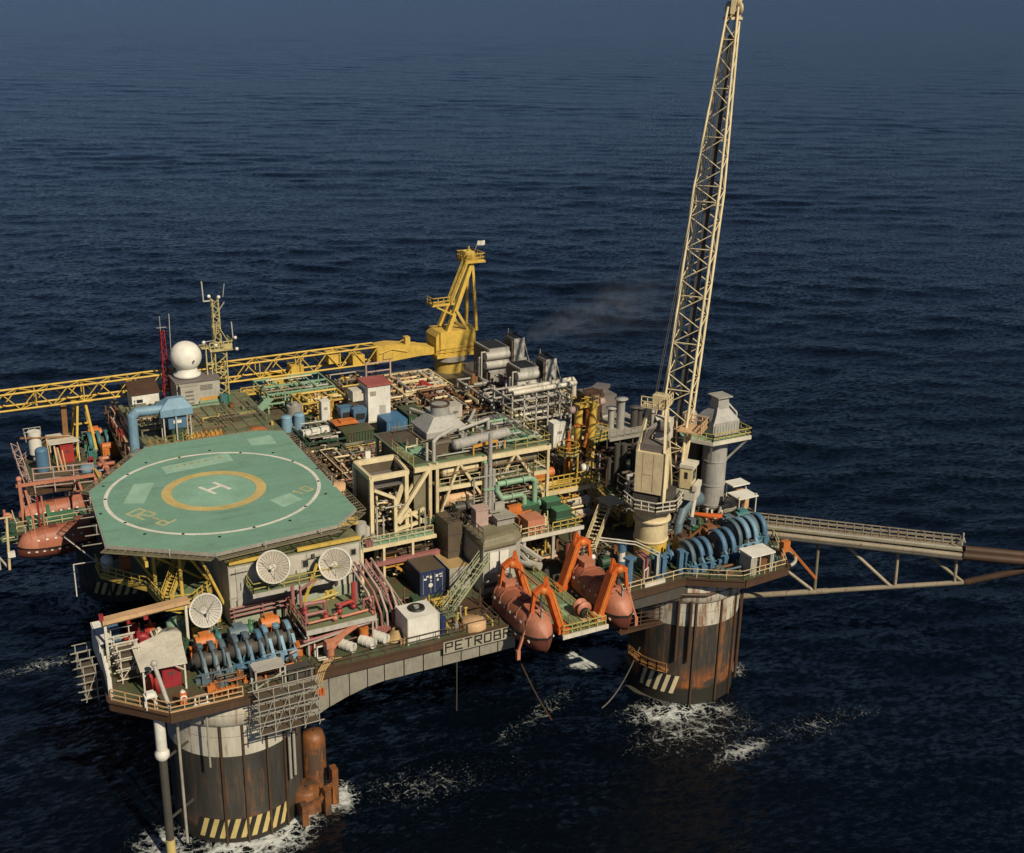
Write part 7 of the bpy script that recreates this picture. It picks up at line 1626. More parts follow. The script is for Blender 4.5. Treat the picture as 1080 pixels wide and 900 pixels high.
b.build('edge_beam', MT['offwhite'], t); MB().rail([(x, y, 27.8) for x, y, z in pl], step=1, r=.05, toe=True).build('railing', MT['yellow_green'], t)
b = MB().bar((33.6, -22.4, 27.5), (34.6, -21.2, 24.5), .25).bar((39.2, -22.4, 27.5), (37.6, -20.6, 24.5), .25); b.build('bracket', MT['galv'], t)
t = thing('stack_hood', 'stepped silver hood with a square cap on top of the light grey stack', 'hood', (36.4, -19.8, 27.8))
b = MB(); vs = sqring(36.4, -19.8, 1.85, 1.8, 27.8) + sqring(36.4, -19.8, 1.85, 1.8, 29.8) + sqring(36.4, -19.8, .85, .85, 31.2) + sqring(36.4, -19.8, .75, .75, 32.5)
b.add(vs, [(j * 4 + i, j * 4 + (i + 1) % 4, (j + 1) * 4 + (i + 1) % 4, (j + 1) * 4 + i) for j in range(3) for i in range(4)]).build('casing', MT['galv'], t)
MB().box(35.3, 37.5, -20.9, -18.7, 32.6, 32.75).bar((36.4, -19.8, 32.4), (36.4, -19.8, 32.7), .5).build('cap', MT['steel'], t)
b = MB()
for k in range(9): b.box(34.6 + k * .42, 34.72 + k * .42, -21.66, -21.6, 27.9, 29.5)
b.tube([(34.2, -21.8, 27.8), (34.2, -21.8, 29.6), (35.0, -21.2, 30.6), (35.6, -20.6, 31.4)], .1).tube([(38.5, -20.6, 27.8), (38.5, -20.6, 30.4), (37.3, -20, 31.8)], .13); b.build('rib', MT['steel_light'], t)
b = MB().cyl((34.4, -17.0, 27.8), (34.4, -17.0, 29.6), 1.5, 1.1, n=16).cyl((34.4, -17.0, 29.6), (34.4, -17.0, 30.2), 1.1, .4, n=16)
solo('dark_stack_hood', 'dull conical hood on the dark brown stack', 'hood', b, MT['steel'])
b = MB().cyl((37.4, -22.0, 18.4), (38.6, -21.0, 18.4), .9, n=16).tube([(36.0, -22.0, 17.3), (36.4, -21.9, 18.4), (37.4, -22, 18.6)], .4, 10)
solo('elbow_duct', 'pale elbow duct at the foot of the light grey stack', 'duct', b, MT['offwhite'])
winch((25.6, -30.9, 17), 'front blue winch of the right corner, nearest the cream crane', MT['blue'], MT['rust_dark'], 3, 1.75, 1.2)
winch((29.6, -30.6, 17.2), 'second blue winch of the right corner, behind the white roofed cabin', MT['blue'], MT['rust'], 2, 1.9, 1.2)
winch((33.0, -29.6, 17.4), 'third blue winch of the right corner, with the tallest guards', MT['blue_pale'], MT['blue_grey'], 3, 2.0, 1.15)
winch((36.2, -28.2, 17), 'outermost blue winch of the right corner, next to the flare boom', MT['blue'], MT['teal'], 2, 1.7, 1.1)
for k, (x, y, lab) in enumerate(((20.0, -31.6, 'pair of blue posts at the railing just right of the lifeboats, left set'), (23.0, -31.8, 'pair of blue posts next to the front right-corner winch'))):
    t = thing('chain_stopper', lab, 'posts', (x, y, 17), 'blue chain posts')
    for dx, dy, h in ((0, 0, 2.8), (1.0, .2, 2.3)):
        MB().cbox((x + dx, y + dy, 17 + h / 2), (.55, .5, h)).cbox((x + dx, y + dy, 17 + h), (.8, .75, .22)).cbox((x + dx, y + dy, 17.1), (.8, .8, .2)).build('post', MT['blue'], t)
b = MB().cyl((16.4, -31.4, 17), (16.4, -31.4, 20.0), .42, n=12).cbox((16.4, -31.4, 20.1), (1.2, 1.0, .2), .3).bar((16.1, -31.9, 18.4), (15.4, -32.2, 18.2), .16)
solo('blue_post', 'single thick blue post with square cap between the right lifeboat and the railing', 'post', b, MT['blue'])
t = thing('blue_white_pump', 'upright blue pump with a white middle behind the thick blue post', 'pump', (17.2, -28.6, 17))
MB().cyl((17.2, -28.6, 17), (17.2, -28.6, 18.4), .45, n=12).build('base', MT['blue'], t); MB().cyl((17.2, -28.6, 19.6), (17.2, -28.6, 20.6), .5, n=12).build('casing', MT['blue'], t); MB().cyl((17.2, -28.6, 18.4), (17.2, -28.6, 19.6), .4, n=12).build('sleeve', MT['white'], t)
t = thing('pipe_barrier', 'white bent pipe barrier on a white kerb at the front railing', 'barrier', (18.6, -31.8, 17))
b = MB().tube([(17.6, -32.6, 17), (17.6, -32.6, 18.8), (18.2, -32.4, 19.0), (18.2, -32.4, 17.6), (19.4, -32.4, 17.6), (19.4, -32.4, 20.2), (18.0, -30, 20.8), (14.8, -27.4, 20.9)], .08, 6).tube([(19.7, -32.2, 17.4), (19.7, -32.2, 20.4), (18.2, -29.8, 21.0), (15, -27.2, 21.1)], .08, 6)
b.build('pipe', MT['offwhite'], t); MB().bar((17.4, -33.0, 17.2), (20.2, -32.9, 17.2), .3, .4).build('kerb', MT['offwhite'], t)
b = MB()
for k in range(3): b.tube([(18.6 + k * .45, -31, 17), (18.6 + k * .45, -31, 19.2), (18.4 + k * .4, -29.6, 19.6)], .14, 8)
solo('pink_pipe_set', 'pink pipes behind the white bent pipe barrier', 'pipes', b, MT['pink'])
pump((20.4, -29.2, 17), 'blue green pump set at the foot of the cream crane, behind the blue posts', 'teal', s=1.3)
pump((23.0, -29.4, 17), 'dark blue pump set behind the second pair of blue posts', 'blue', s=1.2, rz=.5)
pump((16.4, -27.2, 17), 'dark green pump set left of the cream crane pedestal', 'green_dark', s=1.2)
t = thing('air_horn', 'grey blue horn shaped duct leaning over the winches right of the cream crane', 'duct', (27.6, -26.2, 17))
b = MB()
pts = [((25.6, -27.6, 19.0), .45), ((25.9, -27.2, 20.6), .5), ((27.0, -26.4, 21.8), .6), ((28.6, -25.6, 22.4), .8), ((30.0, -25.0, 22.2), .95), ((30.6, -24.8, 21.8), .6)]
for (p, r), (q, r2_) in zip(pts, pts[1:]): b.cyl(p, q, r, r2_, n=14)
for p, r in pts[1:-1]: b.ball(p, r, n=14, k=8)
b.build('horn', MT['blue_grey'], t); MB().cyl((25.6, -27.6, 17), (25.6, -27.6, 19.2), .5, n=12).build('base_pipe', MT['teal'], t)
b = MB().bar((25.6, -29.4, 19.6), (30.6, -27.0, 19.9), .22)
for x, y in ((26.2, -29.1), (28.4, -28.0), (30.2, -27.2)): b.bar((x, y, 17), (x, y, 20.4), .18)
b.bar((25.6, -29.4, 18.6), (30.6, -27, 18.9), .18)
solo('pipe_trestle', 'rusty grey pipe trestle under the horn shaped duct', 'trestle', b, MT['rust'])
pump((29.6, -26.2, 17.6), 'bright green pump set between the horn duct and the blue winches', 'green', s=1.3, rz=.4)
t = thing('hydraulic_boom', 'orange tapering arm pointing at the flare boom from the grey stack foot', 'arm', (33, -24.4, 18))
MB().cyl((31.4, -22.6, 19.0), (35.0, -25.6, 18.8), .2, .55, n=12).bar((31.4, -22.6, 17), (31.4, -22.6, 19.1), .2).build('tube', MT['orange'], t)
b = MB().cyl((32.6, -27.0, 17), (32.6, -27.0, 19.0), .9, n=16).lathe((32.6, -27, 19), [(.9, 0), (.5, .3), (0, .35)], n=16)
solo('brown_drum', 'brown round drum standing behind the second blue winch of the right corner', 'drum', b, MT['rust'])
b = MB().cyl((28.0, -28.0, 17), (28.0, -28.0, 18.6), .8, n=14).box(27.2, 28.8, -28.8, -27.2, 17, 17.4)
solo('brown_motor', 'brown motor behind the front blue winch of the right corner', 'motor', b, MT['rust_dark'])
t = thing('corner_cabin', 'small cabin with flat white roof at the outer edge by the blue winches', 'cabin', (31.2, -35.0, 17))
MB().box(29.6, 33.0, -36.2, -33.8, 19.3, 19.5).build('roof', MT['white'], t)
MB().box(29.7, 30.6, -36.0, -34.0, 17, 19.3).box(32.5, 32.7, -36.0, -34.2, 17, 19.2).build('wall', MT['house_grey'], t); MB().box(31.2, 32.5, -35.6, -34.6, 17, 18.4).box(31.2, 32.5, -35.7, -35.6, 17.3, 17.5).build('locker', MT['rust'], t)
for x, y in ((31.0, -36.0), (32.8, -36.0), (32.8, -34.0)): MB().bar((x, y, 17), (x, y, 19.3), .12).build('post', MT['offwhite'], t)
t = thing('sun_shelter', 'open shelter with two stepped white roof sheets beside the flare boom root', 'shelter', (38, -22.8, 17))
MB().box(36.6, 39.6, -24.8, -22.4, 20.6, 20.75).box(37.6, 40.2, -22.3, -20.4, 21.2, 21.35).build('roof', MT['white'], t)
for x, y in ((36.8, -24.6), (39.4, -24.6), (39.9, -20.8), (37.8, -20.8), (39.5, -22.4)): MB().bar((x, y, 17), (x, y, 21), .14).build('post', MT['offwhite'], t)
b = MB().rail([(39.7, -24.8, 17.2), (40.1, -20.4, 17.2)], step=1).box(37.6, 39.6, -24.0, -21, 17, 18.0).tube([(37.4, -24.4, 17.5), (37.4, -24.4, 19), (38.8, -23, 19)], .2); b.build('equipment', MT['brown'], t)
cabinet(39.5, -21.6, 18.0, .9, 2.2, 2.2, 'tan panel at the end of the stepped white shelter', 'tan', vent=False)
b = MB().cyl((36.6, -33.4, 17), (36.6, -33.4, 18.7), .35, n=10).box(36.2, 37.2, -33.9, -33.2, 17.6, 18.9).bar((36.9, -33.6, 18.4), (39.8, -36.0, 14.4), .24)
solo('orange_roller', 'rusty orange roller stand leaning over the water at the right corner', 'roller', b, MT['orange_dull'])
b = MB().lathe((35.3, -33.0, 16.75), [(2.6, 0), (2.95, 0), (2.95, .3), (2.6, .3), (2.6, 0)], n=24, a0=D(-80), a1=D(50))
solo('edge_hoop', 'curved pale pipe hoop round the outer tip of the right corner deck', 'pipe', b, MT['steel_light'])
# flare boom
fb = thing('flare_boom', 'long flare boom with railed walkway reaching out over the sea to the right', 'boom', (38, -28, 17))
def FB(s_, off, z):      # s along the boom, off across it
    d = V((.747, -.665, 0)); r = V((-.665, -.747, 0)); p = V((37.6, -27.6, 0)) + d * s_ + r * off; return V((p.x, p.y, z))
Z0 = 17.6
b = MB()
b.cyl(FB(-3, -.5, Z0 + .3), FB(23.6, -.5, Z0 + .3), .34, n=10).cyl(FB(-3, .7, Z0 + .05), FB(23.6, .7, Z0 + .05), .3, n=10); b.build('top_chord', MT['walk_rusty'], fb)
for k, (o, z, c, r) in enumerate(((-.1, Z0 + .55, 'steel', .2), (.3, Z0 + .5, 'olive', .16), (1.05, Z0 - .25, 'dark_steel', .22), (-.9, Z0 + .1, 'rust', .18))): MB().cyl(FB(-2, o, z), FB(23.5, o, z), r, n=8).build('flare_pipe', MT[c], fb)
b = MB()
for s_ in range(0, 24): b.bar(FB(s_, -1.1, Z0 - .1), FB(s_, 1.2, Z0 - .1), .16)
b.build('cross_member', MT['brown'], fb)
def walk(b, s0, s1): 
    for o in (-1.9, -1.0):
        b.rail([tuple(FB(s0, o, Z0 + .35)), tuple(FB(s1, o, Z0 + .35))], step=1.0, r=.05, toe=True)
    vs = [FB(s0, -1.9, Z0 + .3), FB(s1, -1.9, Z0 + .3), FB(s1, -1.0, Z0 + .3), FB(s0, -1.0, Z0 + .3)]; b.add(vs, [(0, 1, 2, 3)]); return b
walk(MB(), -2, 23.4).build('walkway', MT['walk_rusty'], fb)
LZ = lambda s_: 8.7 + s_ * .215
b = MB().cyl(FB(-4.6, 0, LZ(-4.6)), FB(9, 0, LZ(9)), .36, n=10).cyl(FB(9, 0, LZ(9)), FB(24.6, 0, LZ(24.6)), .3, n=10); b.build('lower_chord', MT['walk_rusty'], fb)
for s_, c in ((7.4, 'olive'), (16.6, 'walk_rusty'), (23.2, 'walk_rusty')): MB().cyl(FB(s_, 0, LZ(s_)), FB(s_ - .2, .2, Z0), .2, n=8).build('strut', MT[c], fb)
for a, c, cl in ((-.5, 7.4, 'walk_rusty'), (10.0, 16.2, 'walk_rusty'), (19.2, 24.2, 'olive')): MB().cyl(FB(a, 0, Z0 - .3 if a > 0 else 15.6), FB(c, 0, LZ(c)), .22, n=8).build('brace', MT[cl], fb)
b = MB()
b.cyl(FB(23.6, -.5, Z0 + .3), FB(40, -.4, Z0 + .6), .5, n=10).cyl(FB(23.6, .7, Z0 + .05), FB(40, .6, Z0 + .4), .5, n=10).cyl(FB(24.4, 0, LZ(24.4)), FB(33, .1, Z0 - .2), .4, n=10).cyl(FB(23.8, .1, Z0 + .6), FB(40, .1, Z0 + .9), .5, n=8)
for s_ in range(24, 40, 2): b.bar(FB(s_, -.9, Z0 + .1), FB(s_, 1.1, Z0 + .1), .2)
b.build('burnt_end', MT['rust_dark'], fb)
MB().bar(FB(23.6, -1.4, Z0 + .4), FB(23.6, -1.4, Z0 + 2.0), .16).bar(FB(23.6, -1.7, Z0 + 1.7), FB(23.6, .6, Z0 + 1.7), .1).build('end_gate', MT['steel_light'], fb)

# ------------------------------------------------------------------ back left corner and quarters roof
t = thing('roof_house', 'grey plant house with louvred front on the quarters roof', 'house', (-15.5, 29.8, 24.2))
MB().box(-18.5, -12.6, 28.0, 31.8, 24.2, 27.5).build('wall', MT['house_grey'], t)
MB().box(-18.7, -12.4, 27.8, 32, 27.5, 27.7).build('roof', MT['roof_grey'], t)
MB().box(-18.2, -15.9, 27.0, 28.0, 24.2, 27.3).box(-18.3, -15.8, 26.9, 28, 27.3, 27.4).build('annex', MT['house_grey'], t)
b = MB()
for k in range(4): b.box(-17.6, -16.5, 26.94, 27.0, 26.4 - k * .55, 26.6 - k * .55)
for k in range(4): b.box(-15.3, -13.6, 27.94, 28.0, 26.2 + k * .2, 26.3 + k * .2)
b.build('louvre', MT['roof_grey'], t); MB().box(-15.4, -12.7, 27.9, 28, 24.6, 25.1).build('door_band', MT['amber'], t); MB().box(-18.6, -12.3, 26.8, 28.05, 24.22, 24.4).box(-15.6, -12.6, 27.4, 28, 24.4, 24.7).build('plinth', MT['mint'], t)
t = thing('radome', 'big white radar dome on a short flanged drum', 'radome', (-16.4, 30.4, 27.7))
MB().ball((-16.4, 30.4, 30.55), 2.12, n=40, k=24).build('dome', MT['dome_white'], t)
MB().lathe((-16.4, 30.4, 27.7), [(1.6, 0), (1.85, .15), (1.85, .45), (1.45, .6), (1.4, 1.3)], n=32).build('drum', MT['white'], t); MB().cyl((-15.9, 27.98, 30.4), (-15.9, 28.1, 30.4), .13, n=8).build('port', MT['dark_steel'], t)
t = thing('radio_mast', 'yellow lattice radio mast with railed cage platform and white whip aerials', 'mast', (-11.4, 31, 24.2))
MB().truss((-11.6, 31, 24.2), (-11.6, 31, 31.2), 1.6, 1.6, 1.6, 1.6, 6, .11, .07).build('base_lattice', MT['mast'], t)
MB().truss((-11.8, 31, 31.4), (-11.8, 31, 38.0), .95, .95, .8, .8, 9, .1, .06).build('mast_lattice', MT['mast'], t)
_n0 = set(bpy.data.objects)
b = MB().box(-13.2, -10.0, 29.6, 32.4, 31.9, 32.1).rail([(-13.2, 29.6, 32.1), (-10.0, 29.6, 32.1), (-10.0, 32.4, 32.1)], step=.7, r=.06, toe=True).bar((-11.8, 30.4, 35.6), (-10.2, 29.8, 32.4), .1).bar((-11.8, 30.4, 35.6), (-12.6, 29.8, 32.4), .1).box(-11.2, -10.1, 29.5, 29.6, 32.1, 32.9).box(-14.3, -13.2, 29.8, 31.6, 32.4, 32.6); b.build('cage_platform', MT['mast'], t)
b = MB()
for z in (28.2, 30): b.box(-13.6, -12.6, 29.9, 31, z, z + .1)
b.rail([(-13.7, 29.9, 28.2), (-13.7, 29.9, 32)], step=1).bar((-13.7, 29.9, 24.2), (-13.7, 29.9, 32.4), .16).bar((-13.0, 29.9, 24.2), (-13.0, 29.9, 32.4), .12); b.build('ladder_cage', MT['mast'], t)
b = MB().tube([(-12.4, 31, 38.8), (-13.3, 31, 38.8), (-13.4, 31, 41.6)], .1).cyl((-10.6, 31, 39.2), (-10.3, 31, 41), .05, n=5).tube([(-11.4, 30.6, 37.4), (-10.6, 30.4, 38.6)], .07).cyl((-9.8, 30, 33.2), (-9.9, 30, 35.8), .08, n=6).bar((-14, 30, 33.4), (-12.4, 30, 33.4), .07); b.build('aerial', MT['steel_light'], t)
for x, y, z in ((-12.6, 30.7, 39.5), (-11.3, 30.6, 39.3), (-13.9, 30, 33.3), (-9.6, 29.6, 33.6), (-9.5, 29.5, 32), (-12.3, 29.8, 32.8)): MB().ball((x, y, z), .26, n=8, k=5).build('lamp', MT['white'], t)
for o_ in t.children:
    if o_ not in _n0: o_.location.z -= 1.0
t = thing('red_mast', 'rusty red twin pole aerial mast left of the radome', 'mast', (-18.6, 32.4, 24))
MB().truss((-18.9, 32.4, 24), (-18.9, 32.4, 34.0), .9, .9, .5, .5, 10, .07, .05).build('lattice', MT['crimson'], t); MB().cyl((-18.0, 32.4, 27), (-17.8, 32.4, 36.2), .06, n=5).cyl((-19.1, 32.4, 33.6), (-19.1, 32.4, 36.0), .05, n=5).bar((-19.6, 32.4, 34.4), (-18.3, 32.4, 34.4), .07).build('aerial', MT['steel_light'], t)
t = thing('white_hut', 'small white hut with dark red brown roof behind the blue air intake', 'hut', (-22.6, 30, 24.2))
MB().box(-24.4, -20.8, 28.6, 31.6, 24.2, 26.5).build('wall', MT['white'], t); MB().add([(-24.6, 28.4, 26.5), (-20.6, 28.4, 26.55), (-20.6, 31.8, 27.5), (-24.6, 31.8, 27.4), (-24.6, 28.4, 26.65), (-20.6, 28.4, 26.7), (-20.6, 31.8, 27.65), (-24.6, 31.8, 27.55)], [(3, 2, 1, 0), (4, 5, 6, 7), (0, 1, 5, 4), (1, 2, 6, 5), (2, 3, 7, 6), (3, 0, 4, 7)]).build('roof', MT['rust_dark'], t)
MB().box(-23.8, -23.0, 28.5, 28.6, 25.4, 25.8).build('window', MT['glass'], t)
t = thing('air_duct', 'thick sky blue air duct bent over the left quarters edge', 'duct', (-26.8, 15.6, 17))
MB().tube([(-27.0, 15.0, 17), (-27.0, 15.0, 28.2), (-26.4, 15.0, 28.8), (-22.6, 14.6, 28.8)], .6, 14).build('pipe', MT['blue_pale'], t)
MB().lathe((-27, 15, 23.0), [(.6, 0), (.82, .1), (.82, .5), (.6, .6)], n=16).build('joint', MT['steel'], t); MB().cyl((-27, 15, 17), (-27, 15, 22.4), .65, n=14).build('lower_pipe', MT['blue'], t)
t = thing('air_intake', 'sky blue air intake house with a hipped roof on thin legs', 'air intake', (-21.4, 15.0, 24.2))
b = MB(); vs = sqring(-21.8, 15.2, 2.0, 1.5, 28.0) + sqring(-21.8, 15.2, 2.0, 1.5, 28.9) + sqring(-21.6, 15.2, .9, .5, 30.0)
b.add(vs, [(j * 4 + i, j * 4 + (i + 1) % 4, (j + 1) * 4 + (i + 1) % 4, (j + 1) * 4 + i) for j in range(2) for i in range(4)] + [(8, 9, 10, 11), (3, 2, 1, 0)]).build('hood', MT['blue_pale'], t)
MB().box(-22.8, -20.6, 14.2, 15.8, 26.2, 27.9).build('plenum', MT['blue'], t); MB().box(-22.2, -21.2, 14.12, 14.2, 26.9, 27.3).build('panel', MT['white'], t)
for x, y in ((-23.4, 14), (-21.9, 13.9), (-20.1, 14), (-20.0, 16.4), (-23.2, 16.4)): MB().bar((x, y, 24.2), (x, y, 28.0), .16).build('leg', MT['steel_light'], t)
MB().box(-22.4, -21.0, 14.3, 15.6, 24.3, 26.1).build('filter_box', MT['green_dark'], t)
t = thing('edge_stair', 'yellow railed stair and catwalk between the helideck and the blue duct', 'catwalk', (-23.5, 11, 24))
MB().stair((-25.0, 13.6, 24.3), (-22.6, 9.6, 26.1), 1.2).build('stair', MT['yellow_green'], t); MB().rail([(-25.4, 9.8, 24.3), (-25.4, 14.2, 24.3)], step=1).rail([(-20.6, 9.8, 24.3), (-20.6, 15, 24.3)], step=1).rail([(-22, 10, 24.3), (-19.8, 14, 24.3)], step=1).build('railing', MT['yellow'], t)
b = MB().box(-19.6, -16.2, 13.6, 15.6, 24.26, 24.5)
for k in range(6): b.bar((-19.4 + k * .6, 13.4, 24.5), (-19.0 + k * .6, 15.8, 24.65), .2)
solo('yellow_hatch', 'pair of rusty yellow hatches lying on the grated roof', 'hatch', b, MT['amber'])
b = MB()
for k in range(7): b.bar((-15.8 + k * .5, 12.4 + .3 * (k % 3), 24.4), (-15.2 + k * .5, 13.9, 24.5), .16)
solo('yellow_slings', 'tangle of yellow slings on the grated roof beside the hatches', 'slings', b, MT['amber'])
b = MB().lathe((-11.6, 13.6, 24.26), [(1.15, 0), (1.15, .35), (.9, .5), (0, .55)], n=20)
solo('round_cover', 'round orange lid on the grated roof right behind the helideck', 'lid', b, MT['orange_dull'])
t = thing('teal_locker', 'small teal locker at the right foot of the grey plant house', 'locker', (-12.3, 26.8, 24.2))
MB().box(-12.9, -12.0, 26.6, 27.4, 24.26, 25.5).build('body', MT['teal'], t); MB().cyl((-11.6, 27, 24.26), (-11.6, 27, 25.3), .35, n=10).build('canister', MT['green'], t)
t = thing('pipe_catwalk', 'rusty tan pipe catwalk running along the left edge of the quarters', 'catwalk', (-26.6, 29, 17))
for k, (x, z, c) in enumerate(((-26.6, 21.6, 'tan'), (-27.4, 20.6, 'brown'), (-26.0, 22.6, 'olive'))): MB().bar((x, 18.5, z), (x + 1.2, 40, z), .5, .4).build('beam', MT[c], t)
b = MB()
for k in range(9): b.bar((-27.2 + .1 * k, 19 + 2.4 * k, 17), (-27.2 + .1 * k, 19 + 2.4 * k, 22.4), .16)
b.build('post', MT['rust'], t); rg = random.Random(66); pipework(t, -26.6, -24.8, 19, 38, 20.5, 23.6, 18, rg, ['tan', 'brown', 'crimson', 'offwhite', 'olive', 'rust'])
rack(-25.4, -19.0, 18.0, 27.6, 24.3, [25.2], 2, 4, 'low olive pipe rack on the roof between the blue duct and the white hut', 'olive', 26, 67, ['olive', 'brown', 'rust', 'tan', 'green_dark', 'offwhite'], r1=.16)
# back left deck
winch((-28.4, 34.4, 17), 'teal winch with bright orange motor at the back left corner', MT['teal'], MT['orange_dull'], 3, 1.6)
winch((-25.2, 37.2, 17), 'teal winch at the far back left, behind the orange motor', MT['blue_grey'], MT['teal'], 3, 1.6)
b = MB().box(-28.6, -26.4, 30.2, 32.0, 17, 19.1).box(-28.4, -26.6, 30.1, 30.2, 17.4, 18.8).cyl((-28.5, 31, 19), (-26.5, 31, 19), .5, n=10)
solo('orange_gearbox', 'bright orange gearbox box in front of the teal winches at the back left', 'gearbox', b, MT['orange_dull'])
t = thing('canopy_shelter', 'open shelter with a flat grey white roof over a red cabinet at the back left', 'shelter', (-33.6, 33.4, 17))
MB().prism([(-35.2, 32.0), (-31.2, 32.0), (-31.2, 32.8), (-32.6, 36.0), (-35.0, 36.0)], 19.9, 20.05).build('roof', MT['offwhite'], t)
for x, y in ((-35.0, 32.2), (-31.4, 32.2), (-34.8, 35.6), (-32.8, 35.6)): MB().bar((x, y, 17), (x, y, 19.9), .15).build('post', MT['cream'], t)
cabinet(-32.9, 32.8, 17, 1.7, 1.4, 2.5, 'red cabinet below the canopy at the back left corner', 'red')
t = thing('white_tank', 'upright white tank at the outer back left edge', 'tank', (-36.6, 34.5, 17))
MB().cyl((-36.6, 34.4, 18.2), (-36.6, 34.4, 21.4), .85, n=16).build('shell', MT['white'], t); MB().rail([(-37.8, 33.2, 20.4), (-37.8, 35.6, 20.4), (-35.6, 35.6, 20.4)], step=.8).cyl((-36.6, 34.4, 17), (-36.6, 34.4, 18.2), .5, n=10).build('stand', MT['steel_light'], t)
b = MB().cyl((-36.4, 29.8, 17.4), (-36.4, 29.8, 20.2), .85, n=16).ball((-36.4, 29.8, 20.2), .85, n=16, k=8, sc=(1, 1, .5)).cyl((-36.4, 29.8, 17), (-36.4, 29.8, 17.4), .5, n=10)
solo('blue_tank', 'upright bright blue tank in front of the white one at the back left edge', 'tank', b, MT['blue'])
for k, (x, y, lab) in enumerate(((-31.2, 27.2, 'left low pale blue tub in front of the back left canopy'), (-29.8, 26.4, 'right low pale blue tub in front of the back left canopy'))):
    b = MB().lathe((x, y, 17), [(0, 0), (.9, 0), (.95, .9), (.8, 1.1), (0, 1.15)], n=18); solo('blue_tub', lab, 'tub', b, MT['blue_pale'], 'pale blue tubs')
t = thing('rope_store', 'heap of pink and maroon pipes by the left corner of the helideck', 'pipes', (-29.6, 20, 17))
rg = random.Random(9); pipework(t, -31, -27.2, 17.5, 23.4, 17.3, 20.4, 22, rg, ['crimson', 'pink', 'boat', 'salmon', 'brown', 'tan'], .1, .3)
b = MB().ball((-27.6, 19.6, 20.2), .95, n=14, k=8, sc=(1.2, .8, .8)).box(-28.4, -26.8, 19.1, 20.1, 18.8, 19.9)
solo('orange_cover', 'orange covered unit between the pink pipes and the blue duct', 'cover', b, MT['amber'])
t = thing('pipe_rail_rack', 'open rack of cream and pink rails in front of the back left deck', 'rack', (-35, 24, 17))
b = MB()
for z in (17.5, 18.4, 19.3, 20.0): b.bar((-38.4, 24.0, z), (-31.0, 22.8, z), .12)
for k in range(4): b.bar((-38.3 + k * 2.4, 24 - k * .4, 16.6), (-38.3 + k * 2.4, 24 - k * .4, 20.1), .14)
b.build('rail', MT['pink_pale'], t); MB().box(-37.4, -32, 24.6, 29.4, 17.0, 17.1).build('floor', MT['brown'], t)
t = thing('leaning_frame', 'leaning lattice access frame outside the back left edge', 'frame', (-38.8, 29, 14))
MB().truss((-38.6, 22.0, 15.0), (-39.2, 35.0, 19.6), .8, .8, .8, .8, 12, .07, .05).build('lattice', MT['pink_pale'], t)
t = thing('tall_pipe_frame', 'thin tan pipe frame standing left of the red cabinet at the back left', 'frame', (-35, 31, 17))
MB().bar((-35.4, 30.6, 17), (-35.5, 30.6, 21.4), .16).bar((-34.5, 29.8, 17), (-34.7, 30.2, 20.4), .2).bar((-34.0, 29.4, 17), (-34.4, 30, 20.2), .2).bar((-33.6, 29.4, 17), (-33.8, 29.8, 19.8), .14).build('pipe', MT['tan'], t)
b = MB()
for k in range(5): b.bar((-26.4 + k * .3, 29 + k, 17.4), (-25.4 + k * .1, 20.6 + k * 1.4, 19.5), .28)
solo('blue_pipe_bundle', 'dark blue pipes leaning along the left quarters wall behind the orange gearbox', 'pipes', b, MT['blue_grey'])
pump((-26.6, 25.6, 17), 'green pump set below the blue duct at the back left', 'green', s=1.3, rz=1)
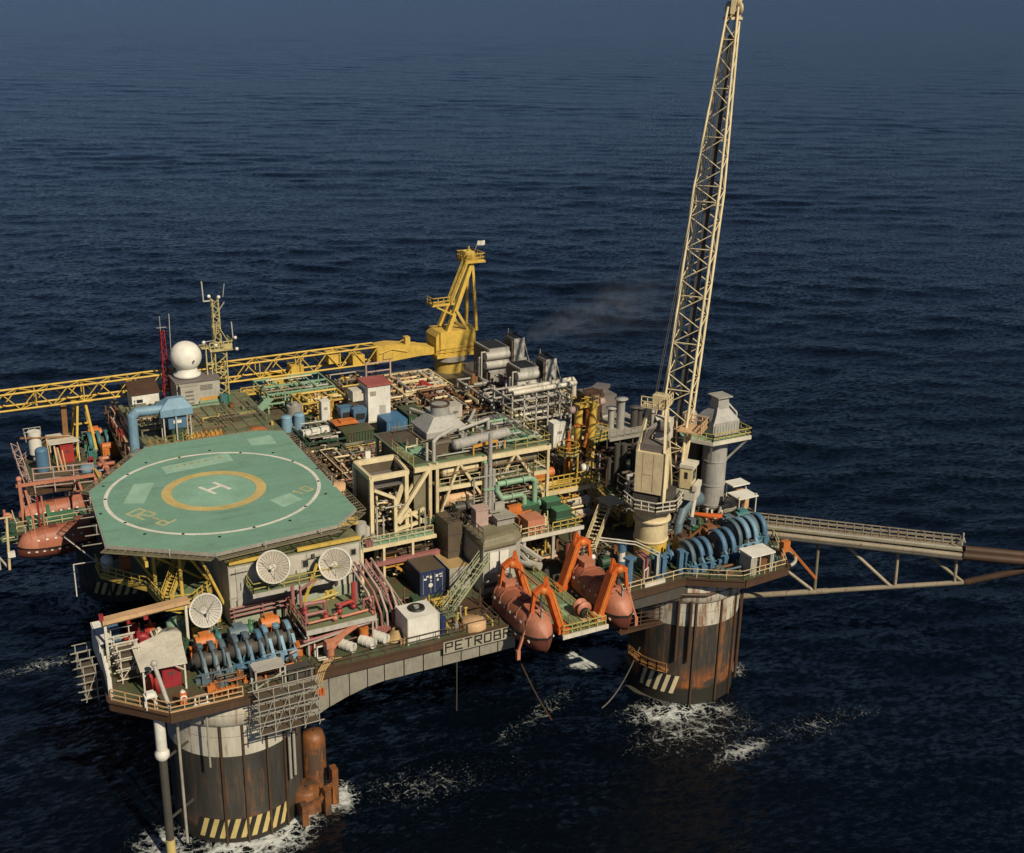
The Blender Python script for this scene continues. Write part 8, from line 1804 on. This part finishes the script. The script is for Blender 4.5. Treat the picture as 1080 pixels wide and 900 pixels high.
# chains and hoses hanging to the water, splash, smoke
def catenary(p, q, sag, n=12):
    p, q = V(p), V(q); return [tuple(p.lerp(q, i / n) - V((0, 0, sag * 4 * (i / n) * (1 - i / n)))) for i in range(n + 1)]
b = MB().tube(catenary((2.4, -29, 13.6), (8.5, -29.0, .2), .8), .09, 6)
solo('hanging_hose', 'dark hose looping from the deck edge under the front lifeboat down to the water', 'hose', b, MT['rust_dark'])
b = MB().cyl((-5.6, -33.2, 14), (-5.6, -33.2, 8.0), .07, n=6)
solo('drain_pipe', 'thin drain pipe hanging below the name board', 'pipe', b, MT['dark_steel'])
b = MB().tube(catenary((20.9, -28.0, 6), (15.0, -29.4, .1), 1.2), .1, 5)
solo('mooring_line', 'thin line sagging from the right column towards the water', 'line', b, MT['dark_steel'])
def smoke():
    b = MB(); 
    p0, p1 = V((28.5, 17, 31.2)), V((47, 28, 40)); d = p1 - p0
    b.box(0, 26, -9, 9, -7, 9)
    o = b.build('smoke', [], None); o.location = (43, 17, 27)
    m = bpy.data.materials.new('exhaust_smoke'); m.use_nodes = True; nt = m.node_tree; nt.nodes.remove(nt.nodes['Principled BSDF'])
    v = nt.nodes.new('ShaderNodeVolumePrincipled'); v.inputs['Color'].default_value = (.80, .88, .95, 1); v.inputs['Anisotropy'].default_value = .2
    tc = nt.nodes.new('ShaderNodeTexCoord'); Lk = nt.links
    def mth(op, a, c=None):
        n = nt.nodes.new('ShaderNodeMath'); n.operation = op
        for i, x in enumerate((a, c)):
            if x is None: continue
            if isinstance(x, bpy.types.NodeSocket): Lk.new(x, n.inputs[i])
            else: n.inputs[i].default_value = x
        return n.outputs[0]
    sp = nt.nodes.new('ShaderNodeSeparateXYZ'); Lk.new(tc.outputs['Generated'], sp.inputs[0])
    n1 = nd(nt, 'ShaderNodeTexNoise', Scale=.33, Detail=5.0, Roughness=.62, Distortion=1.2); g = nd(nt, 'ShaderNodeNewGeometry'); Lk.new(g.outputs['Position'], n1.inputs[0])
    wy = mth('DIVIDE', mth('ABSOLUTE', mth('SUBTRACT', sp.outputs['Y'], .5)), mth('ADD', .06, mth('MULTIPLY', sp.outputs['X'], .42)))
    wz = mth('DIVIDE', mth('ABSOLUTE', mth('SUBTRACT', sp.outputs['Z'], mth('ADD', .28, mth('MULTIPLY', sp.outputs['X'], .3)))), mth('ADD', .06, mth('MULTIPLY', sp.outputs['X'], .34)))
    core = mth('MAXIMUM', mth('SUBTRACT', 1.0, mth('MAXIMUM', wy, wz)), 0.0)
    tail = mth('MINIMUM', 1.0, mth('MULTIPLY', mth('SUBTRACT', 1.0, sp.outputs['X']), 2.0))
    den = mth('MULTIPLY', mth('MULTIPLY', core, tail), mth('MAXIMUM', mth('SUBTRACT', n1.outputs[0], .40), 0.0))
    Lk.new(mth('MULTIPLY', den, mth('DIVIDE', .2, mth('ADD', .3, sp.outputs['X']))), v.inputs['Density'])
    Lk.new(v.outputs[0], nt.nodes['Material Output'].inputs['Volume'])
    o.data.materials.append(m); o['kind'] = 'stuff'; o['label'] = 'thin pale exhaust smoke drifting from the flue stacks'; o['category'] = 'smoke'
smoke()
